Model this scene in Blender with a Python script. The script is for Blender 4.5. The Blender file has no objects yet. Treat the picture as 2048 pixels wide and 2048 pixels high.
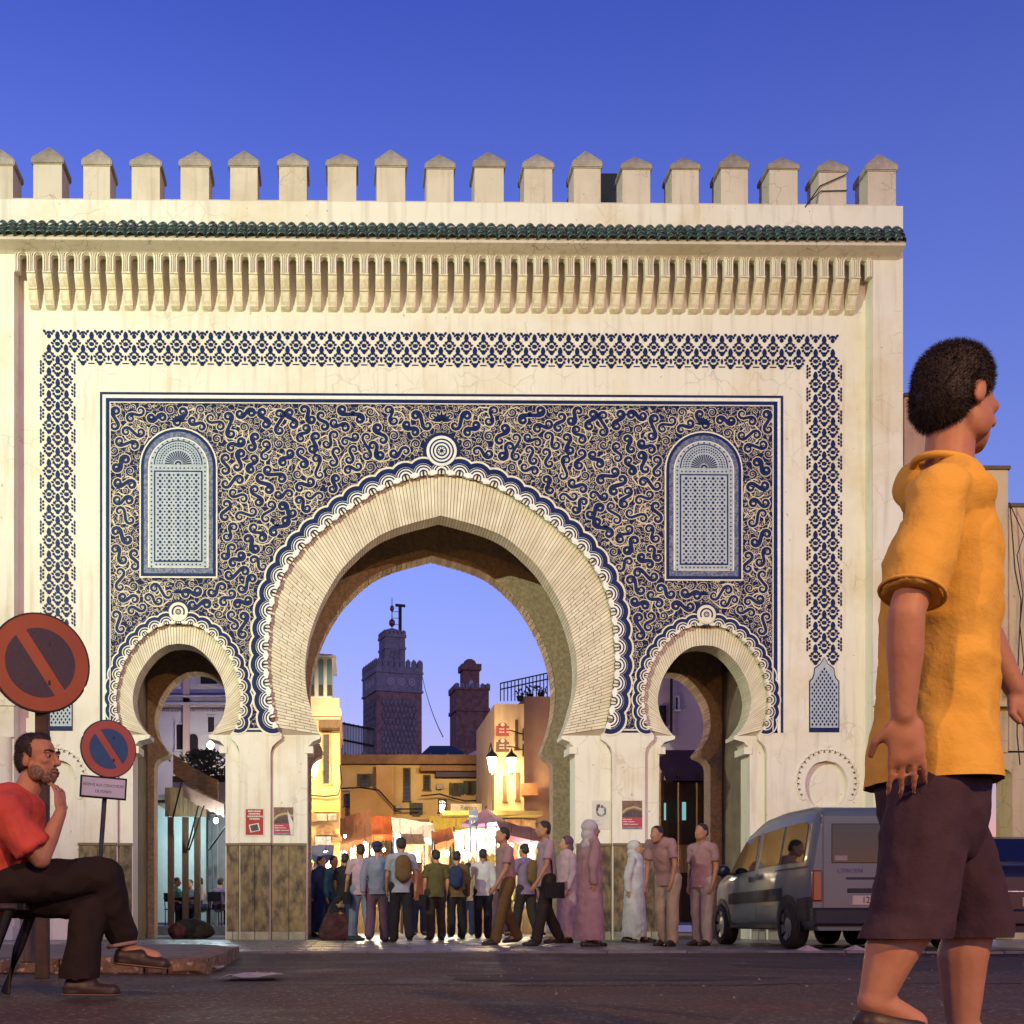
import bpy, bmesh, math, random
from mathutils import Vector, Matrix, noise
from mathutils.geometry import tessellate_polygon

R = math.radians
random.seed(7)
scene = bpy.context.scene
col = scene.collection

# ------------------------------------------------------------------ camera
F_PX, U0, V0, CAM_H, DIST, YAW = 2310.0, 728.0, 1840.0, 0.37, 22.0, R(0.7)
cam_data = bpy.data.cameras.new('camera')
cam = bpy.data.objects.new('camera', cam_data)
col.objects.link(cam)
cam.location = (0, -DIST, CAM_H)
cam.rotation_euler = (R(90), 0, -YAW)
cam_data.sensor_width = 36
cam_data.lens = F_PX / 2048 * 36
cam_data.shift_x = (1024 - U0) / 2048
cam_data.shift_y = (V0 - 1024) / 2048
cam_data.clip_start = 0.05
cam_data.clip_end = 3000
scene.camera = cam

# ------------------------------------------------------------------ sky after sunset
world = bpy.data.worlds.new('World')
scene.world = world
world.use_nodes = True
wn = world.node_tree
wbg = wn.nodes['Background']
sky = wn.nodes.new('ShaderNodeTexSky')
sky.sky_type = 'NISHITA'
sky.sun_disc = False
sky.sun_elevation = R(1.0)
sky.sun_rotation = R(150)
sky.ozone_density = 4.0
sky.dust_density = 0.0
tint = wn.nodes.new('ShaderNodeVectorMath')
tint.operation = 'MULTIPLY'
tint.inputs[1].default_value = (1.95, 0.82, 1.5)
wn.links.new(sky.outputs[0], tint.inputs[0])
geo = wn.nodes.new('ShaderNodeNewGeometry')
sep = wn.nodes.new('ShaderNodeSeparateXYZ')
wn.links.new(geo.outputs['Incoming'], sep.inputs[0])
neg = wn.nodes.new('ShaderNodeMath')
neg.operation = 'MULTIPLY'
neg.inputs[1].default_value = -1.0
wn.links.new(sep.outputs['Z'], neg.inputs[0])
fall = wn.nodes.new('ShaderNodeValToRGB')        # deeper blue towards the zenith, paler towards the horizon, all round
fall.color_ramp.interpolation = 'B_SPLINE'
els = fall.color_ramp.elements
els[0].position, els[0].color = 0.0, (0.80, 0.80, 0.52, 1)
els[1].position, els[1].color = 1.0, (0.18, 0.25, 0.36, 1)
for p_, c_ in ((0.30, (0.82, 0.85, 0.53, 1)), (0.50, (0.66, 0.68, 0.53, 1)), (0.66, (0.24, 0.34, 0.42, 1))):
    e_ = els.new(p_)
    e_.color = c_
wn.links.new(neg.outputs[0], fall.inputs[0])
deep = wn.nodes.new('ShaderNodeVectorMath')
deep.operation = 'MULTIPLY'
wn.links.new(tint.outputs[0], deep.inputs[0])
wn.links.new(fall.outputs[0], deep.inputs[1])
wn.links.new(deep.outputs[0], wbg.inputs[0])
wbg.inputs[1].default_value = 1.28

scene.view_settings.view_transform = 'Standard'
scene.view_settings.look = 'None'
scene.view_settings.exposure = 0.0
scene.view_settings.gamma = 1.0
scene.render.engine = 'CYCLES'
scene.cycles.use_denoising = True
scene.cycles.max_bounces = 6
scene.cycles.diffuse_bounces = 3
scene.cycles.glossy_bounces = 3
scene.cycles.transmission_bounces = 4
scene.cycles.sample_clamp_indirect = 4.0
scene.cycles.caustics_reflective = False
scene.cycles.caustics_refractive = False


def lamp(name, kind, loc, power, color, target=None, size=0.2, cone=60, blend=0.5, parent=None):
    d = bpy.data.lights.new(name, kind)
    d.energy = power
    d.color = color
    d.shadow_soft_size = size
    if kind == 'SPOT':
        d.spot_size = R(cone)
        d.spot_blend = blend
    o = bpy.data.objects.new(name, d)
    col.objects.link(o)
    o.location = loc
    if target is not None:
        o.rotation_euler = (Vector(target) - Vector(loc)).to_track_quat('-Z', 'Y').to_euler()
    if parent is not None:
        o.parent = parent
        o.matrix_parent_inverse = wm(parent).inverted()
    return o


# floodlights of the square that light the gate (their poles are built further down)
FLOODS = [((-12.0, -20.0, 11.5), (1.2, 0, 10.4), 23500, (0.86, 1.0, 0.68), 64),
          ((9.5, -21.0, 9.5), (4.0, 0, 9.8), 5200, (1.0, 0.70, 0.44), 74)]
for L_, T_, P_, C_, A_ in FLOODS:
    lamp('floodlight_beam', 'SPOT', L_, P_, C_, T_, size=0.12, cone=A_, blend=0.8)
# sodium street lamps on the near side of the square, behind the camera
SODIUM = [((4.2, -27.0, 6.2), 4600), ((-7.0, -25.0, 6.2), 2600)]
for L_, P_ in SODIUM:
    lamp('street_lamp_light', 'SPOT', L_, P_, (1.0, 0.50, 0.17), (L_[0] * 0.3, -13.0, 1.0), size=0.15, cone=120, blend=0.9)


# ------------------------------------------------------------------ helpers
def W(u, v, Y):
    """point of the place at depth plane Y that the photograph shows at (u, v)"""
    xc, yc = (u - U0) / F_PX, (V0 - v) / F_PX
    dx = xc * math.cos(YAW) + math.sin(YAW)
    dy = -xc * math.sin(YAW) + math.cos(YAW)
    k = (Y + DIST) / dy
    return Vector((dx * k, Y, CAM_H + yc * k))


def WD(u, s, z=0.0):
    """ground point seen in column u where one metre spans s pixels"""
    d = F_PX / s
    xc = (u - U0) / F_PX
    return Vector((d * (xc * math.cos(YAW) + math.sin(YAW)), -DIST + d * (math.cos(YAW) - xc * math.sin(YAW)), z))


def G(u, v):
    return (W(u, v, 0.0).x, W(883, v, 0.0).z)


def catmull(pts, n):
    P = [Vector(p) for p in pts]
    P = [2 * P[0] - P[1]] + P + [2 * P[-1] - P[-2]]
    out = []
    for i in range(1, len(P) - 2):
        for k in range(n):
            t = k / n
            a, b, c, d = P[i - 1], P[i], P[i + 1], P[i + 2]
            out.append(0.5 * ((2 * b) + (c - a) * t + (2 * a - 5 * b + 4 * c - d) * t * t + (3 * b - a - 3 * c + d) * t ** 3))
    out.append(P[-2])
    return out


def resample(path, n):
    L = [0.0]
    for a, b in zip(path, path[1:]):
        L.append(L[-1] + (Vector(b) - Vector(a)).length)
    out, j = [], 0
    for i in range(n + 1):
        t = L[-1] * i / n
        while j < len(L) - 2 and L[j + 1] < t:
            j += 1
        f = (t - L[j]) / max(1e-9, L[j + 1] - L[j])
        out.append(Vector(path[j]).lerp(Vector(path[j + 1]), f))
    return out


def path_len(path):
    return sum((Vector(b) - Vector(a)).length for a, b in zip(path, path[1:]))


class MB:
    """collects geometry for one mesh object"""

    def __init__(self):
        self.v, self.f, self.m, self.s = [], [], [], []

    def face(self, pts, mi=0, smooth=False):
        i = len(self.v)
        self.v += [tuple(p) for p in pts]
        self.f.append(tuple(range(i, i + len(pts))))
        self.m.append(mi)
        self.s.append(smooth)

    def raw(self, verts, faces, mi=0, smooth=False):
        i = len(self.v)
        self.v += [tuple(p) for p in verts]
        for f in faces:
            self.f.append(tuple(i + k for k in f))
            self.m.append(mi)
            self.s.append(smooth)

    def box(self, a, b, mi=0, rot=None, piv=None):
        (x0, y0, z0), (x1, y1, z1) = a, b
        vs = [Vector(p) for p in ((x0, y0, z0), (x1, y0, z0), (x1, y1, z0), (x0, y1, z0), (x0, y0, z1), (x1, y0, z1), (x1, y1, z1), (x0, y1, z1))]
        if rot is not None:
            c = Vector(piv) if piv is not None else sum(vs, Vector()) / 8
            vs = [rot @ (q - c) + c for q in vs]
        self.raw(vs, [(3, 2, 1, 0), (4, 5, 6, 7), (0, 1, 5, 4), (1, 2, 6, 5), (2, 3, 7, 6), (3, 0, 4, 7)], mi)

    def bevbox(self, a, b, c=0.01, mi=0):
        """box with chamfered edges (front and sides)"""
        (x0, y0, z0), (x1, y1, z1) = a, b
        ring = lambda e, y: [(x0 + e, y, z0 + e), (x1 - e, y, z0 + e), (x1 - e, y, z1 - e), (x0 + e, y, z1 - e)]
        vs = ring(c, y0) + ring(0, y0 + c) + ring(0, y1)
        fs = [(0, 1, 2, 3), (11, 10, 9, 8)]
        for k in range(4):
            n = (k + 1) % 4
            fs += [(4 + k, 4 + n, n, k), (8 + k, 8 + n, 4 + n, 4 + k)]
        self.raw(vs, fs, mi)

    def prism(self, poly, y0, y1, mi=0, holes=(), front=True, back=True, sides=True):
        """2-D outline in (x, z) extruded from y0 (front) to y1"""
        loops = [[Vector((p[0], p[1], 0)) for p in poly]] + [[Vector((p[0], p[1], 0)) for p in h] for h in holes]
        flat = [p for l in loops for p in l]
        tris = tessellate_polygon(loops)
        fr = []
        for t in tris:
            a, b, c = (flat[k] for k in t)
            fr.append(t if (b - a).cross(c - a).z > 0 else t[::-1])
        n = len(flat)
        vs = [(p.x, y0, p.y) for p in flat] + [(p.x, y1, p.y) for p in flat]
        fs = []
        if front:
            fs += list(fr)
        if back:
            fs += [tuple(n + k for k in t[::-1]) for t in fr]
        if sides:
            o = 0
            for li, l in enumerate(loops):
                area = sum(l[k].x * l[(k + 1) % len(l)].y - l[(k + 1) % len(l)].x * l[k].y for k in range(len(l)))
                flip = (area < 0) != (li > 0)
                for k in range(len(l)):
                    a, b = o + k, o + (k + 1) % len(l)
                    fs.append((a, n + a, n + b, b) if not flip else (a, b, n + b, n + a))
                o += len(l)
        self.raw(vs, fs, mi)

    def ribbon(self, pts, ws, y, mi=0):
        """flat strip in the x-z plane at depth y"""
        n = len(pts)
        L, Rr = [], []
        for i in range(n):
            a, b = pts[max(0, i - 1)], pts[min(n - 1, i + 1)]
            d = Vector((b[0] - a[0], b[1] - a[1]))
            if d.length < 1e-9:
                d = Vector((1, 0))
            d.normalize()
            w = (ws[i] if hasattr(ws, '__len__') else ws) / 2
            L.append((pts[i][0] - d.y * w, y, pts[i][1] + d.x * w))
            Rr.append((pts[i][0] + d.y * w, y, pts[i][1] - d.x * w))
        self.raw(L + Rr, [(k, n + k, n + k + 1, k + 1) for k in range(n - 1)], mi)

    def disc(self, c, r, y, n=14, mi=0, a0=0.0, a1=math.tau, r0=0.0):
        """disc / ring / sector facing -Y at depth y"""
        full = abs(a1 - a0 - math.tau) < 1e-6
        m = n if full else n + 1
        ang = [a0 + (a1 - a0) * k / n for k in range(m)]
        o = [(c[0] + r * math.cos(t), y, c[1] + r * math.sin(t)) for t in ang]
        if r0 <= 0:
            if full:
                self.raw(o, [tuple(range(m))], mi)
            else:
                self.raw([(c[0], y, c[1])] + o, [(0, k + 1, k + 2) for k in range(n)], mi)
        else:
            i = [(c[0] + r0 * math.cos(t), y, c[1] + r0 * math.sin(t)) for t in ang]
            self.raw(o + i, [(m + k, k, (k + 1) % m, m + (k + 1) % m) for k in range(n)], mi)

    def tube(self, pts, r, n=8, mi=0, cap=True, smooth=True):
        P = [Vector(p) for p in pts]
        vs = []
        for i, p in enumerate(P):
            d = (P[min(i + 1, len(P) - 1)] - P[max(i - 1, 0)]).normalized()
            up = Vector((0, 0, 1)) if abs(d.z) < 0.95 else Vector((1, 0, 0))
            x = d.cross(up).normalized()
            y = x.cross(d).normalized()
            rr = r[i] if hasattr(r, '__len__') else r
            vs += [p + rr * (math.cos(math.tau * k / n) * x + math.sin(math.tau * k / n) * y) for k in range(n)]
        fs = []
        for i in range(len(P) - 1):
            for k in range(n):
                a, b = i * n + k, i * n + (k + 1) % n
                fs.append((a, a + n, b + n, b))
        self.raw(vs, fs, mi, smooth)
        if cap:
            m = len(P) - 1
            self.raw(vs[:n], [tuple(range(n))], mi)
            self.raw(vs[m * n:], [tuple(range(n))[::-1]], mi)

    def lathe(self, prof, c, n=16, mi=0, smooth=True):
        """profile of (radius, z) turned about the vertical through c"""
        vs = [(c[0] + r * math.cos(math.tau * k / n), c[1] + r * math.sin(math.tau * k / n), c[2] + z) for r, z in prof for k in range(n)]
        fs = []
        for i in range(len(prof) - 1):
            for k in range(n):
                a, b = i * n + k, i * n + (k + 1) % n
                fs.append((a, b, b + n, a + n))
        self.raw(vs, fs, mi, smooth)
        for i, fl in ((0, True), (len(prof) - 1, False)):
            if prof[i][0] > 1e-4:
                ring = list(range(i * n, i * n + n))
                self.raw([vs[k] for k in ring], [tuple(range(n))[::-1] if fl else tuple(range(n))], mi)

    def ell(self, c, r, rot=None, n=12, m=8, mi=0):
        vs, fs = [], []
        for i in range(m + 1):
            p = math.pi * i / m
            for k in range(n):
                a = math.tau * k / n
                q = Vector((r[0] * math.sin(p) * math.cos(a), r[1] * math.sin(p) * math.sin(a), r[2] * math.cos(p)))
                vs.append(Vector(c) + (rot @ q if rot is not None else q))
        for i in range(m):
            for k in range(n):
                a, b = i * n + k, i * n + (k + 1) % n
                fs.append((a, a + n, b + n, b))
        self.raw(vs, fs, mi, True)

    def cap(self, a, b, r1, r2, n=12, flat=1.0, flat_dir=None, mi=0):
        """tapered capsule; flat < 1 squeezes it along flat_dir"""
        a, b = Vector(a), Vector(b)
        d = b - a
        L = max(d.length, 1e-5)
        d = d / L
        ref = Vector(flat_dir) if flat_dir is not None else (Vector((0, 1, 0)) if abs(d.y) < 0.9 else Vector((1, 0, 0)))
        y = (ref - d * ref.dot(d)).normalized()
        x = y.cross(d)
        rings = []
        for k in range(5):
            t = math.pi / 2 * (1 - k / 4)
            rings.append((a - d * r1 * math.sin(t), r1 * math.cos(t)))
        for k in range(1, 5):
            f = k / 5
            rings.append((a + d * L * f, r1 + (r2 - r1) * f))
        for k in range(5):
            t = math.pi / 2 * k / 4
            rings.append((b + d * r2 * math.sin(t), r2 * math.cos(t)))
        vs = []
        for p, r in rings:
            r = max(r, 1e-4)
            vs += [p + x * r * math.cos(math.tau * k / n) + y * r * flat * math.sin(math.tau * k / n) for k in range(n)]
        fs = []
        for i in range(len(rings) - 1):
            for k in range(n):
                p, q = i * n + k, i * n + (k + 1) % n
                fs.append((p, p + n, q + n, q))
        self.raw(vs, fs, mi, True)

    def mesh(self, name, mats):
        me = bpy.data.meshes.new(name)
        me.from_pydata(self.v, [], self.f)
        for m in (mats if isinstance(mats, (list, tuple)) else [mats]):
            me.materials.append(m)
        if len(self.f):
            me.polygons.foreach_set('material_index', self.m)
            me.polygons.foreach_set('use_smooth', self.s)
        me.update()
        return me

    def build(self, name, mats, parent=None, **kw):
        return link(name, self.mesh(name, mats), parent, **kw)


def link(name, me, parent=None, loc=None, rot=None, local=False, **props):
    o = bpy.data.objects.new(name, me)
    col.objects.link(o)
    if loc is not None:
        o.location = loc
    if rot is not None:
        o.rotation_euler = rot
    if parent is not None:
        attach(o, parent, local)
    tag(o, **props)
    return o


def wm(o):
    return (wm(o.parent) @ o.matrix_parent_inverse if o.parent is not None else Matrix()) @ o.matrix_basis


def attach(o, parent, local=False):
    o.parent = parent
    if not local:
        o.matrix_parent_inverse = wm(parent).inverted()


def tag(o, label=None, category=None, group=None, kind=None):
    for k, v in (('label', label), ('category', category), ('group', group), ('kind', kind)):
        if v:
            o[k] = v
    return o


def thing(name, label, category, loc=(0, 0, 0), group=None, rz=0.0):
    o = bpy.data.objects.new(name, None)
    col.objects.link(o)
    o.location = loc
    o.rotation_euler = (0, 0, rz)
    o.empty_display_size = 0.2
    return tag(o, label, category, group)


def copy_tree(o, parent=None):
    c = o.copy()
    col.objects.link(c)
    if parent is not None:
        c.parent = parent
    for ch in list(o.children):
        copy_tree(ch, c)
    return c


def remesh(mb, voxel, mats, name, smooth=6, wrinkle=0.0, wscale=6.0, seed=0, stretch=(1, 1, 1)):
    """fuse the collected shapes into one continuous surface"""
    me = mb.mesh(name + '_raw', mats)
    o = bpy.data.objects.new(name + '_raw', me)
    col.objects.link(o)
    r = o.modifiers.new('r', 'REMESH')
    r.mode = 'VOXEL'
    r.voxel_size = voxel
    r.use_smooth_shade = True
    if smooth:
        s = o.modifiers.new('s', 'SMOOTH')
        s.factor = 0.5
        s.iterations = smooth
    dg = bpy.context.evaluated_depsgraph_get()
    dg.update()
    out = bpy.data.meshes.new_from_object(o.evaluated_get(dg))
    bpy.data.objects.remove(o)
    bpy.data.meshes.remove(me)
    out.name = name
    out.materials.clear()
    for m in (mats if isinstance(mats, (list, tuple)) else [mats]):
        out.materials.append(m)
    if wrinkle:
        off = Vector((seed * 3.1, seed * 1.7, seed * 2.3))
        nor = [v.normal.copy() for v in out.vertices]
        for v, nn in zip(out.vertices, nor):
            q = Vector((v.co.x * stretch[0], v.co.y * stretch[1], v.co.z * stretch[2])) * wscale + off
            w = Vector((noise.noise(q * 0.6), noise.noise(q * 0.6 + Vector((9, 0, 0))), 0)) * 0.8
            f = 1 - abs(noise.noise(q + w)) * 2.2
            g_ = 1 - abs(noise.noise(q * 2.4 + w * 2)) * 2.2
            v.co += nn * wrinkle * (f + 0.38 * g_)
    out.polygons.foreach_set('use_smooth', [True] * len(out.polygons))
    out.update()
    return out


def fuzz(me, n, length, width, seed, comb=(0, 0, -0.4)):
    """short hair strands standing on a scalp mesh"""
    rr = random.Random(seed)
    vs, fs = [], []
    polys = me.polygons
    vt = me.vertices
    for _ in range(n):
        p = polys[rr.randrange(len(polys))]
        a, b, c = (vt[k].co for k in p.vertices[:3])
        u, v = rr.random(), rr.random()
        if u + v > 1:
            u, v = 1 - u, 1 - v
        o = a + (b - a) * u + (c - a) * v
        d = (p.normal + Vector(comb) + Vector((rr.uniform(-1, 1), rr.uniform(-1, 1), rr.uniform(-1, 1))) * 0.45).normalized()
        s = d.cross(Vector((rr.uniform(-1, 1), rr.uniform(-1, 1), 0.3))).normalized() * width
        i = len(vs)
        vs += [o - s, o + s, o + d * length * rr.uniform(0.6, 1.3)]
        fs.append((i, i + 1, i + 2))
    out = bpy.data.meshes.new('hair_strands')
    out.from_pydata(vs, [], fs)
    out.materials.append(M_HAIR)
    return out


def cut(me, co, no):
    """trim a mesh with a plane, dropping what lies on the side the normal points to"""
    bm = bmesh.new()
    bm.from_mesh(me)
    bmesh.ops.bisect_plane(bm, geom=bm.verts[:] + bm.edges[:] + bm.faces[:], dist=0.0001, plane_co=co, plane_no=no, clear_outer=True)
    bm.to_mesh(me)
    bm.free()
    return me


def text_mesh(body, size, mat, name, align='CENTER', extrude=0.0, squeeze=1.0):
    c = bpy.data.curves.new(name, 'FONT')
    c.body = body
    c.size = size
    c.align_x = align
    c.align_y = 'CENTER'
    c.extrude = extrude
    o = bpy.data.objects.new(name, c)
    col.objects.link(o)
    dg = bpy.context.evaluated_depsgraph_get()
    dg.update()
    me = bpy.data.meshes.new_from_object(o.evaluated_get(dg))
    bpy.data.objects.remove(o)
    bpy.data.curves.remove(c)
    for v in me.vertices:          # stand the lettering up, facing -Y
        v.co = Vector((v.co.x * squeeze, -v.co.z, v.co.y))
    me.materials.clear()
    me.materials.append(mat)
    me.name = name
    return me


# ------------------------------------------------------------------ materials
MATS = {}


def mat(name, c, c2=None, rough=0.8, scale=4.0, detail=6.0, lo=0.35, hi=0.68, bump=0.15, bscale=40.0, rand=0.0, metal=0.0,
        spec=0.35, stretch=(1, 1, 1), speck=None, coat=0.0, rough2=None, dist=0.01):
    if name in MATS:
        return MATS[name]
    m = bpy.data.materials.new(name)
    m.use_nodes = True
    nt = m.node_tree
    N, L = nt.nodes, nt.links
    b = N['Principled BSDF']
    b.inputs['Roughness'].default_value = rough
    b.inputs['Metallic'].default_value = metal
    b.inputs['Specular IOR Level'].default_value = spec
    b.inputs['Coat Weight'].default_value = coat
    b.inputs['Coat Roughness'].default_value = 0.08
    tc = N.new('ShaderNodeTexCoord')
    mp = N.new('ShaderNodeMapping')
    mp.inputs['Scale'].default_value = stretch
    L.new(tc.outputs['Object'], mp.inputs[0])
    if c2 is None:
        c2 = tuple(x * 0.78 for x in c)
    n1 = N.new('ShaderNodeTexNoise')
    n1.inputs['Scale'].default_value = scale
    n1.inputs['Detail'].default_value = detail
    n1.inputs['Roughness'].default_value = 0.6
    L.new(mp.outputs[0], n1.inputs['Vector'])
    rp = N.new('ShaderNodeValToRGB')
    rp.color_ramp.elements[0].position = lo
    rp.color_ramp.elements[1].position = hi
    rp.color_ramp.elements[0].color = (*c2, 1)
    rp.color_ramp.elements[1].color = (*c, 1)
    L.new(n1.outputs['Fac'], rp.inputs[0])
    out = rp.outputs[0]
    if rand:
        oi = N.new('ShaderNodeObjectInfo')
        mr = N.new('ShaderNodeMapRange')
        mr.inputs[3].default_value = 1 - rand
        mr.inputs[4].default_value = 1 + rand * 0.6
        L.new(oi.outputs['Random'], mr.inputs[0])
        mx = N.new('ShaderNodeVectorMath')
        mx.operation = 'SCALE'
        L.new(out, mx.inputs[0])
        L.new(mr.outputs[0], mx.inputs['Scale'])
        out = mx.outputs[0]
    if speck:
        sc_, thr, scol = speck
        n3 = N.new('ShaderNodeTexNoise')
        n3.inputs['Scale'].default_value = sc_
        n3.inputs['Detail'].default_value = 3
        L.new(mp.outputs[0], n3.inputs['Vector'])
        r3 = N.new('ShaderNodeValToRGB')
        r3.color_ramp.elements[0].position = thr
        r3.color_ramp.elements[1].position = min(1.0, thr + 0.06)
        L.new(n3.outputs['Fac'], r3.inputs[0])
        mi = N.new('ShaderNodeMix')
        mi.data_type = 'RGBA'
        L.new(r3.outputs[0], mi.inputs[0])
        L.new(out, mi.inputs[6])
        mi.inputs[7].default_value = (*scol, 1)
        out = mi.outputs[2]
    L.new(out, b.inputs['Base Color'])
    if rough2 is not None:
        mr2 = N.new('ShaderNodeMapRange')
        mr2.inputs[1].default_value = 0.35
        mr2.inputs[2].default_value = 0.65
        mr2.inputs[3].default_value = rough2
        mr2.inputs[4].default_value = rough
        L.new(n1.outputs['Fac'], mr2.inputs[0])
        L.new(mr2.outputs[0], b.inputs['Roughness'])
    if bump:
        n2 = N.new('ShaderNodeTexNoise')
        n2.inputs['Scale'].default_value = bscale
        n2.inputs['Detail'].default_value = 5
        L.new(mp.outputs[0], n2.inputs['Vector'])
        bp = N.new('ShaderNodeBump')
        bp.inputs['Strength'].default_value = bump
        bp.inputs['Distance'].default_value = dist
        L.new(n2.outputs['Fac'], bp.inputs['Height'])
        L.new(bp.outputs[0], b.inputs['Normal'])
    MATS[name] = m
    return m


def glow(name, c, strength):
    if name in MATS:
        return MATS[name]
    m = bpy.data.materials.new(name)
    m.use_nodes = True
    b = m.node_tree.nodes['Principled BSDF']
    b.inputs['Base Color'].default_value = (*c, 1)
    b.inputs['Emission Color'].default_value = (*c, 1)
    b.inputs['Emission Strength'].default_value = strength
    MATS[name] = m
    return m


def glass(name, c=(0.02, 0.025, 0.03), rough=0.05, coat=0.3):
    if name in MATS:
        return MATS[name]
    m = bpy.data.materials.new(name)
    m.use_nodes = True
    b = m.node_tree.nodes['Principled BSDF']
    b.inputs['Base Color'].default_value = (*c, 1)
    b.inputs['Roughness'].default_value = rough
    b.inputs['Specular IOR Level'].default_value = 0.5
    b.inputs['Coat Weight'].default_value = coat
    MATS[name] = m
    return m


def plaster(name, c, stain, crack=0.5, cscale=2.2):
    """lime plaster: mottled wash, ochre stains, hairline cracks, pits"""
    m = mat(name, c, tuple(x * 0.93 for x in c), rough=0.85, scale=1.3, detail=9, lo=0.3, hi=0.7, bump=0.22, bscale=26, spec=0.2)
    nt = m.node_tree
    N, L = nt.nodes, nt.links
    b = N['Principled BSDF']
    for n_ in list(N):
        if n_.type == 'MAPPING':
            gp = N.new('ShaderNodeNewGeometry')
            L.new(gp.outputs['Position'], n_.inputs[0])
    base = b.inputs['Base Color'].links[0].from_socket
    tc = N.new('ShaderNodeNewGeometry')
    s = N.new('ShaderNodeTexNoise')
    s.inputs['Scale'].default_value = 0.55
    s.inputs['Detail'].default_value = 10
    s.inputs['Roughness'].default_value = 0.68
    L.new(tc.outputs['Position'], s.inputs['Vector'])
    r = N.new('ShaderNodeValToRGB')
    r.color_ramp.elements[0].position = 0.50
    r.color_ramp.elements[1].position = 0.70
    r.color_ramp.elements[1].color = (0.75, 0.75, 0.75, 1)
    L.new(s.outputs['Fac'], r.inputs[0])
    mx = N.new('ShaderNodeMix')
    mx.data_type = 'RGBA'
    L.new(r.outputs[0], mx.inputs[0])
    L.new(base, mx.inputs[6])
    mx.inputs[7].default_value = (*stain, 1)
    # rain streaks
    mp = N.new('ShaderNodeMapping')
    mp.inputs['Scale'].default_value = (5.0, 5.0, 0.35)
    L.new(tc.outputs['Position'], mp.inputs[0])
    st = N.new('ShaderNodeTexNoise')
    st.inputs['Scale'].default_value = 1.6
    st.inputs['Detail'].default_value = 6
    L.new(mp.outputs[0], st.inputs['Vector'])
    sr = N.new('ShaderNodeValToRGB')
    sr.color_ramp.elements[0].position = 0.52
    sr.color_ramp.elements[1].position = 0.74
    sr.color_ramp.elements[1].color = (0.48, 0.48, 0.48, 1)
    L.new(st.outputs['Fac'], sr.inputs[0])
    m1 = N.new('ShaderNodeMix')
    m1.data_type = 'RGBA'
    m1.blend_type = 'MULTIPLY'
    L.new(sr.outputs[0], m1.inputs[0])
    L.new(mx.outputs[2], m1.inputs[6])
    m1.inputs[7].default_value = (0.62, 0.56, 0.47, 1)
    # cracks
    wv = N.new('ShaderNodeTexNoise')
    wv.inputs['Scale'].default_value = 3.0
    L.new(tc.outputs['Position'], wv.inputs['Vector'])
    ad = N.new('ShaderNodeMixRGB')
    ad.blend_type = 'LINEAR_LIGHT'
    ad.inputs[0].default_value = 0.14
    L.new(tc.outputs['Position'], ad.inputs[1])
    L.new(wv.outputs['Color'], ad.inputs[2])
    vo = N.new('ShaderNodeTexVoronoi')
    vo.feature = 'DISTANCE_TO_EDGE'
    vo.inputs['Scale'].default_value = cscale
    L.new(ad.outputs[0], vo.inputs['Vector'])
    cr = N.new('ShaderNodeValToRGB')
    cr.color_ramp.elements[0].position = 0.0
    cr.color_ramp.elements[0].color = (crack, crack, crack, 1)
    cr.color_ramp.elements[1].position = 0.022
    cr.color_ramp.elements[1].color = (0, 0, 0, 1)
    L.new(vo.outputs['Distance'], cr.inputs[0])
    ms = N.new('ShaderNodeTexNoise')
    ms.inputs['Scale'].default_value = 0.8
    L.new(tc.outputs['Position'], ms.inputs['Vector'])
    mr = N.new('ShaderNodeValToRGB')
    mr.color_ramp.elements[0].position = 0.5
    mr.color_ramp.elements[1].position = 0.6
    L.new(ms.outputs['Fac'], mr.inputs[0])
    mu = N.new('ShaderNodeMixRGB')
    mu.blend_type = 'MULTIPLY'
    mu.inputs[0].default_value = 1
    L.new(cr.outputs[0], mu.inputs[1])
    L.new(mr.outputs[0], mu.inputs[2])
    m2 = N.new('ShaderNodeMix')
    m2.data_type = 'RGBA'
    L.new(mu.outputs[0], m2.inputs[0])
    L.new(m1.outputs[2], m2.inputs[6])
    m2.inputs[7].default_value = (0.26, 0.2, 0.14, 1)
    # pits
    pv = N.new('ShaderNodeTexVoronoi')
    pv.inputs['Scale'].default_value = 3.3
    L.new(ad.outputs[0], pv.inputs['Vector'])
    pr = N.new('ShaderNodeValToRGB')
    pr.color_ramp.elements[0].position = 0.045
    pr.color_ramp.elements[0].color = (0.7, 0.7, 0.7, 1)
    pr.color_ramp.elements[1].position = 0.07
    pr.color_ramp.elements[1].color = (0, 0, 0, 1)
    L.new(pv.outputs['Distance'], pr.inputs[0])
    m3 = N.new('ShaderNodeMix')
    m3.data_type = 'RGBA'
    L.new(pr.outputs[0], m3.inputs[0])
    L.new(m2.outputs[2], m3.inputs[6])
    m3.inputs[7].default_value = (0.3, 0.24, 0.17, 1)
    L.new(m3.outputs[2], b.inputs['Base Color'])
    return m


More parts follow.
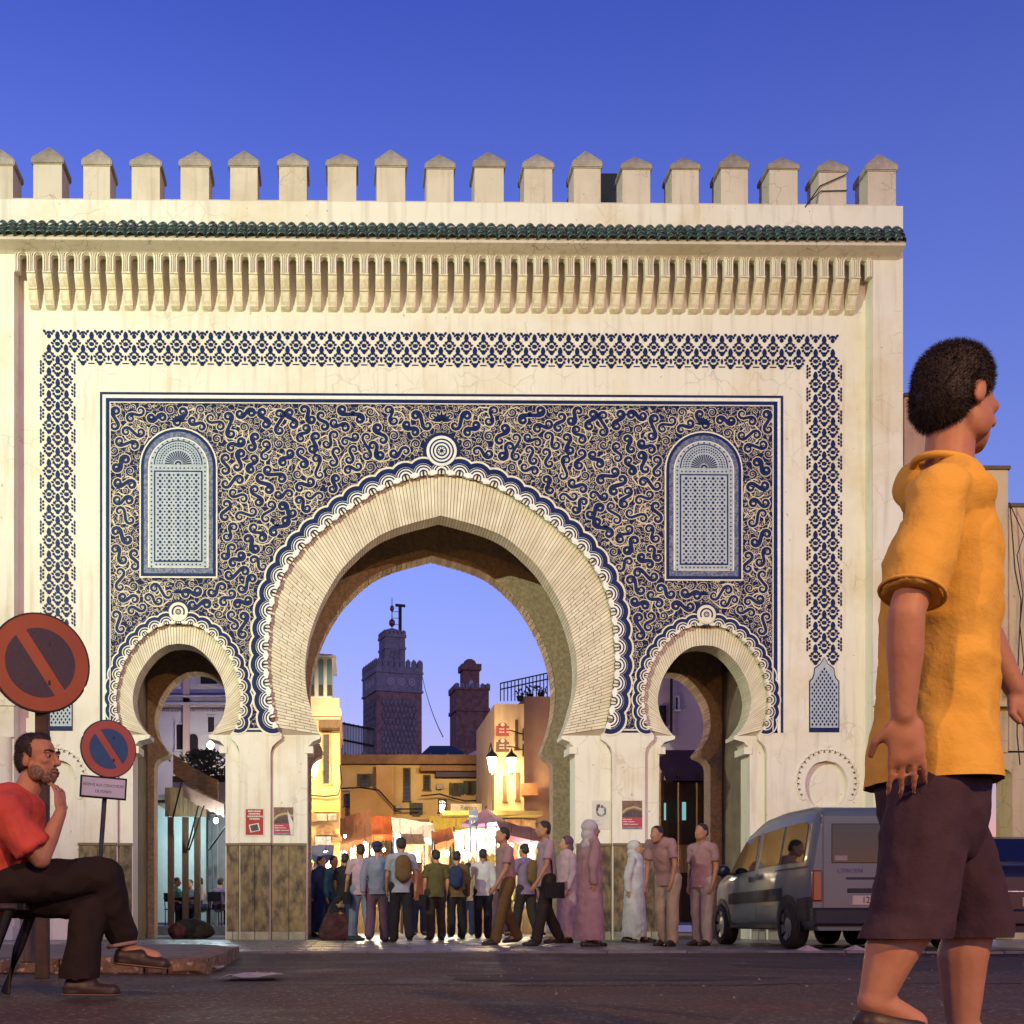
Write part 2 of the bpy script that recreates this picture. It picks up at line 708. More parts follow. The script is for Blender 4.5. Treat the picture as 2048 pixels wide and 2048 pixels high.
M_PLASTER = plaster('lime_plaster', (0.73, 0.675, 0.565), (0.60, 0.48, 0.31), crack=0.30, cscale=1.7)
M_CAPST = mat('weathered_cap', (0.44, 0.37, 0.30), (0.25, 0.205, 0.165), rough=0.95, scale=5, detail=10, bump=0.6, bscale=20, rand=0.2)
M_PARAPET = plaster('parapet_plaster', (0.60, 0.51, 0.40), (0.44, 0.34, 0.23), crack=1.0, cscale=3.4)
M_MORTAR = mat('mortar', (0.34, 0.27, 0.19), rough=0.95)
M_BRICK = mat('painted_brick', (0.72, 0.64, 0.49), (0.60, 0.51, 0.37), rough=0.85, scale=3, bump=0.3, bscale=45, rand=0.10)
M_CHAMBER = mat('shade_dark_plaster', (0.16, 0.125, 0.09), (0.10, 0.08, 0.06), rough=0.95, scale=2.5, bump=0.5, bscale=18)  # base colour lowered to hold the shade of the vault
M_CREAM = mat('cream_glaze', (0.74, 0.69, 0.57), (0.62, 0.55, 0.42), rough=0.5, scale=9, bump=0.08, bscale=60)
M_WHITE = mat('white_glaze', (0.78, 0.78, 0.74), (0.68, 0.66, 0.58), rough=0.45, scale=9, bump=0.08)
M_PALEBLUE = mat('pale_blue_glaze', (0.40, 0.44, 0.48), (0.31, 0.35, 0.39), rough=0.45, scale=9, bump=0.08)
M_TAN = mat('tan_glaze', (0.66, 0.57, 0.42), (0.54, 0.43, 0.28), rough=0.55, scale=4, bump=0.08)
M_BLUE = mat('cobalt_glaze', (0.009, 0.022, 0.105), (0.006, 0.013, 0.055), rough=0.5, scale=7, bump=0.08, spec=0.12)
M_NAVY = mat('navy_glaze', (0.014, 0.026, 0.10), (0.010, 0.017, 0.06), rough=0.5, scale=7, bump=0.08, spec=0.12)
M_GREEN = mat('green_roof_glaze', (0.022, 0.062, 0.052), (0.018, 0.036, 0.034), rough=0.35, scale=8, bump=0.15, rand=0.45, spec=0.5, speck=(14, 0.57, (0.24, 0.20, 0.15)))
M_DADO = mat('veined_dado_stone', (0.22, 0.15, 0.065), (0.045, 0.032, 0.018), rough=0.55, scale=5.0, detail=12, lo=0.36, hi=0.62, stretch=(1.7, 1.7, 0.9), bump=0.25, rand=0.30)
M_PLINTH = mat('plinth_stone', (0.36, 0.32, 0.22), (0.22, 0.19, 0.13), rough=0.8, rand=0.2)
# ================================================================== THE GATE
gate = thing('city_gate', 'tall cream city gate with three horseshoe arches and blue mosaic facade', 'gate', (1.7, 0, 0))

CX = 883.0
MAIN_IN = [(0, 1026), (85, 1050), (138, 1076), (191, 1124), (218, 1161), (244, 1209), (265, 1268), (274, 1325), (272, 1376), (264, 1411), (255, 1442), (245, 1467)]
MAIN_OUT = [(0, 946), (52, 954), (98, 969), (130, 984), (165, 1005), (196, 1027), (228, 1051), (255, 1075), (277, 1095), (298, 1122), (316, 1150), (330, 1182), (339, 1216), (345, 1255), (348, 1300), (349, 1332), (346, 1365), (342, 1395), (337, 1425), (330, 1454)]
SMALL_IN = [(0, 1285), (25, 1289), (48, 1303), (68, 1325), (84, 1352), (93, 1383), (94, 1405), (88, 1432), (76, 1453), (62, 1470)]
SMALL_OUT = [(0, 1247), (35, 1253), (65, 1271), (92, 1299), (112, 1335), (123, 1375), (125, 1405), (121, 1435), (114, 1457)]
ARCHES = [('left', 357.0, SMALL_IN, SMALL_OUT, 94, 122), ('main', CX, MAIN_IN, MAIN_OUT, 270, 342), ('right', 1412.0, SMALL_IN, SMALL_OUT, 92, 122)]
PXM = F_PX / DIST            # pixels per metre on the facade


def px_path(half, cx, n):
    """smooth open curve from the left foot over the crown to the right foot, in pixels"""
    h = catmull([(d, v) for d, v in half], 10)
    left = [Vector((cx - p.x, p.y)) for p in reversed(h)]
    right = [Vector((cx + p.x, p.y)) for p in h[1:]]
    return resample(left + right, n)


def offset(path, d):
    out = []
    for i, p in enumerate(path):
        a, b = path[max(0, i - 1)], path[min(len(path) - 1, i + 1)]
        t = (b - a).normalized()
        out.append(p + Vector((t.y, -t.x)) * d)     # left foot to right foot, outwards = up in the picture
    return out


def to_world(path):
    return [G(p[0], p[1]) for p in path]


def opening(a):
    """outline of the doorway from ground to ground"""
    _, cx, hin, _, j, _ = a
    c = px_path(hin, cx, 90)
    e = hin[-1]
    left = [(cx - j, 1503), (cx - j + 2, 1492), (cx - j + 10, 1482), (cx - e[0] - 2, 1474)]
    w = to_world(left) + to_world(c) + to_world([(2 * cx - x, y) for x, y in reversed(left)])
    return [(w[0][0], -0.05)] + w + [(w[-1][0], -0.05)]


def lobes(a):
    """scallop positions along the outer curve: (point, outward unit vector)"""
    name, cx, _, hout, _, _ = a
    base = px_path(hout, cx, 240)
    sp = 36.0 if name == 'main' else 24.5
    n = round(path_len(base) / sp)
    n += 1 - n % 2
    pts = resample(base, n)
    out = []
    for i in range(n):
        m = (pts[i] + pts[i + 1]) / 2
        t = (pts[i + 1] - pts[i]).normalized()
        out.append((m, Vector((t.y, -t.x)), (pts[i + 1] - pts[i]).length))
    return out


def recess(a, wavy=True):
    """outline of the sunk surround of an arch, with a scalloped upper edge, ground to ground"""
    name, cx, _, hout, _, st = a
    lb = lobes(a)
    k = 1.0 if name == 'main' else 0.68
    pts = []
    for m, nrm, sp in lb:
        t = Vector((-nrm.y, nrm.x))
        if not wavy:
            pts.append(m)
            continue
        r = 7.5 * k
        pts.append(m - t * sp * 0.46)
        pts.append(m - t * r)
        for q in (140, 115, 90, 65, 40):
            pts.append(m + t * r * math.cos(R(q)) + nrm * (r * 1.15 * math.sin(R(q)) + 1.5))
        pts.append(m + t * r)
        pts.append(m + t * sp * 0.46)
    e = hout[-1]
    s = 1.0 if name == 'main' else 0.8
    left = [(cx - st, 1505), (cx - st + 3, 1494), (cx - st + 12 * s, 1485), (cx - st + 22 * s, 1478), (cx - st + 23 * s, 1469), (cx - st + 16 * s, 1463)]
    w = to_world(left) + to_world(pts) + to_world([(2 * cx - x, y) for x, y in reversed(left)])
    return [(w[0][0], -0.05)] + w + [(w[-1][0], -0.05)]


REC = 0.12            # depth of the sunk arch surrounds
T1 = 0.60             # back of the front wall
YR0, YR1 = 2.55, 3.0  # rear wall
PRO = -0.33           # front of pilasters and cornice

openings = [opening(a) for a in ARCHES]
recesses = [recess(a) for a in ARCHES]
XL, XR = G(-160, 0)[0], G(1728, 0)[0]
ZTOP = G(883, 470)[1]


def niche_outline(cx, cy, k=1.0):
    h = [(0, -46), (20, -41), (34, -28), (42, -8), (42, 12), (36, 30), (26, 44)]
    c = catmull([(d * k, cy + v * k) for d, v in h], 5)
    path = [(cx - p.x, p.y) for p in reversed(c)] + [(cx + p.x, p.y) for p in c[1:]]
    return to_world(path)


niches = [niche_outline(112, 1566), niche_outline(1653, 1566)]

# front skin: panel plane, with the sunk surrounds cut out
outline = [(XL, -0.05)]
for rc in recesses:
    outline += rc
outline += [(XR + 0.4, -0.05), (XR + 0.4, ZTOP), (XL, ZTOP)]
mb = MB()
mb.prism(outline, 0.0, REC, holes=niches)
facade = mb.build('facade_wall', M_PLASTER, gate)

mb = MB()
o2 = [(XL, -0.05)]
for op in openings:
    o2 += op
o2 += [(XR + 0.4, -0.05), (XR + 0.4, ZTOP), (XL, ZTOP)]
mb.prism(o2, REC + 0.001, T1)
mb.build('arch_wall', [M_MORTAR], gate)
for nc in niches:
    mb = MB()
    mb.prism(nc, REC - 0.002, REC + 0.0005, sides=False, back=False)
    mb.build('niche_back', M_PLASTER, gate)

# rear wall with the same three doorways, seen through the passage
def shrink(path, k):
    cx = (path[0][0] + path[-1][0]) / 2
    return [(cx + (x - cx) * k, z) for x, z in path]


mb = MB()
o3 = [(XL, -0.05)]
for op in openings:
    o3 += op
o3 += [(XR + 0.4, -0.05), (XR + 0.4, ZTOP), (XL, ZTOP)]
mb.prism(o3, YR0, YR1)
mb.build('rear_wall', [mat('rear_brickwork', (0.36, 0.27, 0.18), (0.22, 0.16, 0.10), rough=0.9, scale=14, bump=0.5, bscale=30)], gate)

# soffit bricks on the far arch edge
for a in ARCHES:
    c = px_path(a[2], a[1], 100 if a[0] == 'main' else 60)
    o_ = offset(c, -2.2)
    for i in range(len(c) - 1):
        q = [c[i].lerp(c[i + 1], 0.06), c[i].lerp(c[i + 1], 0.94), o_[i].lerp(o_[i + 1], 0.94), o_[i].lerp(o_[i + 1], 0.06)]
        mb = MB()
        mb.prism(to_world(q)[::-1], YR0 - 0.02, YR1 + 0.02)
        mb.build('soffit_brick', [mat('soffit_brick', (0.50, 0.37, 0.25), (0.36, 0.25, 0.16), rough=0.9, rand=0.3)], gate)

# chamber between the walls: partition piers, side walls, ceiling
def gbox(name, u0, u1, z0, z1, y0, y1, m):
    b = MB()
    b.box((G(u0, 0)[0], y0, z0), (G(u1, 0)[0], y1, z1))
    return b.build(name, m, gate)


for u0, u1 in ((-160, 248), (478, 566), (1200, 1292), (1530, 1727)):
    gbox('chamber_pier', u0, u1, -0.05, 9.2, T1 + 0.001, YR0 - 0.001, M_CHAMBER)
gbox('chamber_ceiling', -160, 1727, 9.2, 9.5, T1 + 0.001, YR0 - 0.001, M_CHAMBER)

# voussoirs and coursed bricks of the arch surrounds
for a in ARCHES:
    name, cx, hin, hout, _, _ = a
    n = 190 if name == 'main' else 92
    pin = px_path(hin, cx, n)
    pout = px_path(hout, cx, n)
    for i in range(n):
        f = i / n
        i0, i1 = pin[i].lerp(pin[i + 1], 0.10), pin[i].lerp(pin[i + 1], 0.90)
        o0, o1 = pout[i].lerp(pout[i + 1], 0.08), pout[i].lerp(pout[i + 1], 0.92)
        o0, o1 = i0.lerp(o0, 0.985), i1.lerp(o1, 0.985)
        i0, i1 = i0 + (i0 - o0).normalized() * 1.2, i1 + (i1 - o1).normalized() * 1.2
        cuts = [0.0, 1.0]
        if name == 'main' and (f < 0.24 or f > 0.76):
            j = random.uniform(-0.05, 0.05)
            cuts = [0.0, 0.34 + j, 0.70 + j, 1.0] if i % 2 else [0.0, 0.16 + j, 0.52 + j, 1.0]
        jog = random.uniform(-0.006, 0.006)
        for k in range(len(cuts) - 1):
            c0, c1 = cuts[k] + (0.006 if k else 0), cuts[k + 1] - (0.008 if k < len(cuts) - 2 else 0)
            q = [i0.lerp(o0, c0), i1.lerp(o1, c0), i1.lerp(o1, c1), i0.lerp(o0, c1)]
            mb = MB()
            mb.prism(to_world(q), REC - 0.022 + jog, T1 + 0.004 if k == 0 else REC + 0.3)
            mb.build('voussoir' if len(cuts) == 2 else 'brick', M_BRICK, gate)

# spring blocks under the horseshoe feet: plaster capitals with a moulded edge
for a in ARCHES:
    name, cx, hin, hout, j, st = a
    e, eo = hin[-1], hout[-1]
    for sgn in (-1, 1):
        s = 1.0 if name == 'main' else 0.8
        poly = [(cx + sgn * (e[0] - 3), 1469), (cx + sgn * (st - 23 * s), 1469), (cx + sgn * (st - 22 * s), 1478), (cx + sgn * (st - 10 * s), 1488), (cx + sgn * (st - 1), 1505), (cx + sgn * (st - 1), 1884),
                (cx + sgn * (j - 1), 1884), (cx + sgn * (j - 1), 1505), (cx + sgn * (j - 4), 1491), (cx + sgn * (j - 12), 1482), (cx + sgn * (e[0] - 2), 1476)]
        w = to_world(poly)
        w = [(x, max(z, 0.0)) for x, z in w]
        mb = MB()
        mb.prism(w, REC - 0.03, T1 + 0.006)
        mb.build('jamb', M_PLASTER, gate)
        # abacus that overhangs the passage
        mb = MB()
        x0, z0 = G(cx + sgn * (j - 13), 1506)
        x1, z1 = G(cx + sgn * (j + 3), 1492)
        mb.box((min(x0, x1), REC - 0.05, z0), (max(x0, x1), T1 + 0.03, z1))
        mb.build('impost', M_PLASTER, gate)

# scallops
for a in ARCHES:
    name, cx, hin, hout, _, _ = a
    k = 1.0 if name == 'main' else 0.68
    for i, (m, nrm, sp) in enumerate(lobes(a)):
        c = m + nrm * 3 * k
        ang = math.atan2(-nrm.y, nrm.x)
        w = G(*c)
        s = 1 / PXM
        y = -0.020 - 0.004 * (i % 2)
        r = 22.5 * k * s
        mb = MB()
        n = 12
        a0, a1 = ang - R(108), ang + R(108)
        # solid fan ring with an edge
        ri = 8.6 * k * s
        prof = [(r, 0.0), (r - 0.02, y), (ri, y), (ri, 0.0)]
        vs = []
        for q in range(n + 1):
            t = a0 + (a1 - a0) * q / n
            vs += [(w[0] + rr * math.cos(t), yy, w[1] + rr * math.sin(t)) for rr, yy in prof]
        fs = [(q * 4 + e, (q + 1) * 4 + e, (q + 1) * 4 + e + 1, q * 4 + e + 1) for q in range(n) for e in range(3)]
        mb.raw(vs, fs, 0)
        # web between scallop and brick ring
        t = Vector((-nrm.y, nrm.x))
        for sg in (-1, 1):
            q = [m + t * sg * sp * 0.5, m + t * sg * 8.2 * k, m + t * sg * 8.2 * k + nrm * 4 * k, m + t * sg * sp * 0.5 + nrm * 6 * k]
            mb.face([(x, y + 0.001 * sg, z) for x, z in to_world(q)][::sg], 0)
        rings = ((12.2, 15.0), (17.4, 20.0)) if name == 'main' else ((13.0, 17.0),)
        for q0, q1 in rings:
            mb.disc(w, q1 * k * s, y - 0.003, 10, 1, ang - R(74), ang + R(74), q0 * k * s)
        mb.build('scallop', [M_CREAM if name != 'main' else M_WHITE, M_NAVY], gate)

# round finial boss over each crown
for cx, cy, r, nr in ((CX, 903, 31, 4), (357, 1226, 19.5, 2), (1412, 1228, 19.5, 2)):
    w = G(cx, cy)
    s = r / PXM
    mb = MB()
    mb.disc(w, s * 1.22, -0.012, 28, 1)
    mb.disc(w, s, -0.030, 28, 0)
    mb.disc(w, s, -0.030, 28, 0, 0, math.tau, s * 0.98)
    if nr == 4:
        for q0, q1 in ((0.70, 0.80), (0.48, 0.58), (0.26, 0.36), (0.0, 0.13)):
            mb.disc(w, s * q1, -0.034, 24, 1, 0, math.tau, s * q0)
        for t in range(8):
            mb.disc((w[0] + s * 0.20 * math.cos(t * math.pi / 4), w[1] + s * 0.20 * math.sin(t * math.pi / 4)), s * 0.045, -0.034, 6, 1)
    else:
        mb.disc(w, s * 0.68, -0.034, 24, 1, R(-30), R(210), s * 0.52)
        mb.disc(w, s * 0.30, -0.034, 20, 1, 0, math.tau, s * 0.20)
        for t in range(6):
            mb.disc((w[0] + s * 0.12 * math.cos(t * math.pi / 3), w[1] + s * 0.12 * math.sin(t * math.pi / 3)), s * 0.05, -0.034, 6, 1)
    mb.build('finial_boss', [M_WHITE if nr == 4 else M_CREAM, M_NAVY], gate)

# ------------------------------------------------------------------ blue mosaic panel
P0, P1, PT, PB = 212.0, 1555.0, 800.0, 1458.0


def inside(p, poly):
    x, y = p
    c = False
    n = len(poly)
    for i in range(n):
        x0, y0 = poly[i]
        x1, y1 = poly[i - 1]
        if (y0 > y) != (y1 > y) and x < (x1 - x0) * (y - y0) / (y1 - y0) + x0:
            c = not c
    return c


def tilework():
    m = bpy.data.materials.new('mosaic_ground')
    m.use_nodes = True
    N, L = m.node_tree.nodes, m.node_tree.links
    b = N['Principled BSDF']
    b.inputs['Roughness'].default_value = 0.6
    b.inputs['Specular IOR Level'].default_value = 0.12
    tc = N.new('ShaderNodeTexCoord')
    wv = N.new('ShaderNodeTexNoise')
    wv.inputs['Scale'].default_value = 5.5
    wv.inputs['Detail'].default_value = 2
    L.new(tc.outputs['Object'], wv.inputs['Vector'])
    ad = N.new('ShaderNodeMixRGB')
    ad.blend_type = 'LINEAR_LIGHT'
    ad.inputs[0].default_value = 0.16
    L.new(tc.outputs['Object'], ad.inputs[1])
    L.new(wv.outputs['Color'], ad.inputs[2])
    vo = N.new('ShaderNodeTexVoronoi')
    vo.feature = 'DISTANCE_TO_EDGE'
    vo.inputs['Scale'].default_value = 9.0
    L.new(ad.outputs[0], vo.inputs['Vector'])
    r = N.new('ShaderNodeValToRGB')
    r.color_ramp.elements[0].position = 0.022
    r.color_ramp.elements[0].color = (0.50, 0.40, 0.27, 1)
    r.color_ramp.elements[1].position = 0.048
    r.color_ramp.elements[1].color = (0.006, 0.013, 0.058, 1)
    L.new(vo.outputs['Distance'], r.inputs[0])
    # worn glaze
    ws = N.new('ShaderNodeTexNoise')
    ws.inputs['Scale'].default_value = 0.75
    ws.inputs['Detail'].default_value = 12
    ws.inputs['Roughness'].default_value = 0.75
    L.new(tc.outputs['Object'], ws.inputs['Vector'])
    wr = N.new('ShaderNodeValToRGB')
    wr.color_ramp.elements[0].position = 0.60
    wr.color_ramp.elements[1].position = 0.70
    L.new(ws.outputs['Fac'], wr.inputs[0])
    mx = N.new('ShaderNodeMix')
    mx.data_type = 'RGBA'
    L.new(wr.outputs[0], mx.inputs[0])
    L.new(r.outputs[0], mx.inputs[6])
    mx.inputs[7].default_value = (0.40, 0.31, 0.21, 1)
    L.new(mx.outputs[2], b.inputs['Base Color'])
    return m


def between(a, off):
    """path in pixels along the outside of an arch, left foot to right foot at the panel's lower edge"""
    b = offset(px_path(a[3], a[1], 80), off)
    return [(p.x, min(p.y, PB)) for p in b]


panel_poly = [(P0, PB)]
for a in ARCHES:
    panel_poly += [(x, y) for x, y in between(a, 10)]
panel_poly += [(P1, PB), (P1, PT), (P0, PT)]
mb = MB()
mb.prism(to_world(panel_poly), -0.004, 0.0, sides=False, back=False)
mb.build('mosaic_ground', tilework(), gate)

keep_out = [[(x, y) for x, y in between(a, 40 if a[0] == 'main' else 31)] for a in ARCHES]
WIN = [(357.0, 1008.0), (1407.0, 1010.0)]


def blocked(p, m):
    x, y = p
    if x < 222 + m or x > 1546 - m or y < 812 + m or y > 1452 - m:
        return True
    for k in keep_out:
        if inside(p, k) or any((x - q[0]) ** 2 + (y - q[1]) ** 2 < m * m for q in k):
            return True
    for wx, wy in WIN:
        if abs(x - wx) < 79 + m and wy - 75 < y < wy + 152 + m:
            return True
        if (x - wx) ** 2 + (y - (wy - 72)) ** 2 < (79 + m) ** 2:
            return True
    if (x - CX) ** 2 + (y - 903) ** 2 < (40 + m) ** 2:
        return True
    for fx in (357, 1412):
        if (x - fx) ** 2 + (y - 1227) ** 2 < (26 + m) ** 2:
            return True
    return False


rng = random.Random(11)
MIRROR = 882.5


def scroll_points():
    pts, cell = [], {}
    for size, tries in ((21.0, 13000), (12.0, 16000)):
        for _ in range(tries):
            p = (rng.uniform(884, 1546), rng.uniform(812, 1452))
            if p[0] - MIRROR < size * 0.5:
                continue
            key = (int(p[0] // 30), int(p[1] // 30))
            ok = True
            for dx in (-1, 0, 1):
                for dy in (-1, 0, 1):
                    for q, s in cell.get((key[0] + dx, key[1] + dy), ()):
                        if (q[0] - p[0]) ** 2 + (q[1] - p[1]) ** 2 < ((size + s) / 2) ** 2:
                            ok = False
            if not ok or blocked(p, size * 0.42):
                continue
            cell.setdefault(key, []).append((p, size))
            pts.append((p, size))
    return pts


def spiral(c, p0, sgn, turns, shrink_to):
    r0 = math.hypot(p0[0] - c[0], p0[1] - c[1])
    t0 = math.atan2(p0[1] - c[1], p0[0] - c[0])
    n = max(6, int(turns * 11))
    out = []
    for k in range(n + 1):
        f = k / n
        r = r0 * (1 - (1 - shrink_to) * f ** 0.9)
        t = t0 + sgn * math.tau * turns * f
        out.append((c[0] + r * math.cos(t), c[1] + r * math.sin(t)))
    return out


sp_ = scroll_points()
big = [q for q in sp_ if q[1] > 16]
small = [q for q in sp_ if q[1] <= 16]
used, strokes = set(), []
for i, (p, s) in enumerate(big):
    if i in used:
        continue
    best, bd = None, 1e9
    for j in range(i + 1, len(big)):
        if j in used:
            continue
        d = math.hypot(p[0] - big[j][0][0], p[1] - big[j][0][1])
        if d < bd and not blocked(((p[0] + big[j][0][0]) / 2, (p[1] + big[j][0][1]) / 2), 6):
            best, bd = j, d
    if best is None or bd > 40:
        sg = rng.choice((-1, 1))
        t = rng.uniform(0, math.tau)
        strokes.append((spiral(p, (p[0] + 9.5 * math.cos(t), p[1] + 9.5 * math.sin(t)), sg, 1.5, 0.2), 5.0, 'c'))
        used.add(i)
        continue
    used |= {i, best}
    B = big[best][0]
    ra = rb = min(9.4, bd * 0.41)
    th = math.atan2(B[1] - p[1], B[0] - p[0])
    al = math.acos(min(1.0, (ra + rb) / bd))
    sg = rng.choice((-1, 1))
    A1 = (p[0] + ra * math.cos(th + sg * al), p[1] + ra * math.sin(th + sg * al))
    B1 = (B[0] + rb * math.cos(th + math.pi + sg * al), B[1] + rb * math.sin(th + math.pi + sg * al))
    ha = spiral(p, A1, sg, rng.uniform(0.95, 1.3), 0.28)
    hb = spiral(B, B1, sg, rng.uniform(0.95, 1.3), 0.28)
    mid = [(A1[0] + (B1[0] - A1[0]) * t, A1[1] + (B1[1] - A1[1]) * t) for t in (0.33, 0.66)]
    strokes.append((ha[::-1] + mid + hb, rng.uniform(5.8, 8.6), 's'))
for p, s in small:
    sg = rng.choice((-1, 1))
    t = rng.uniform(0, math.tau)
    r = 5.0
    strokes.append((spiral(p, (p[0] + r * math.cos(t), p[1] + r * math.sin(t)), sg, rng.uniform(0.7, 1.25), 0.22), 3.0, 'c'))

cre, blu = MB(), MB()
for si, (pts, wmax, kind) in enumerate(strokes):
    n = len(pts)
    ws = []
    for i in range(n):
        t = i / (n - 1)
        ws.append(wmax * (0.30 + 0.70 * math.sin(math.pi * t) ** 0.9) if kind == 's' else wmax * (1.0 - 0.6 * t) * (0.45 + 0.55 * min(1, t * 5)))
    e = 3.2 if kind == 's' else 2.3
    yo = 0.0002 * (si % 9)
    for mir in (False, True):
        pp = [(2 * MIRROR - x, y) for x, y in pts] if mir else pts
        wp = to_world(pp)
        cre.ribbon(wp, [(w + e) / PXM for w in ws], -0.0065 - yo)
        blu.ribbon(wp, [w / PXM for w in ws], -0.0095 - yo)
        for end in ((wp[0], ws[0]), (wp[-1], ws[-1])):
            blu.disc(end[0], max(1.6, end[1] * 0.62) / PXM, -0.0117 - yo * 0.5, 7)
        if kind == 's':
            for end in (wp[0], wp[-1]):
                cre.disc(end, 2.8 / PXM, -0.0085, 7)
# long stems that coil under the leaves
stems = []
for _ in range(2600):
    p = (rng.uniform(900, 1540), rng.uniform(815, 1450))
    if any((p[0] - q[0]) ** 2 + (p[1] - q[1]) ** 2 < 58 ** 2 for q in stems) or blocked(p, 22):
        continue
    stems.append(p)
for k, p in enumerate(stems):
    t = rng.uniform(0, math.tau)
    path = [q for q in spiral(p, (p[0] + 31 * math.cos(t), p[1] + 31 * math.sin(t)), (-1) ** k, 2.3, 0.12) if not blocked(q, 2)]
    for mir in (False, True):
        wp = to_world([(2 * MIRROR - x, y) for x, y in path] if mir else path)
        if len(wp) > 3:
            cre.ribbon(wp, 2.7 / PXM, -0.0088)
# palmettes on the axis and above the windows
for cx, cy, k in ((CX, 832, 1.0), (CX, 868, 0.6), (357, 838, 0.8), (1407, 838, 0.8), (357, 1182, 0.6), (1407, 1182, 0.6)):
    for t in range(-3, 4):
        d = R(t * 26)
        pts = [(cx + k * q * math.sin(d) * 1.1, cy + 12 * k - k * q * math.cos(d)) for q in (2, 9, 16, 22)]
        wp = to_world(pts)
        cre.ribbon(wp, [5 / PXM * k, 9 / PXM * k, 8 / PXM * k, 3 / PXM], -0.0105)
        blu.ribbon(wp, [2 / PXM * k, 5.5 / PXM * k, 4.5 / PXM * k, 1 / PXM], -0.0127)
cre.build('vine_outline', M_TAN, gate, kind='stuff')
blu.build('vine_scroll', M_BLUE, gate, kind='stuff')

# dark blue glazed band that follows the scallops, with a pale hairline
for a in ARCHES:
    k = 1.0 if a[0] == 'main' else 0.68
    for nm, m_, rr, y in (('scallop_hairline', M_CREAM, 34.5, -0.0125), ('scallop_blue_band', M_BLUE, 30.5, -0.0145)):
        mb = MB()
        for i, (m, nrm, sp) in enumerate(lobes(a)):
            c = m + nrm * 3 * k
            if c.y > 1458:
                continue
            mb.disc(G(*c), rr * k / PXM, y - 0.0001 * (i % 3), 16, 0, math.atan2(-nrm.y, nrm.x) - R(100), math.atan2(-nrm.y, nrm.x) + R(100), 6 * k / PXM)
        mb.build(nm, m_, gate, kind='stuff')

# ruled frame of the panel
def rule(u0, v0, u1, v1, m, y, name, yb=0.0):
    x0, z0 = G(u0, v1)
    x1, z1 = G(u1, v0)
    b = MB()
    b.box((x0, y, z0), (x1, yb, z1))
    return b.build(name, m, gate)


for m_, e, w, y in ((M_NAVY, 0, 4.5, -0.010), (M_WHITE, 5.5, 5.5, -0.006), (M_BLUE, 12, 7, -0.010), (M_CREAM, 19.5, 2.0, -0.0165)):
    l, r, t = 200 + e, 1566 - e, 788 + e
    rule(l, t, r, t + w, m_, y, 'panel_rule')
    rule(l, t + w, l + w, 1464, m_, y, 'panel_rule')
    rule(r - w, t + w, r, 1464, m_, y, 'panel_rule')
for u0, u1 in ((492, 531), (1235, 1280), (1534, 1555), (212, 228)):
    rule(u0, 1460.5, u1, 1464.5, M_NAVY, -0.010, 'panel_rule')

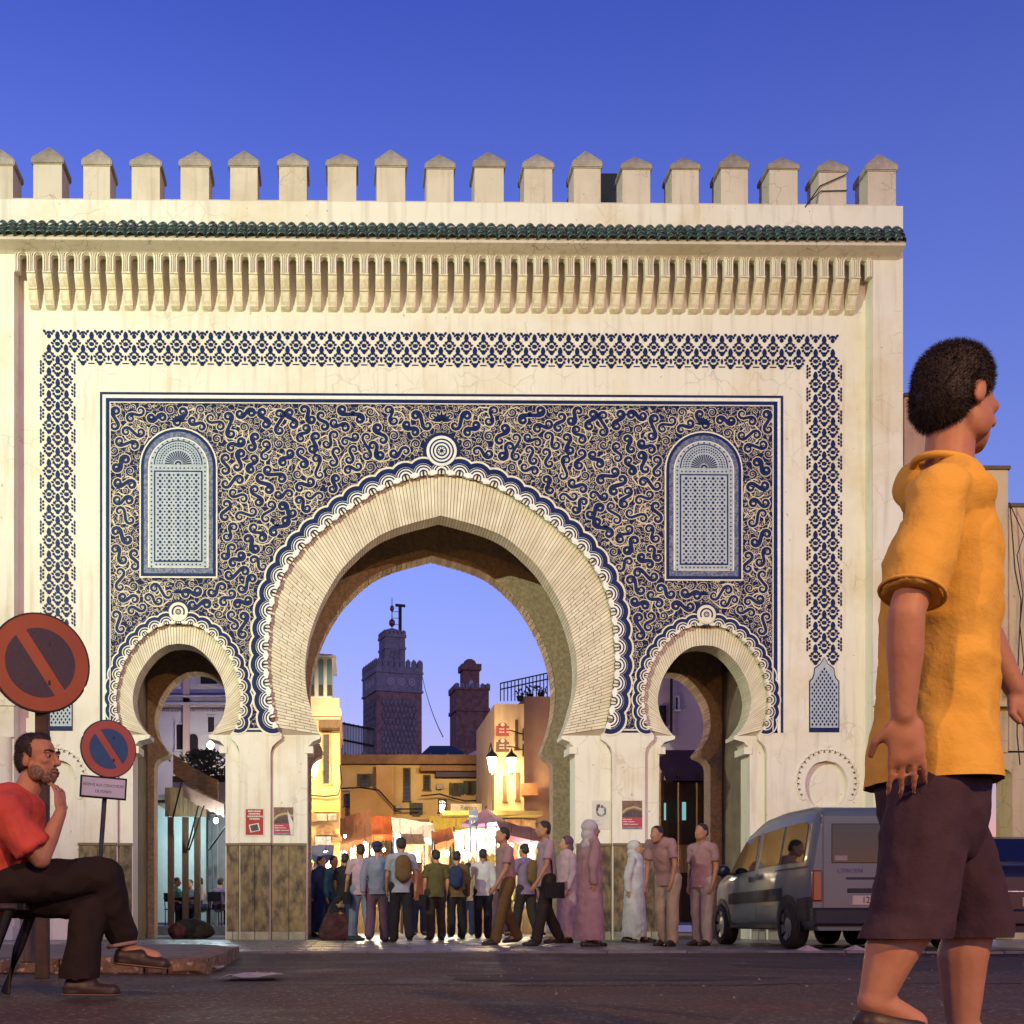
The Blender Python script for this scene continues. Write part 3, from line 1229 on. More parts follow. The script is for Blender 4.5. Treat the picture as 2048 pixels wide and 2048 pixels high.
# the two lattice windows of tilework
for wi, (wx, wy) in enumerate(WIN):
    win = MB()

    def arch_poly(hw, top, bot, n=18):
        pts = [(wx - hw, bot), (wx + hw, bot)]
        cyy = top + hw
        pts += [(wx + hw * math.cos(math.pi * k / n), cyy - hw * math.sin(math.pi * k / n)) for k in range(n + 1)]
        return to_world(pts)

    bz = wy + 150
    tp = wy - 150
    for hw, t_, b_, m_, y in ((78, tp, bz, 0, -0.014), (75, tp + 3, bz - 3, 1, -0.018), (69, tp + 9, bz - 9, 2, -0.022), (60.5, tp + 20, bz - 20, 0, -0.026), (58, tp + 22, bz - 22, 3, -0.030)):
        win.prism(arch_poly(hw, t_, b_), y, y + 0.004, m_, back=False)
    border = win.build('window_surround', [M_CREAM, M_BLUE, mat('fine_blue_script', (0.16, 0.17, 0.24), (0.05, 0.07, 0.16), rough=0.5, scale=26, detail=3, lo=0.45, hi=0.55), M_PALEBLUE], gate)
    lat = MB()
    y = -0.034

    def rect(u0, v0, u1, v1, mi, yy):
        x0, z0 = G(u0, v1)
        x1, z1 = G(u1, v0)
        lat.face([(x0, yy, z0), (x1, yy, z0), (x1, yy, z1), (x0, yy, z1)], mi)

    # inner dark line frames
    top = wy - 62
    rect(wx - 48.5, top - 1, wx + 48.5, wy + 119, 0, y)
    rect(wx - 45.5, top + 2, wx + 45.5, wy + 116, 1, y - 0.003)
    # dots
    nrow, ncol = 29, 9
    for r_ in range(nrow):
        for c_ in range(ncol + (r_ % 2)):
            u = wx - 40.5 + (c_ + (0 if r_ % 2 else 0.5)) * 9.0
            v = top + 8 + r_ * (170.0 / (nrow - 1))
            bigd = (c_ * 2 + (r_ % 2)) % 4 == (r_ * 2) % 4 and r_ % 2 == 0
            lat.disc(G(u, v), (3.1 if bigd else 2.15) / PXM, y - 0.006, 6, 0)
    # dashes round the frame
    for k in range(24):
        v = wy - 70 + k * 8.6
        for sg in (-1, 1):
            lat.disc(G(wx + sg * 53.5, v), 1.9 / PXM, y, 5, 0)
    for k in range(12):
        for v in (wy - 68, wy + 124):
            lat.disc(G(wx - 44 + k * 8, v), 1.9 / PXM, y, 5, 0)
    for k in range(15):
        t = math.pi * (k + 0.5) / 15
        lat.disc(G(wx + 53.5 * math.cos(t), wy - 72 - 53.5 * math.sin(t)), 1.9 / PXM, y, 5, 0)
    # lunette
    cl = G(wx, wy - 75)
    lat.disc(cl, 48.5 / PXM, y, 24, 0, 0, math.pi)
    lat.disc(cl, 46 / PXM, y - 0.003, 24, 1, 0, math.pi)
    for k in range(17):
        t = math.pi * (k + 0.5) / 17
        p = [(cl[0] + q / PXM * math.cos(t), cl[1] + q / PXM * math.sin(t)) for q in (9, 18, 27)]
        lat.ribbon(p, [1.0 / PXM, 2.2 / PXM, 3.0 / PXM], y - 0.006, 0)
    for ring, cnt, rr in ((32, 19, 1.7), (37, 23, 2.0), (42, 27, 1.6)):
        for k in range(cnt):
            t = math.pi * (k + 0.5) / cnt
            lat.disc((cl[0] + ring / PXM * math.cos(t), cl[1] + ring / PXM * math.sin(t)), rr / PXM, y - 0.006, 5, 0)
    lat.disc(cl, 7 / PXM, y - 0.006, 10, 0, 0, math.pi, 3.2 / PXM)
    lat.build('window_lattice', [M_NAVY, M_PALEBLUE], border, kind='stuff')

# ------------------------------------------------------------------ palmette border, one motif after another
mot = MB()
s = 1.14 / PXM


def petal(cx, cy, w, h, ang, mi=0, y=-0.012, n=8, pt=0.35):
    pts = []
    for k in range(n):
        t = math.tau * k / n
        x_, y_ = w * 1.22 * math.cos(t) * (1 - pt * abs(math.sin(t)) ** 3), h * math.sin(t)
        pts.append((cx + x_ * math.cos(ang) - y_ * math.sin(ang), cy + x_ * math.sin(ang) + y_ * math.cos(ang)))
    pts = [(a_ * s, b_ * s) for a_, b_ in pts]
    mot.prism(pts, y, 0.0, mi, back=False)


petal(0, 12.0, 3.4, 8.0, 0)
petal(0, -2.4, 3.7, 3.7, 0, pt=0)
petal(0, -13.0, 3.2, 4.2, 0, pt=0.1)
for sg in (-1, 1):
    petal(sg * 6.0, 2.6, 1.9, 3.0, sg * R(-35))
    petal(sg * 9.0, -1.2, 1.7, 3.0, sg * R(-62))
    petal(sg * 7.2, -6.8, 1.9, 2.7, sg * R(35))
    petal(sg * 4.2, -10.2, 1.6, 2.3, sg * R(20))
    petal(sg * 3.6, 5.2, 1.2, 2.0, sg * R(-20))
mot_me = mot.mesh('border_motif', [M_BLUE])
half = MB()
mot_keep, mot = mot, half
petal(0, -2.4, 3.7, 2.6, 0, pt=0)
petal(0, -9.0, 3.0, 4.0, 0, pt=0.1)
for sg in (-1, 1):
    petal(sg * 8.0, -0.4, 1.9, 3.2, sg * R(-40))
    petal(sg * 5.2, -4.8, 1.6, 2.4, sg * R(30))
half_me = half.mesh('half_motif', [M_BLUE])
sidep = MB()
mot = sidep
for t in (9, 3, -4, -10):
    petal(1.0, t, 1.4, 3.2, 0)
for t in (5, -1, -7):
    petal(5.2, t, 1.6, 2.4, R(-25))
side_me = sidep.mesh('edge_motif', [M_BLUE])
foot = MB()
mot = foot
petal(0, 5.0, 1.8, 5.0, 0)
mot.prism([(-5.5 * s, -5.4 * s), (5.5 * s, -5.4 * s), (5.5 * s, -3.6 * s), (-5.5 * s, -3.6 * s)], -0.012, 0, back=False)
foot_me = foot.mesh('foot_motif', [M_BLUE])


def put(me, u, v, name, flip=False):
    x, z = G(u, v)
    o = link(name, me, gate, (x, -0.001, z))
    if flip:
        o.scale.x = -1
    return o


PITCH = 32.7
B0, B1 = 80.0, 1683.0
nb = 46
pit = (B1 - B0 - 36) / nb
for i in range(nb + 1):
    u = B0 + 18 + i * pit
    put(half_me, u, 667, 'border_half_motif')
    put(mot_me, u, 716, 'border_motif')
    if i < nb:
        put(mot_me, u + pit / 2, 690, 'border_motif')
        if 152 < u + pit / 2 < 1612:
            put(foot_me, u + pit / 2, 726, 'border_foot')
for side, c in ((0, 115.5), (1, 1648.0)):
    v = 716 + 45.6
    k = 0
    end = 1352 if side else 1372
    while v < end:
        for dx in (-17.5, 17.5):
            put(mot_me, c + dx, v, 'border_motif')
        put(mot_me, c, v - 22.8, 'border_motif')
        put(side_me, c - 35, v - 22.8, 'border_edge')
        put(side_me, c + 35, v - 22.8, 'border_edge', True)
        v += 45.6
    # pointed lattice panel at the foot of the border
    t0 = 1322 if side else 1340
    hw = 30
    pl = MB()
    outl = [(c - hw, 1463), (c + hw, 1463), (c + hw, t0 + 38), (c + hw - 6, t0 + 32), (c + hw - 9, t0 + 24), (c + 20, t0 + 12), (c + 8, t0 + 3), (c, t0 - 10), (c - 8, t0 + 3), (c - 20, t0 + 12), (c - hw + 9, t0 + 24), (c - hw + 6, t0 + 32), (c - hw, t0 + 38)]
    pl.prism(to_world(outl), -0.012, 0, 0, back=False)
    inn = [(c + (x - c) * 0.93, t0 + 2 + (y_ - t0) * 0.988 if y_ < 1400 else 1454) for x, y_ in outl]
    pl.prism(to_world(inn), -0.016, -0.012, 1, back=False)
    row, v = 0, t0 + 14
    while v < 1450:
        for q in range(-3, 4):
            u = c + (q + (0.5 if row % 2 else 0)) * 8.0
            lim = hw - 4 if v > t0 + 40 else (v - t0) * 0.5 + 1
            if abs(u - c) < lim:
                x, z = G(u, v)
                w_ = 2.3 / PXM
                pl.face([(x, -0.019, z - w_ * 1.5), (x + w_, -0.019, z), (x, -0.019, z + w_ * 1.5), (x - w_, -0.019, z)], 0)
        row += 1
        v += 6.2
    pl.build('border_lattice', [M_BLUE, M_PALEBLUE], gate)

# ------------------------------------------------------------------ pilasters, cornice, corbels
xa, xb = W(1746, 0, PRO).x, W(1806, 0, PRO).x
ZCOR = W(900, 486, PRO).z
PTOP = W(900, 405, PRO).z
mb = MB()
mb.box((xa, PRO, -0.05), (xb, YR1, PTOP - 0.001))
mb.build('pilaster', M_PLASTER, gate)
xl0, xl1 = W(-170, 0, PRO).x, W(28, 0, PRO).x
mb = MB()
mb.box((xl0, PRO, -0.05), (xl1, YR1, PTOP - 0.001))
mb.build('pilaster', M_PLASTER, gate)
# half column with capital on the left pilaster, moulded block on the right one
for sgn, u in ((0, 6), (1, 1776)):
    mb = MB()
    p = W(u, 1475, PRO)
    zt, zc, z2 = W(u, 1400, PRO).z, W(u, 1413, PRO).z, p.z
    hw = 0.26 if sgn == 0 else 0.30
    mb.box((p.x - hw, PRO - 0.10, zc), (p.x + hw, PRO - 0.001, zt))
    mb.box((p.x - hw + 0.04, PRO - 0.07, z2), (p.x + hw - 0.04, PRO - 0.001, zc - 0.001))
    mb.tube([(p.x, PRO - 0.0, 0.25), (p.x, PRO - 0.0, z2 - 0.001)], 0.17, 16)
    mb.box((p.x - 0.24, PRO - 0.22, 0.0), (p.x + 0.24, PRO - 0.001, 0.25))
    mb.build('engaged_column', M_PLASTER, gate)

# upper band above the corbel arcade
NA = 54
ua0, ua1 = 46.0, 1727.5
step = (ua1 - ua0) / (NA - 1)
XA0 = xl1 + 0.001
XA1 = xa - 0.001
zb0 = W(900, 549, PRO).z     # lower edge of the pierced band
zb1 = W(900, 520, PRO).z     # spring of little arches
holes = []
band = [(XA0, zb0)]
for i in range(NA):
    x = W(ua0 + i * step, 0, PRO).x
    hw = 7.2 / PXM
    if x - hw < XA0 + 0.01:
        continue
    if x + hw > XA1 - 0.01:
        continue
    band += [(x - hw, zb0), (x - hw, zb1)]
    band += [(x + hw * math.cos(math.pi - math.pi * k / 6), zb1 + hw * 0.9 * math.sin(math.pi * k / 6)) for k in range(1, 6)]
    band += [(x + hw, zb1), (x + hw, zb0)]
band += [(XA1, zb0), (XA1, PTOP - 0.002), (XA0, PTOP - 0.002)]
mb = MB()
mb.prism(band, PRO, PRO + 0.14)
mb.build('arcade_band', M_PLASTER, gate)
mb = MB()
mb.box((XA0, PRO + 0.1401, W(900, 505, PRO).z), (XA1, YR1 - 0.5, PTOP - 0.004))
mb.build('upper_wall', M_PLASTER, gate)

zc0, zc1, zc2 = W(900, 549, PRO).z, W(900, 584, PRO).z, W(900, 620, PRO).z
for i in range(NA):
    x = W(ua0 + i * step, 0, PRO).x
    mb = MB()
    # raised archivolt lines round each opening
    for e, w_ in ((9.8, 2.0), (14.2, 1.2)):
        hw = e / PXM
        if x - hw < XA0 or x + hw > XA1:
            continue
        pts = [(x - hw, zb0)] + [(x + hw * math.cos(math.pi - math.pi * k / 10), zb1 + hw * 0.95 * math.sin(math.pi * k / 10)) for k in range(11)] + [(x + hw, zb0)]
        mb.ribbon(pts, w_ / PXM, PRO - 0.035)
        n_ = len(pts)
        for q in range(n_ - 1):
            a_, b_ = pts[q], pts[q + 1]
            for sg in (-1, 1):
                d = Vector((b_[0] - a_[0], b_[1] - a_[1])).normalized() * (w_ / PXM / 2)
                mb.face([(a_[0] - d.y * sg, PRO - 0.035, a_[1] + d.x * sg), (b_[0] - d.y * sg, PRO - 0.035, b_[1] + d.x * sg), (b_[0] - d.y * sg, PRO, b_[1] + d.x * sg), (a_[0] - d.y * sg, PRO, a_[1] + d.x * sg)])
    if mb.f:
        mb.build('archivolt', M_PLASTER, gate)
# corbels share one mesh: two-tier bracket
cw = 8.6 / PXM
prof = [(0.0, 0.0), (PRO - 0.03, 0.0), (PRO - 0.03, -0.035), (PRO + 0.0, -0.045), (PRO + 0.015, -0.12), (PRO + 0.06, -0.22), (PRO + 0.12, -0.315), (PRO + 0.105, -0.32), (PRO + 0.105, -0.355), (PRO + 0.135, -0.365), (PRO + 0.15, -0.46), (PRO + 0.19, -0.58), (PRO + 0.235, -0.655), (PRO + 0.225, -0.66), (PRO + 0.225, -0.685), (PRO + 0.27, -0.72), (0.0, -0.76)]
cb = MB()
n_ = len(prof)
k_ = (zc0 - W(900, 622, -0.08).z) / 0.76
vs = [(sg * cw, y_, z_ * k_) for sg in (-1, 1) for y_, z_ in prof]
fs = [(q, q + 1, n_ + q + 1, n_ + q) for q in range(n_ - 1)]
cb.raw(vs, fs)
for sg, off in ((-1, 0), (1, n_)):
    tri = tessellate_polygon([[Vector((y_, z_, 0)) for y_, z_ in prof]])
    cb.raw([(sg * cw, y_, z_ * k_) for y_, z_ in prof], [t for t in tri])
M_CORB = mat('corbel_plaster', (0.70, 0.62, 0.46), (0.52, 0.42, 0.24), rough=0.85, scale=3.5, lo=0.36, hi=0.56, stretch=(3, 3, 1), bump=0.2, rand=0.08)
cb_me = cb.mesh('corbel', M_CORB)
for i in range(NA - 1):
    x = W(ua0 + (i + 0.5) * step, 0, PRO).x
    if x + cw > XA1 - 0.01:
        continue
    link('corbel', cb_me, gate, (x, -0.001, zc0 - 0.001))
# brackets end in soft shadowed wall; small fillet ledge below the band on the pilaster side
# ------------------------------------------------------------------ glazed roof tiles along the cornice
tl = MB()
rad, ln = 0.098, 0.20
n_ = 8
prof = []
for k in range(n_ + 1):
    t = math.pi * k / n_
    prof.append((math.cos(t), math.sin(t)))
vs, fs = [], []
for yy, rr in ((0.0, rad), (ln, rad * 0.92), (0.0, rad - 0.022)):
    vs += [(rr * c_, yy, rr * s_ * 1.05) for c_, s_ in prof]
m_ = n_ + 1
for k in range(n_):
    fs += [(k, k + 1, m_ + k + 1, m_ + k), (2 * m_ + k + 1, k + 1, k, 2 * m_ + k)][0:2]
tl.raw(vs, fs, 0, True)
tl_me = tl.mesh('roof_tile', M_GREEN)
NT = 91
slope = R(60)
yfr, zfr = PRO - 0.30, W(900, 478, PRO - 0.3).z
xt0, xt1 = W(-12, 0, PRO - 0.3).x, W(1812, 0, PRO - 0.3).x
rj = random.Random(3)
for i in range(NT):
    x = xt0 + (xt1 - xt0) * (i + 0.5) / NT
    for k in range(3):
        d = 0.108 * k
        o = link('roof_tile', tl_me, gate, (x + rj.uniform(-0.008, 0.008), yfr + d * math.cos(slope) + rj.uniform(-0.006, 0.006), zfr + d * math.sin(slope) + 0.012 * k + rj.uniform(-0.008, 0.008)))
        o.rotation_euler = (slope * 0.72 + rj.uniform(-0.05, 0.05), rj.uniform(-0.12, 0.12), rj.uniform(-0.07, 0.07))
mb = MB()
lp = [(PRO - 0.29, zfr - 0.055), (PRO - 0.29, zfr - 0.01), (PRO + 0.02, zfr + 0.36), (PRO + 0.02, zfr - 0.055 - 0.12), (PRO - 0.06, zfr - 0.13)]
mb.raw([(x_, y_, z_) for x_ in (xt0, xt1) for y_, z_ in lp], [(0, 1, 6, 5), (1, 2, 7, 6), (2, 3, 8, 7), (3, 4, 9, 8), (4, 0, 5, 9), (0, 4, 3, 2, 1), (5, 6, 7, 8, 9)])
mb.build('tile_eave', M_PARAPET, gate)

# ------------------------------------------------------------------ parapet and merlons
YP = PRO + 0.03
pz0, pz1 = PTOP - 0.002, W(900, 404, YP).z
xp0, xp1 = W(-170, 0, YP).x, W(1793, 0, YP).x
mb = MB()
mb.box((xp0, YP, W(900, 452, YP).z), (xp1, YP + 0.62, pz1 + 0.012))
mb.build('parapet', M_PARAPET, gate)
mer = MB()
hw, hc = 0.262, 0.298
ph = W(900, 338, YP).z - pz1
mer.box((-hw, 0, 0.0), (hw, 0.56, ph))
mer_me = mer.mesh('merlon', M_PARAPET)
cp = MB()
ch = 0.115
vs = [(-hc, -0.035, 0), (hc, -0.035, 0), (hc, 0.60, 0), (-hc, 0.60, 0), (-hc, -0.035, ch), (hc, -0.035, ch), (hc, 0.60, ch), (-hc, 0.60, ch), (0, 0.13, ch + 0.27), (0, 0.42, ch + 0.27)]
cp.raw(vs, [(0, 3, 2, 1), (0, 1, 5, 4), (1, 2, 6, 5), (2, 3, 7, 6), (3, 0, 4, 7), (4, 5, 8), (5, 6, 9, 8), (6, 7, 9), (7, 4, 8, 9)])
bm = bmesh.new()
cap_me = cp.mesh('merlon_cap', M_CAPST)
bm.from_mesh(cap_me)
bmesh.ops.bevel(bm, geom=bm.edges[:], offset=0.018, segments=2, affect='EDGES')
bm.to_mesh(cap_me)
bm.free()
for i in range(19):
    u = 95 + 98.15 * (i - 1)
    if i == 18:
        u = 1764
    x = W(u, 0, YP).x
    o = link('merlon', mer_me, gate, (x, YP + 0.006, pz1 + 0.013))
    o.rotation_euler.z = rj.uniform(-0.01, 0.01)
    o.scale = (rj.uniform(0.95, 1.05), 1.0, rj.uniform(0.96, 1.05))
    c_ = link('merlon_cap', cap_me, o, (0, 0, ph + 0.001), local=True)
    c_.rotation_euler.y = rj.uniform(-0.025, 0.025)
    c_.scale.z = rj.uniform(0.85, 1.15)

# cable run across the last merlons
mb = MB()
mb.tube([tuple(W(u, v, YP - 0.03)) for u, v in ((1610, 415), (1640, 372), (1692, 349))], 0.012, 5)
mb.tube([tuple(W(u, v, YP - 0.03)) for u, v in ((1620, 402), (1642, 382), (1694, 381))], 0.010, 5)
mb.build('parapet_cable', mat('black_cable', (0.02, 0.02, 0.02), rough=0.6), gate)

# ------------------------------------------------------------------ stone dado, plinth, niche scallops
ZD = W(520, 1686, 0).z
ZP = 0.15
rd = random.Random(5)


def dado(u0, u1, y, n):
    xs = [G(u0 + (u1 - u0) * k / n, 0)[0] for k in range(n + 1)]
    for k in range(n):
        b = MB()
        b.bevbox((xs[k] + 0.003, y - 0.035 - rd.uniform(0, 0.008), ZP + 0.004), (xs[k + 1] - 0.003, y - 0.001, ZD - 0.05), 0.004)
        b.build('dado_slab', M_DADO, gate)
    b = MB()
    b.box((xs[0] - 0.01, y - 0.06, ZD - 0.048), (xs[-1] + 0.01, y - 0.001, ZD))
    b.build('dado_cap', mat('dark_stone_cap', (0.17, 0.13, 0.08), rough=0.6), gate)
    m = max(2, n)
    xs = [xs[0] + (xs[-1] - xs[0]) * k / m for k in range(m + 1)]
    for k in range(m):
        b = MB()
        b.bevbox((xs[k] + 0.004, y - 0.05, -0.02), (xs[k + 1] - 0.004, y - 0.001, ZP), 0.012)
        b.build('plinth_block', M_PLINTH, gate)


dado(452, 478, REC - 0.032, 1)
dado(480.5, 539.5, -0.002, 2)
dado(543, 612, REC - 0.032, 2)
dado(1154, 1223, REC - 0.032, 2)
dado(1226.5, 1288, -0.002, 2)
dado(1291.5, 1318, REC - 0.032, 1)
dado(158, 233, -0.002, 2)
dado(237, 262, REC - 0.032, 1)
dado(1506, 1533, REC - 0.032, 1)
dado(1536, 1722, -0.002, 5)
for cx in (112, 1653):
    mb = MB()
    for k in range(23):
        t = math.pi * (-0.18 + 1.36 * k / 22)
        c = (cx + 56 * math.cos(t), 1562 - 56 * math.sin(t) * (1.06 if math.sin(t) > 0 else 1.0))
        w = G(*c)
        mb.disc(w, 7.6 / PXM, -0.022, 8, 0, t - R(100), t + R(100), 4.6 / PXM)
        vs = []
        for q in range(9):
            tt = t - R(100) + R(200) * q / 8
            vs += [(w[0] + 7.6 / PXM * math.cos(tt), yy, w[1] + 7.6 / PXM * math.sin(tt)) for yy in (-0.022, 0.0)]
        mb.raw(vs, [(q * 2, q * 2 + 1, q * 2 + 3, q * 2 + 2) for q in range(8)])
    d = G(cx, 1490)
    for q, yy in ((0.075, -0.012), (0.045, -0.022)):
        mb.prism([(d[0], d[1] - q), (d[0] + q, d[1]), (d[0], d[1] + q), (d[0] - q, d[1])], yy, 0.0, back=False)
    mb.build('niche_scallops', M_PLASTER, gate)
# ================================================================== GROUND
def asphalt():
    m = mat('worn_asphalt', (0.105, 0.066, 0.042), (0.034, 0.023, 0.017), rough=0.85, scale=1.1, detail=12, lo=0.3, hi=0.7, bump=1.0, bscale=42, spec=0.22, speck=(42, 0.60, (0.26, 0.18, 0.125)), rough2=0.5, dist=0.03)
    return m


road_h = lambda x, y: 0.014 * noise.noise(Vector((x * 0.35, y * 0.9, 1.0))) + 0.006 * noise.noise(Vector((x * 1.4, y * 3.0, 4.0))) - 0.012
mb = MB()
nx, ny = 70, 90
vs = []
for j in range(ny + 1):
    for i in range(nx + 1):
        x, y = -14 + 30 * i / nx, -30 + 21.5 * j / ny
        vs.append((x, y, road_h(x, y)))
mb.raw(vs, [(j * (nx + 1) + i, j * (nx + 1) + i + 1, (j + 1) * (nx + 1) + i + 1, (j + 1) * (nx + 1) + i) for j in range(ny) for i in range(nx)], 0, True)
road = mb.build('road', asphalt(), kind='structure')
rs_ = random.Random(14)
for y_, x0, x1, w_ in ((-15.2, -5, 12, 0.022), (-13.4, 0.5, 13, 0.016), (-11.3, -3, 12, 0.03), (-9.9, -1, 12, 0.03)):
    q = MB()
    n = 90
    P = [(x0 + (x1 - x0) * k / n, y_ + 0.16 * noise.noise(Vector((k * 0.22, y_, 0))) + 0.012 * rs_.uniform(-1, 1)) for k in range(n + 1)]
    vs = [(x, y + sg * w_ * rs_.uniform(0.4, 1.3), road_h(x, y) + 0.004) for sg in (-1, 1) for x, y in P]
    q.raw(vs, [(k, k + 1, n + 2 + k, n + 1 + k) for k in range(n)])
    q.build('shadow_strip', mat('road_shadow_tone', (0.018, 0.014, 0.012), rough=0.6, scale=9), road)  # dark strips standing for shadow lines across the road
for cx, cy, rx, ry in ((5.2, -12.4, 1.7, 1.1), (-2.2, -12.0, 1.0, 0.7), (1.6, -14.4, 1.1, 0.6)):
    q = MB()
    rings = []
    for rr_ in (0.0, 0.33, 0.66, 1.0):
        for k in range(28):
            t = math.tau * k / 28
            x, y = cx + rr_ * rx * math.cos(t) * (1 + 0.18 * math.sin(3 * t + cx)), cy + rr_ * ry * math.sin(t) * (1 + 0.18 * math.cos(2 * t))
            rings.append((x, y, road_h(x, y) + (0.004 if rr_ < 1 else 0.0015)))
    q.raw(rings, [(r_ * 28 + k, (r_ + 1) * 28 + k, (r_ + 1) * 28 + (k + 1) % 28, r_ * 28 + (k + 1) % 28) for r_ in range(3) for k in range(28)], 0, True)
    q.build('road_patch', mat('patch_asphalt', (0.050, 0.034, 0.024), (0.026, 0.018, 0.014), rough=0.8, scale=3, bump=0.8, bscale=40), road)
mb = MB()
mb.face([(-900, -400, -0.06), (900, -400, -0.06), (900, 1800, -0.06), (-900, 1800, -0.06)])
mb.build('ground', mat('bare_earth', (0.12, 0.10, 0.08), rough=0.95), kind='structure')
M_PAVE = mat('worn_paving', (0.20, 0.20, 0.19), (0.09, 0.095, 0.095), rough=0.45, scale=2.2, detail=8, bump=0.4, bscale=30, rand=0.25, spec=0.5, rough2=0.22)
mb = MB()
mb.face([(-30, -8.6, -0.012), (40, -8.6, -0.012), (40, 60, -0.012), (-30, 60, -0.012)])
paving = mb.build('paving', mat('paving_joints', (0.06, 0.06, 0.055), rough=0.8), kind='structure')
# paving slabs near enough to be told apart
slab = MB()
slab.box((0.012, 0.012, -0.03), (0.888, 0.488, 0.0))
slab_me = slab.mesh('paving_slab', M_PAVE)
rp = random.Random(9)
for r_ in range(24):
    y = -8.4 + r_ * 0.5
    for c_ in range(12):
        x = -4.6 + c_ * 0.9 + (0.45 if r_ % 2 else 0)
        if y > -0.6 and not (G(613, 0)[0] < x + 0.2 and x + 0.7 < G(1154, 0)[0]):
            continue
        o = link('paving_slab', slab_me, paving, (x, y, rp.uniform(-0.003, 0.004)))
        o.rotation_euler = (rp.uniform(-0.004, 0.004), rp.uniform(-0.004, 0.004), 0)
mb = MB()
for x0, x1 in ((-30, -4.61), (6.66, 40)):
    mb.face([(x0, -8.4, -0.004), (x1, -8.4, -0.004), (x1, 0, -0.004), (x0, 0, -0.004)])
mb.face([(-30, 3.7, -0.004), (40, 3.7, -0.004), (40, 60, -0.004), (-30, 60, -0.004)])
mb.build('street_paving', M_PAVE, kind='structure')
# flush stone border between road and paving
for k in range(26):
    mb = MB()
    x = -9 + k * 0.92
    mb.box((x + 0.006, -8.75, -0.05), (x + 0.914, -8.42, 0.012 + 0.006 * math.sin(k * 2.1)))
    mb.build('border_stone', mat('border_stone', (0.24, 0.23, 0.21), (0.12, 0.115, 0.105), rough=0.6, rand=0.25), paving)

# raised pavement in the left foreground with kerb stones
pk = MB()
Xk = WD(402, 276).x
outl = [(-14, -13.7), (Xk - 0.25, -13.7), (Xk - 0.06, -13.6), (Xk, -13.42), (Xk - 0.1, -10.2), (Xk - 0.6, -8.9), (-14, -8.9)]
n_ = len(outl)
pk.raw([(x, y, 0.095) for x, y in outl] + [(x, y, -0.03) for x, y in outl], [tuple(range(n_))] + [(k, n_ + k, n_ + (k + 1) % n_, (k + 1) % n_)[::-1] for k in range(n_)])
pave_l = pk.build('pavement', mat('dirty_pavement', (0.20, 0.155, 0.105), (0.11, 0.085, 0.06), rough=0.8, scale=3, detail=10, bump=0.8, bscale=22, speck=(30, 0.66, (0.30, 0.24, 0.16))), kind='structure')
M_KERB = mat('kerb_stone', (0.25, 0.17, 0.10), (0.11, 0.075, 0.045), rough=0.85, scale=7, detail=10, bump=1.0, bscale=18, rand=0.2, speck=(22, 0.60, (0.36, 0.26, 0.15)), dist=0.03)
x = -6.2
while x < Xk - 0.3:
    w_ = rp.uniform(0.55, 0.8)
    e = min(x + w_, Xk - 0.22)
    mb = MB()
    mb.bevbox((x + 0.006, -13.82 + rp.uniform(-0.01, 0.01), -0.03), (e - 0.006, -13.60, 0.10 + rp.uniform(-0.008, 0.008)), 0.03)
    mb.build('kerb_stone', M_KERB, pave_l)
    x = e
mb = MB()
mb.bevbox((Xk - 0.215, -13.80, -0.03), (Xk + 0.06, -13.45, 0.098), 0.04)
mb.build('kerb_stone', M_KERB, pave_l)
y_ = -13.44
while y_ < -10.4:
    w_ = rp.uniform(0.5, 0.75)
    mb = MB()
    xo = rp.uniform(-0.015, 0.015) - 0.035 * (y_ + 13.4)
    mb.bevbox((Xk - 0.18 + xo, y_ + 0.01, -0.03), (Xk + 0.05 + xo, y_ + w_, 0.10 + rp.uniform(-0.012, 0.008)), 0.025)
    mb.build('kerb_stone', M_KERB, pave_l)
    y_ += w_

# ================================================================== BUILDINGS BEYOND
def facade_mat(name, c, c2):
    return mat(name, c, c2, rough=0.88, scale=1.2, detail=9, lo=0.35, hi=0.65, bump=0.25, bscale=20)


M_WOOD = mat('dark_wood', (0.12, 0.065, 0.03), (0.06, 0.032, 0.016), rough=0.65, scale=5, stretch=(6, 6, 1), bump=0.2)
M_WOODL = mat('pale_wood', (0.36, 0.24, 0.12), (0.22, 0.14, 0.07), rough=0.7, scale=4, stretch=(7, 7, 1), bump=0.2, rand=0.2)
M_IRON = mat('black_iron', (0.02, 0.02, 0.022), rough=0.5, metal=0.6)
M_PANE = glass('dark_pane', (0.03, 0.03, 0.035))


def wbox(name, u0, u1, v0, v1, Y, dep, m, parent, proud=0.0):
    a, b = W(u0, v1, Y), W(u1, v0, Y)
    q = MB()
    q.box((a.x, Y - proud, max(-0.02, a.z)), (b.x, Y + dep, b.z))
    return q.build(name, m, parent)


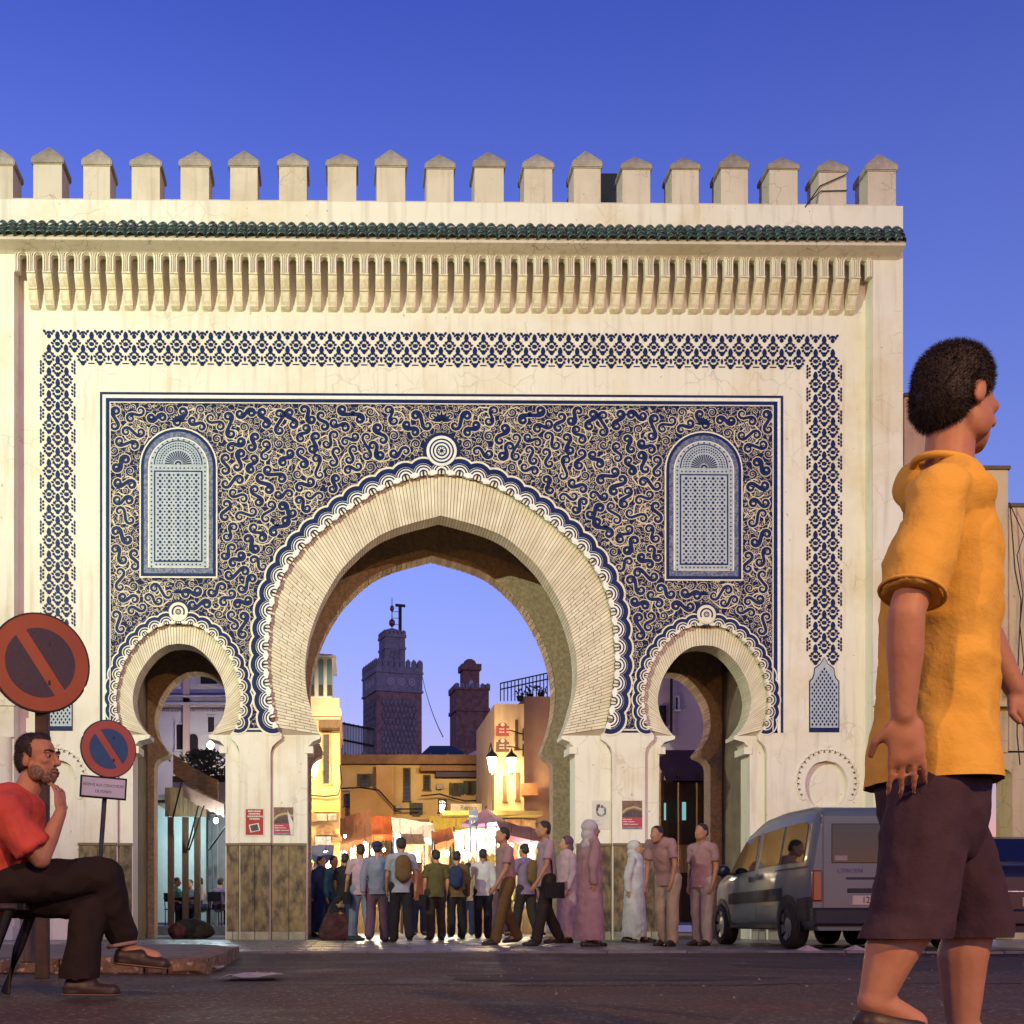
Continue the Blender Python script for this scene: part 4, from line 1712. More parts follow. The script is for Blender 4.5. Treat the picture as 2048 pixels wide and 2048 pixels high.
def window(parent, u0, u1, v0, v1, Y, fm=None, bars=0, cross=0, name='window'):
    a, b = W(u0, v1, Y), W(u1, v0, Y)
    t = 0.05
    q = MB()
    q.box((a.x, Y - 0.07, a.z), (a.x + t, Y - 0.002, b.z))
    q.box((b.x - t, Y - 0.07, a.z), (b.x, Y - 0.002, b.z))
    q.box((a.x + t, Y - 0.068, b.z - t), (b.x - t, Y - 0.002, b.z))
    q.box((a.x - 0.03, Y - 0.10, a.z - 0.05), (b.x + 0.03, Y - 0.002, a.z - 0.001))
    f = q.build(name, fm or M_WOOD, parent)
    q = MB()
    q.box((a.x + t + 0.001, Y - 0.02, a.z), (b.x - t - 0.001, Y - 0.001, b.z - t - 0.001))
    q.build('pane', M_PANE, f)
    if bars or cross:
        q = MB()
        for k in range(bars):
            x = a.x + t + (b.x - a.x - 2 * t) * (k + 1) / (bars + 1)
            q.box((x - 0.012, Y - 0.05, a.z), (x + 0.012, Y - 0.03, b.z - t))
        for k in range(cross):
            z = a.z + (b.z - t - a.z) * (k + 1) / (cross + 1)
            q.box((a.x + t, Y - 0.055, z - 0.012), (b.x - t, Y - 0.025, z + 0.012))
        q.build('grille', M_IRON, f)
    return f


def base(u, Y):
    p = W(u, 1840, Y)
    return (p.x, Y, 0.0)


# house on the left corner with a glazed loggia
YL = 9.0
h1 = thing('corner_house', 'ochre corner house with white arcaded loggia, left inside the main arch', 'house', base(640, YL))
M_OCHRE = facade_mat('ochre_wall', (0.62, 0.44, 0.20), (0.52, 0.34, 0.14))
M_ROSE = facade_mat('rose_wall', (0.60, 0.40, 0.28), (0.48, 0.31, 0.21))
wbox('wall', 520, 679, 1462, 1845, YL, 5, M_OCHRE, h1)
wbox('upper_wall', 520, 679, 1396, 1461.5, YL, 5, M_ROSE, h1)
for v0, v1, pr in ((1418, 1424, 0.10), (1425, 1434, 0.16), (1435, 1440, 0.08)):
    wbox('cornice', 518, 679.5 + pr * 26, v0, v1, YL, 5, M_ROSE, h1, proud=pr)
pz = W(640, 1396, YL).z
for k in range(26):
    a = W(600 + k * 3.05, 1452, YL)
    q = MB()
    q.box((a.x - 0.012, YL - 0.05, a.z), (a.x + 0.008, YL - 0.001, a.z + 0.14))
    q.build('frieze_tooth', M_ROSE, h1)
M_CHALK = facade_mat('chalk_white', (0.62, 0.62, 0.62), (0.5, 0.5, 0.52))
M_NIGHT = glass('loggia_pane', (0.10, 0.20, 0.26), 0.1)
lg = []
for i, u in enumerate((560, 590, 617, 637, 654)):
    wd = 12 if i < 3 else 10
    a, b = W(u, 1393, YL + 0.4), W(u + wd, 1318, YL + 0.4)
    q = MB()
    cxw = (a.x + b.x) / 2
    hw_ = (b.x - a.x) / 2
    zt = b.z - hw_
    pts = [(a.x, a.z), (b.x, a.z)] + [(cxw + hw_ * math.cos(math.pi * k / 8), zt + hw_ * math.sin(math.pi * k / 8)) for k in range(9)]
    q.prism(pts, YL + 0.36, YL + 0.38)
    f = q.build('loggia_arch', M_NIGHT, h1)
    q = MB()
    q.box((a.x + 0.01, YL + 0.30, a.z + 0.02), (b.x - 0.01, YL + 0.34, a.z + 0.30))
    q.build('balustrade', M_IRON, f)
a, b = W(520, 1396, YL + 0.4), W(664, 1308, YL + 0.4)
q = MB()
q.box((a.x, YL + 0.4, a.z), (b.x, YL + 2.6, b.z))
q.build('loggia', M_CHALK, h1)
q = MB()
c0, c1 = W(520, 1311, YL + 0.2), W(672, 1298, YL + 0.2)
q.raw([(c0.x, YL + 0.15, c0.z), (c1.x, YL + 0.15, c0.z), (c1.x, YL + 2.8, c0.z), (c0.x, YL + 2.8, c0.z), (c0.x, YL + 1.2, c1.z + 0.22), (c1.x - 0.35, YL + 1.2, c1.z + 0.1)], [(0, 1, 5, 4), (1, 2, 5), (2, 3, 4, 5), (3, 0, 4), (0, 3, 2, 1)])
q.build('loggia_roof', facade_mat('pale_roof', (0.5, 0.47, 0.5), (0.4, 0.38, 0.4)), h1)
window(h1, 643, 662, 1466, 1568, YL, M_WOODL, 3, 9)
wbox('canopy', 638, 680, 1446, 1462, YL, 0.0, M_WOOD, h1, proud=0.55)
wbox('sign_board', 627, 680, 1615, 1625, YL, 0, facade_mat('yellow_board', (0.6, 0.48, 0.14), (0.5, 0.38, 0.1)), h1, proud=0.12)
wbox('shop_fascia', 622, 676, 1627, 1644, YL, 0, mat('brown_fascia', (0.42, 0.26, 0.12), rough=0.7), h1, proud=0.10)
for u0, u1, v0, v1, c in ((634, 654, 1629, 1642, (0.55, 0.5, 0.42)), (656, 673, 1629, 1642, (0.5, 0.45, 0.4)), (633, 668, 1651, 1671, (0.34, 0.2, 0.1)), (631, 662, 1674, 1700, (0.5, 0.5, 0.48)), (664, 684, 1674, 1684, (0.5, 0.2, 0.08)), (636, 652, 1685, 1695, (0.62, 0.08, 0.03))):
    wbox('shop_sign', u0, u1, v0, v1, YL, -0.001, mat('shop_sign_%d' % u0, c, tuple(x * 0.55 for x in c), rough=0.6, scale=9, lo=0.45, hi=0.55), h1, proud=0.14 + 0.02 * (u0 % 3))

# long ochre house at the back of the square
YC = 20.0
h2 = thing('long_house', 'long ochre house with brown roof edge across the back of the square', 'house', base(830, YC))
wbox('wall', 560, 1010, 1531, 1845, YC, 6, M_OCHRE, h2)
wbox('roof_edge', 672, 1010, 1513, 1530.5, YC, 6.5, mat('brown_roof_edge', (0.24, 0.12, 0.05), (0.16, 0.08, 0.035), rough=0.7), h2, proud=0.45)
for k in range(9):
    wbox('roof_joint', 690 + k * 34, 691.5 + k * 34, 1508, 1513, YC, 0.5, M_IRON, h2, proud=0.40)
M_OCHRE2 = facade_mat('amber_wall', (0.64, 0.38, 0.14), (0.54, 0.30, 0.10))
wbox('bay', 752, 786, 1534, 1640, YC, 0, M_OCHRE2, h2, proud=0.5)
wbox('lower_bay', 700, 752, 1585, 1644, YC, 0, M_OCHRE2, h2, proud=0.6)
wbox('pent_roof', 838, 985, 1537, 1547, YC, 0, mat('tile_brown', (0.30, 0.15, 0.06), (0.2, 0.1, 0.04), rough=0.7, scale=14), h2, proud=0.8)
wbox('blind_box', 870, 966, 1547.5, 1557, YC, 0, mat('mauve_canvas', (0.10, 0.075, 0.12), rough=0.9), h2, proud=0.5)
for u0, u1, v0, v1, br, cr in ((806, 821, 1536, 1602, 1, 7), (846, 861, 1550, 1580, 1, 3), (876, 893, 1598, 1625, 2, 3), (688, 706, 1589, 1612, 3, 4), (952, 960, 1584, 1600, 0, 2)):
    window(h2, u0, u1, v0, v1, YC, M_WOOD, br, cr)
for u0, u1, v0, v1 in ((722, 738, 1548, 1572), (905, 919, 1566, 1590), (934, 946, 1562, 1588), (826, 838, 1606, 1630)):
    f = window(h2, u0, u1, v0, v1, YC, M_WOOD, 1, 2)
    for a0, a1 in ((u0 - 7, u0 - 1), (u1 + 1, u1 + 7)):
        wbox('shutter', a0, a1, v0, v1, YC, 0, mat('green_shutter', (0.06, 0.10, 0.07), (0.04, 0.07, 0.05), rough=0.7), f, proud=0.08)
for u, v in ((872, 1570), (790, 1612), (966, 1612)):
    wbox('wall_box', u, u + 11, v, v + 10, YC, 0, mat('unit_grey', (0.4, 0.38, 0.34), (0.3, 0.28, 0.25), rough=0.7), h2, proud=0.35)
wbox('string_course', 676, 1004, 1640, 1646, YC, 0, mat('brown_course', (0.34, 0.2, 0.08), rough=0.8), h2, proud=0.25)

# orange tower house on the right
YT = 13.0
h3 = thing('tower_house', 'tall orange plastered house with railed roof terrace, right inside the main arch', 'house', base(1030, YT))
M_ORANGE = mat('streaked_orange_wall', (0.50, 0.36, 0.23), (0.36, 0.25, 0.15), rough=0.9, scale=1.6, stretch=(3, 3, 0.5), bump=0.3)
wbox('wall', 989, 1048, 1408, 1845, YT, 5, M_ORANGE, h3)
wbox('side_wall', 1048.5, 1140, 1393, 1845, YT + 0.5, 5, facade_mat('rose_brown_wall', (0.36, 0.22, 0.17), (0.26, 0.16, 0.13)), h3)
for u0, u1, v0, v1 in ((1006, 1013, 1552, 1602), (1031, 1038, 1546, 1600), (1030, 1036, 1440, 1498)):
    window(h3, u0, u1, v0, v1, YT, M_WOOD, 0, 6)
rl = MB()
for k in range(16):
    u = 1001 + k * 7.2
    t = W(u, 1366 - k * 1.6, YT + 0.6)
    b = W(u, 1402, YT + 0.6)
    rl.tube([b, t], 0.018, 5)
for dv in (0, 12):
    rl.tube([W(1000, 1367 + dv, YT + 0.6), W(1110, 1343 + dv, YT + 0.6)], 0.022, 5)
rl.build('terrace_railing', M_IRON, h3)
for u, v, r_ in ((1040, 1392, 0.16), (1060, 1388, 0.2), (1082, 1386, 0.17)):
    q = MB()
    p = W(u, v, YT + 0.9)
    q.lathe([(0.08, -0.16), (0.12, 0.0)], p, 8)
    rr = random.Random(u)
    for k in range(26):
        d = Vector((rr.uniform(-1, 1), rr.uniform(-1, 1), rr.uniform(0, 1.4))).normalized() * r_ * rr.uniform(0.5, 1.5)
        c = p + d
        n_ = Vector((rr.uniform(-1, 1), rr.uniform(-1, 1), rr.uniform(-1, 1))).normalized() * 0.06
        q.face([c - n_, c + Vector((0.03, 0, 0.02)), c + n_, c - Vector((0.03, 0, 0.02))])
    q.build('terrace_plant', mat('dark_leaf', (0.03, 0.055, 0.025), rough=0.6), h3)
wbox('board', 1042, 1074, 1568, 1592, YT, 0, mat('brown_board', (0.26, 0.12, 0.06), (0.18, 0.08, 0.04), rough=0.7), h3, proud=0.2)
wbox('awning_board', 880, 1075, 1628, 1636, YT, 0, mat('ochre_board', (0.55, 0.40, 0.12), rough=0.8), h3, proud=1.0)
for k, (u0, u1, v0, v1, c) in enumerate(((1008, 1045, 1640, 1662, (0.40, 0.20, 0.10)), (1046, 1068, 1642, 1660, (0.5, 0.32, 0.16)), (960, 1004, 1640, 1668, (0.36, 0.19, 0.09)))):
    wbox('shop_sign', u0, u1, v0, v1, YT, -0.001, mat('souk_sign_%d' % k, c, tuple(x * 0.6 for x in c), rough=0.7, scale=8), h3, proud=0.3)
# hanging shop signs
for i, (v0, c, nm, lines) in enumerate(((1446, (0.28, 0.03, 0.02), 'dark red arched shop sign hanging on an iron bracket, upper one', 2), (1478, (0.13, 0.045, 0.03), 'brown arched shop sign hanging on an iron bracket, lower one', 2))):
    Ys = YT - 0.9
    a, b = W(992, v0 + 26, Ys), W(1018, v0 + 6, Ys)
    t = thing('hanging_sign', nm, 'sign', (a.x, Ys, 0), 'signs on the orange tower house')
    q = MB()
    cxw, hw_ = (a.x + b.x) / 2, (b.x - a.x) / 2
    pts = [(a.x, a.z), (b.x, a.z), (b.x, b.z), (cxw + hw_ * 0.72, b.z)] + [(cxw + hw_ * 0.72 * math.cos(math.pi * k / 8), b.z + hw_ * 0.55 * math.sin(math.pi * k / 8)) for k in range(1, 8)] + [(cxw - hw_ * 0.72, b.z), (a.x, b.z)]
    q.prism(pts, Ys - 0.02, Ys + 0.02)
    q.build('board', mat('sign_board_%d' % i, c, rough=0.5), t)
    q = MB()
    q.disc((cxw, b.z + hw_ * 0.2), 0.06, Ys - 0.024, 10)
    for k in range(lines):
        zz = a.z + (b.z - a.z) * (0.62 - 0.3 * k)
        for w_ in range(9 if k == 0 else 7):
            x0 = a.x + 0.10 + w_ * 0.052
            if w_ % 4 != 3:
                q.face([(x0, Ys - 0.024, zz), (x0 + 0.038, Ys - 0.024, zz), (x0 + 0.038, Ys - 0.024, zz + 0.035), (x0, Ys - 0.024, zz + 0.035)])
    q.build('lettering', mat('sign_cream', (0.6, 0.5, 0.4), rough=0.6), t)
    q = MB()
    e = W(1046, v0 + 15, YT)
    q.tube([(b.x - 0.05, Ys, (a.z + b.z) / 2 + 0.05), (e.x, YT, (a.z + b.z) / 2 + 0.05)], 0.018, 6)
    q.tube([(e.x, YT - 0.02, (a.z + b.z) / 2 - 0.15), (e.x, YT - 0.02, (a.z + b.z) / 2 + 0.22)], 0.02, 6)
    q.build('bracket', M_IRON, t)

# white house seen through the left arch
YW = 15.0
h4 = thing('white_house', 'white plastered house with blue cornice bands, seen through the left arch', 'house', base(390, YW))
M_WH = facade_mat('cool_white_wall', (0.60, 0.60, 0.64), (0.5, 0.5, 0.55))
wbox('wall', 230, 520, 1240, 1845, YW, 6, M_WH, h4)
for v0, v1, pr, c in ((1387, 1392, 0.12, (0.16, 0.18, 0.32)), (1393, 1396, 0.2, (0.55, 0.52, 0.58)), (1397, 1406, 0.14, (0.36, 0.36, 0.44)), (1407, 1411, 0.2, (0.56, 0.53, 0.58))):
    wbox('cornice', 228, 522, v0, v1, YW, 0, mat('cornice_%d' % v0, c, rough=0.8), h4, proud=pr)
for k in range(44):
    a = W(300 + k * 3.7, 1424, YW)
    q = MB()
    q.prism([(a.x, a.z + 0.12), (a.x + 0.055, a.z), (a.x + 0.11, a.z + 0.12)], YW - 0.06, YW - 0.001)
    q.build('fringe_tile', mat('fringe_tile', (0.36, 0.26, 0.34), (0.26, 0.2, 0.3), rough=0.7, rand=0.3), h4)
wbox('quoin', 367, 380, 1330, 1520, YW, 0, facade_mat('pink_quoin', (0.62, 0.46, 0.42), (0.55, 0.4, 0.38)), h4, proud=0.14)
window(h4, 398, 438, 1341, 1369, YW, M_CHALK, 3, 1)
window(h4, 413, 432, 1431, 1465, YW, M_CHALK, 0, 0)
window(h4, 350, 370, 1446, 1500, YW, M_CHALK, 2, 0)
a, b = W(377, 1525, YW), W(396, 1468, YW)
q = MB()
cxw, hw_ = (a.x + b.x) / 2, (b.x - a.x) / 2
q.prism([(a.x, a.z), (b.x, a.z)] + [(cxw + hw_ * math.cos(math.pi * k / 8), b.z - hw_ + hw_ * math.sin(math.pi * k / 8)) for k in range(9)], YW - 0.03, YW - 0.001)
q.build('arched_door', M_PANE, h4)

# pink house seen through the right arch, dark shops under it
YK = 11.0
h5 = thing('pink_house', 'pale pink house with a drainpipe, seen through the right arch', 'house', base(1350, YK))
wbox('wall', 1180, 1480, 1290, 1845, YK, 5, facade_mat('lilac_wall', (0.52, 0.42, 0.50), (0.44, 0.35, 0.43)), h5)
q = MB()
q.tube([W(1343, 1340, YK - 0.1), W(1342, 1480, YK - 0.1)], 0.04, 8)
q.build('drainpipe', M_IRON, h5)
window(h5, 1347, 1358, 1392, 1420, YK, M_CHALK, 1, 1)
window(h5, 1318, 1331, 1412, 1450, YK, M_IRON, 0, 2)
st = thing('timber_shopfront', 'dark timber shopfront with sloping plank awning, seen through the right arch', 'shopfront', base(1360, 8.0))
Yd = 7.5
q = MB()
for k in range(9):
    a0 = W(1300 + k * 10, 1500 + 2 * (k % 2), Yd)
    a1 = W(1300 + k * 10, 1545, Yd - 1.6)
    q.raw([(a0.x, Yd, a0.z), (a0.x + 0.28, Yd, a0.z), (a0.x + 0.28, Yd - 1.6, a1.z - 0.2), (a0.x, Yd - 1.6, a1.z - 0.2)] + [(a0.x, Yd, a0.z - 0.04), (a0.x + 0.28, Yd, a0.z - 0.04), (a0.x + 0.28, Yd - 1.6, a1.z - 0.24), (a0.x, Yd - 1.6, a1.z - 0.24)], [(0, 1, 2, 3), (7, 6, 5, 4), (3, 2, 6, 7), (0, 3, 7, 4), (1, 5, 6, 2)])
q.build('plank_awning', M_WOOD, st)
for u in (1322, 1358, 1395):
    wbox('post', u, u + 6, 1545, 1845, Yd - 1.5, 0.12, M_WOOD, st)
wbox('back_wall', 1290, 1480, 1560, 1845, Yd, 0.1, mat('dark_shop_wall', (0.07, 0.05, 0.04), rough=0.9), st)
for u, v0, v1 in ((1324, 1606, 1640), (1364, 1604, 1640)):
    wbox('teal_glow_panel', u, u + 8, v0, v1, Yd - 0.2, 0.05, glow('teal_glow', (0.25, 0.6, 0.6), 0.7), st)  # glowing teal panels added for the teal glimpses in the shop
wbox('striped_panel', 1358, 1384, 1690, 1745, 5.8, 0.05, mat('striped_boards', (0.50, 0.38, 0.22), (0.25, 0.17, 0.09), rough=0.8, scale=6, stretch=(6, 6, 0.4)), st)

# terrace with reed screen, pyramid roof, mauve wall behind the long house
YF = 30.0
rs = thing('reed_screen', 'dark reed screen on the roof left of the big minaret', 'screen', (W(705, 1510, YF).x, YF, W(705, 1520, YF).z))
for k in range(22):
    u = 678 + k * 3.1
    wbox('reed_panel', u, u + 2.7, 1442 + k * 0.65 + (k % 3), 1512, YF, 0.06, mat('reed', (0.15, 0.16, 0.20), (0.08, 0.085, 0.11), rough=0.9, scale=3, stretch=(9, 9, 0.5), rand=0.35), rs)
for v in (1445, 1478):
    q = MB()
    q.tube([W(676, v, YF - 0.1), W(748, v + 14, YF - 0.1)], 0.05, 6)
    q.build('rail', M_IRON, rs)
pr = thing('pyramid_roof', 'dark hipped roof between the two minarets', 'roof', (W(890, 1512, YF).x, YF, W(890, 1512, YF).z))
a, b = W(838, 1512, YF), W(941, 1512, YF)
t = W(866, 1478, YF).z
x0, x1 = W(866, 0, YF).x, W(912, 0, YF).x
q = MB()
q.raw([(a.x, YF, a.z), (b.x, YF, a.z), (b.x, YF + 4, a.z), (a.x, YF + 4, a.z), (x0, YF + 2, t), (x1, YF + 2, t)], [(0, 1, 5, 4), (1, 2, 5), (2, 3, 4, 5), (3, 0, 4), (0, 3, 2, 1)])
q.build('roof', mat('dark_tiles', (0.022, 0.034, 0.040), (0.014, 0.02, 0.026), rough=0.6, scale=3, stretch=(7, 7, 1)), pr)
wbox('drum', 840, 939, 1512.5, 1530, YF, 3.9, mat('carved_frieze', (0.16, 0.12, 0.09), (0.07, 0.05, 0.04), rough=0.8, scale=12), pr)
mw = thing('mauve_house', 'low mauve house with a sloping roof line right of the small minaret', 'house', base(965, 27.0))
a, b, c_ = W(925, 1514, 27), W(1010, 1514, 27), W(1010, 1474, 27)
q = MB()
q.prism([(a.x, -0.02), (b.x, -0.02), (b.x, c_.z), (a.x, a.z)], 27.0, 30.0)
q.build('wall', facade_mat('mauve_wall', (0.46, 0.34, 0.46), (0.38, 0.28, 0.38)), mw)

# ================================================================== MINARETS
M_STONE1 = mat('minaret_brick', (0.27, 0.19, 0.175), (0.13, 0.095, 0.095), rough=0.85, scale=2.2, detail=8, bump=0.6, bscale=6)
M_STONE2 = mat('minaret_frieze', (0.22, 0.25, 0.28), (0.13, 0.15, 0.18), rough=0.8, scale=3, detail=8, bump=0.5, bscale=7)
M_NET = mat('carved_net', (0.20, 0.23, 0.25), (0.09, 0.105, 0.125), rough=0.8, scale=4, bump=0.4)


def rotated(t, rz, c):
    t.rotation_euler.z = rz


YM = 98.0
p0 = W(784, 1840, YM)
mn = thing('big_minaret', 'tall square minaret with lantern tower and gilded finial, seen through the main arch', 'minaret', (p0.x, YM, 0))
sM = F_PX / (YM + DIST)
mp = lambda du: du / sM
zz = lambda v: CAM_H + (V0 - v) / sM
hwM = 2.42


def mbox(name, hw, z0, z1, m, parent=mn, off=(0, 0)):
    q = MB()
    q.box((-hw + off[0], -hw + off[1], z0), (hw + off[0], hw + off[1], z1))
    return q.build(name, m, parent, local=True) if False else link(name, q.mesh(name, m), parent, local=True)


mbox('shaft', hwM, -0.5, zz(1391), M_STONE1)
mbox('frieze', hwM + 0.05, zz(1390.8), zz(1355), M_STONE2)
mbox('string_course', hwM + 0.14, zz(1392.5), zz(1388.5), M_STONE2)
mbox('string_course', hwM + 0.14, zz(1356), zz(1352), M_STONE2)
mbox('parapet', hwM + 0.08, zz(1351.8), zz(1343), M_STONE2)
# round bosses of the frieze, on the two seen sides
for k in range(-1, 2):
    for side in (0, 1):
        q = MB()
        c = (k * 1.15 + 0.2, zz(1372))
        q.disc(c, 0.38, 0, 14, 0, 0, math.tau, 0.24)
        q.disc(c, 0.15, 0, 10, 0)
        o = link('frieze_boss', q.mesh('frieze_boss', mat('boss_tile', (0.34, 0.36, 0.4), rough=0.5)), mn, (0, -hwM - 0.07, 0) if side == 0 else (-hwM - 0.07, 0, 0), local=True)
        if side:
            o.rotation_euler.z = R(-90)
# net-carved field: raised lozenges
for side in (0, 1):
    q = MB()
    for r_ in range(15):
        for c2 in range(9):
            x = -1.7 + (c2 + (0.5 if r_ % 2 else 0)) * 0.43
            z = zz(1405) - 0.5 - r_ * 0.62
            if x > 1.75:
                continue
            q.prism([(x, z - 0.40), (x + 0.17, z), (x, z + 0.40), (x - 0.17, z)], -0.10, 0.0, back=False)
    o = link('carved_net', q.mesh('carved_net', M_NET), mn, (0, -hwM, 0) if side == 0 else (-hwM, 0, 0), local=True)
    o['kind'] = 'stuff'
    if side:
        o.rotation_euler.z = R(-90)
ms = MB()
ms.box((-0.24, -0.12, 0), (0.24, 0.12, 0.55))
ms.raw([(-0.24, -0.12, 0.55), (0.24, -0.12, 0.55), (0.24, 0.12, 0.55), (-0.24, 0.12, 0.55), (0, 0, 0.85)], [(0, 1, 4), (1, 2, 4), (2, 3, 4), (3, 0, 4)])
ms_me = ms.mesh('minaret_merlon', M_STONE2)
for k in range(8):
    d = -hwM + 0.25 + k * (2 * hwM - 0.5) / 7
    for px, py, rz in ((d, -hwM, 0), (d, hwM, 0), (-hwM, d, R(90)), (hwM, d, R(90))):
        o = link('minaret_merlon', ms_me, mn, (px, py, zz(1343)), local=True)
        o.rotation_euler.z = rz
hl = 1.08
mbox('lantern_tower', hl, zz(1345), zz(1278), M_STONE2)
mbox('lantern_band', hl + 0.08, zz(1303), zz(1298), M_STONE2)
mbox('lantern_parapet', hl + 0.1, zz(1279), zz(1273), M_STONE2)
for side in (0, 1):
    q = MB()
    z0 = zz(1336)
    q.prism([(-0.5, z0), (0.5, z0), (0.5, z0 + 1.3)] + [(0.5 * math.cos(math.pi * k / 8), z0 + 1.3 + 0.6 * math.sin(math.pi * k / 8)) for k in range(1, 8)] + [(-0.5, z0 + 1.3)], -0.06, 0.0, back=False)
    o = link('lantern_window', q.mesh('lantern_window', M_NET), mn, (0, -hl, 0) if side == 0 else (-hl, 0, 0), local=True)
    if side:
        o.rotation_euler.z = R(-90)
for k in range(5):
    d = -hl + 0.2 + k * (2 * hl - 0.4) / 4
    for px, py, rz in ((d, -hl, 0), (-hl, d, R(90)), (hl, d, R(90))):
        o = link('minaret_merlon', ms_me, mn, (px, py, zz(1273)), local=True)
        o.rotation_euler.z = rz
        o.scale = (0.7, 0.7, 0.6)
q = MB()
q.lathe([(1.05, 0), (0.95, 0.35), (0.7, 0.62), (0.3, 0.8), (0.04, 0.86)], (0, 0, zz(1273)), 18)
link('dome', q.mesh('dome', M_STONE2), mn, local=True)
q = MB()
zf = zz(1262)
q.lathe([(0.05, 0), (0.05, 0.7), (0.30, 0.95), (0.34, 1.15), (0.28, 1.38), (0.05, 1.6), (0.05, 2.3), (0.2, 2.5), (0.24, 2.65), (0.18, 2.85), (0.04, 3.0), (0.04, 3.6), (0.0, 3.9)], (0, 0, zf - 0.3), 12)
link('finial', q.mesh('finial', mat('tarnished_brass', (0.20, 0.12, 0.06), rough=0.4, metal=0.7)), mn, local=True)
q = MB()
mx_ = mp(17)
q.box((mx_ - 0.14, -0.14, zz(1275)), (mx_ + 0.14, 0.14, zz(1212)))
q.box((mx_ - 0.14, -0.09, zz(1212)), (mx_ + 0.55, 0.09, zz(1207)))
q.box((mx_ - 0.5, -0.09, zz(1212)), (mx_ - 0.14, 0.09, zz(1207)))
for v in (1222, 1235, 1248):
    q.tube([(mx_, 0, zz(v)), (0, 0, zz(v + 1))], 0.03, 5)
link('flag_mast', q.mesh('flag_mast', M_IRON), mn, local=True)
mn.rotation_euler.z = R(16)

YN = 66.0
p1 = W(938, 1840, YN)
m2 = thing('small_minaret', 'shorter brown brick minaret with domed turret, right of the tall one', 'minaret', (p1.x, YN, 0))
sM2 = F_PX / (YN + DIST)
zz2 = lambda v: CAM_H + (V0 - v) / sM2
M_STONE3 = mat('old_brown_brick', (0.24, 0.145, 0.11), (0.11, 0.072, 0.062), rough=0.9, scale=3.5, detail=9, bump=0.8, bscale=9)


def m2box(name, hw, z0, z1, off=0.0, m=M_STONE3):
    q = MB()
    q.box((-hw + off, -hw, z0), (hw + off, hw, z1))
    return link(name, q.mesh(name, m), m2, local=True)


m2box('shaft', 1.24, -0.5, zz2(1428))
m2box('string_course', 1.34, zz2(1427.8), zz2(1421))
m2box('upper_shaft', 1.26, zz2(1420.8), zz2(1386))
m2box('parapet', 1.34, zz2(1385.8), zz2(1381))
for k in range(7):
    d = -1.16 + k * 0.386
    for px, py, rz in ((d, -1.26, 0), (-1.26, d, R(90)), (1.26, d, R(90))):
        o = link('brick_merlon', ms_me, m2, (px, py, zz2(1381)), local=True)
        o.rotation_euler.z = rz
        o.scale = (0.62, 0.8, 0.42)
m2box('turret', 0.62, zz2(1383), zz2(1343), 0.05)
m2box('turret_cornice', 0.76, zz2(1343), zz2(1331), 0.05)
q = MB()
q.lathe([(0.52, 0), (0.5, 0.18), (0.4, 0.36), (0.22, 0.48), (0.0, 0.53)], (0.05, 0, zz2(1331)), 16)
link('dome', q.mesh('dome', M_STONE3), m2, local=True)
q = MB()
z0 = zz2(1378)
q.prism([(-0.11, z0), (0.21, z0), (0.21, z0 + 0.4)] + [(0.05 + 0.16 * math.cos(math.pi * k / 6), z0 + 0.4 + 0.18 * math.sin(math.pi * k / 6)) for k in range(1, 6)] + [(-0.11, z0 + 0.4)], -0.645, -0.62, back=False)
link('turret_window', q.mesh('turret_window', mat('pale_opening', (0.35, 0.4, 0.5), rough=0.6)), m2, local=True)
q = MB()
q.ell((1.05, -0.95, zz2(1378)), (0.16, 0.16, 0.2))
link('corner_ball', q.mesh('corner_ball', M_STONE3), m2, local=True)
for k in range(5):
    q = MB()
    cx_ = -0.84 + k * 0.42
    z0 = zz2(1500)
    q.prism([(cx_ - 0.2, z0), (cx_ + 0.2, z0), (cx_ + 0.2, z0 + 0.6)] + [(cx_ + 0.2 * math.cos(math.pi * j / 6), z0 + 0.6 + 0.3 * math.sin(math.pi * j / 6)) for j in range(1, 6)] + [(cx_ - 0.2, z0 + 0.6)], -1.29, -1.23, back=False)
    link('blind_arch', q.mesh('blind_arch', mat('arch_relief', (0.2, 0.12, 0.1), (0.12, 0.08, 0.07), rough=0.9)), m2, local=True)
m2.rotation_euler.z = R(6)
wr = MB()
pts = [W(844, 1350, 97)]
for k in range(1, 9):
    f = k / 8
    p, q_ = W(844, 1350, 97), W(886, 1474, 40)
    pp = p.lerp(q_, f)
    pp.z -= 2.2 * f * (1 - f)
    pts.append(pp)
wr.tube(pts, [0.03] * 9, 5)
tag(wr.build('overhead_wire', M_IRON), 'thin wire slanting from the tall minaret down to the hipped roof', 'wire')

# ================================================================== HOUSE AND ALLEY WALL RIGHT OF THE GATE
YS = 0.5
h6 = thing('stepped_house', 'sand coloured house with stepped roofline adjoining the right of the gate', 'house', base(1900, YS))
M_SAND = plaster('sand_plaster', (0.66, 0.49, 0.29), (0.46, 0.31, 0.17), crack=0.7, cscale=2.0)
for k, (u0, u1, v) in enumerate(((1808.5, 1866, 795), (1866.3, 1940, 867), (1940.3, 2016, 940), (2016.3, 2110, 1015))):
    a, b = W(u0, 1840, YS + 0.04 * k), W(u1, v, YS + 0.04 * k)
    q = MB()
    if k < 2:
        q.box((a.x, YS + 0.04 * k, -0.02), (b.x, YS + 5, b.z))
    else:
        q.box((a.x, YS + 0.04 * k, W(0, 1500, YS).z), (b.x, YS + 5, b.z))
    q.build('wall', M_SAND, h6)
    q = MB()
    q.box((a.x - 0.02, YS + 0.04 * k - 0.05, b.z + 0.001), (b.x + 0.03, YS + 5, b.z + 0.07))
    q.build('coping', mat('dark_coping', (0.16, 0.11, 0.08), rough=0.9), h6)
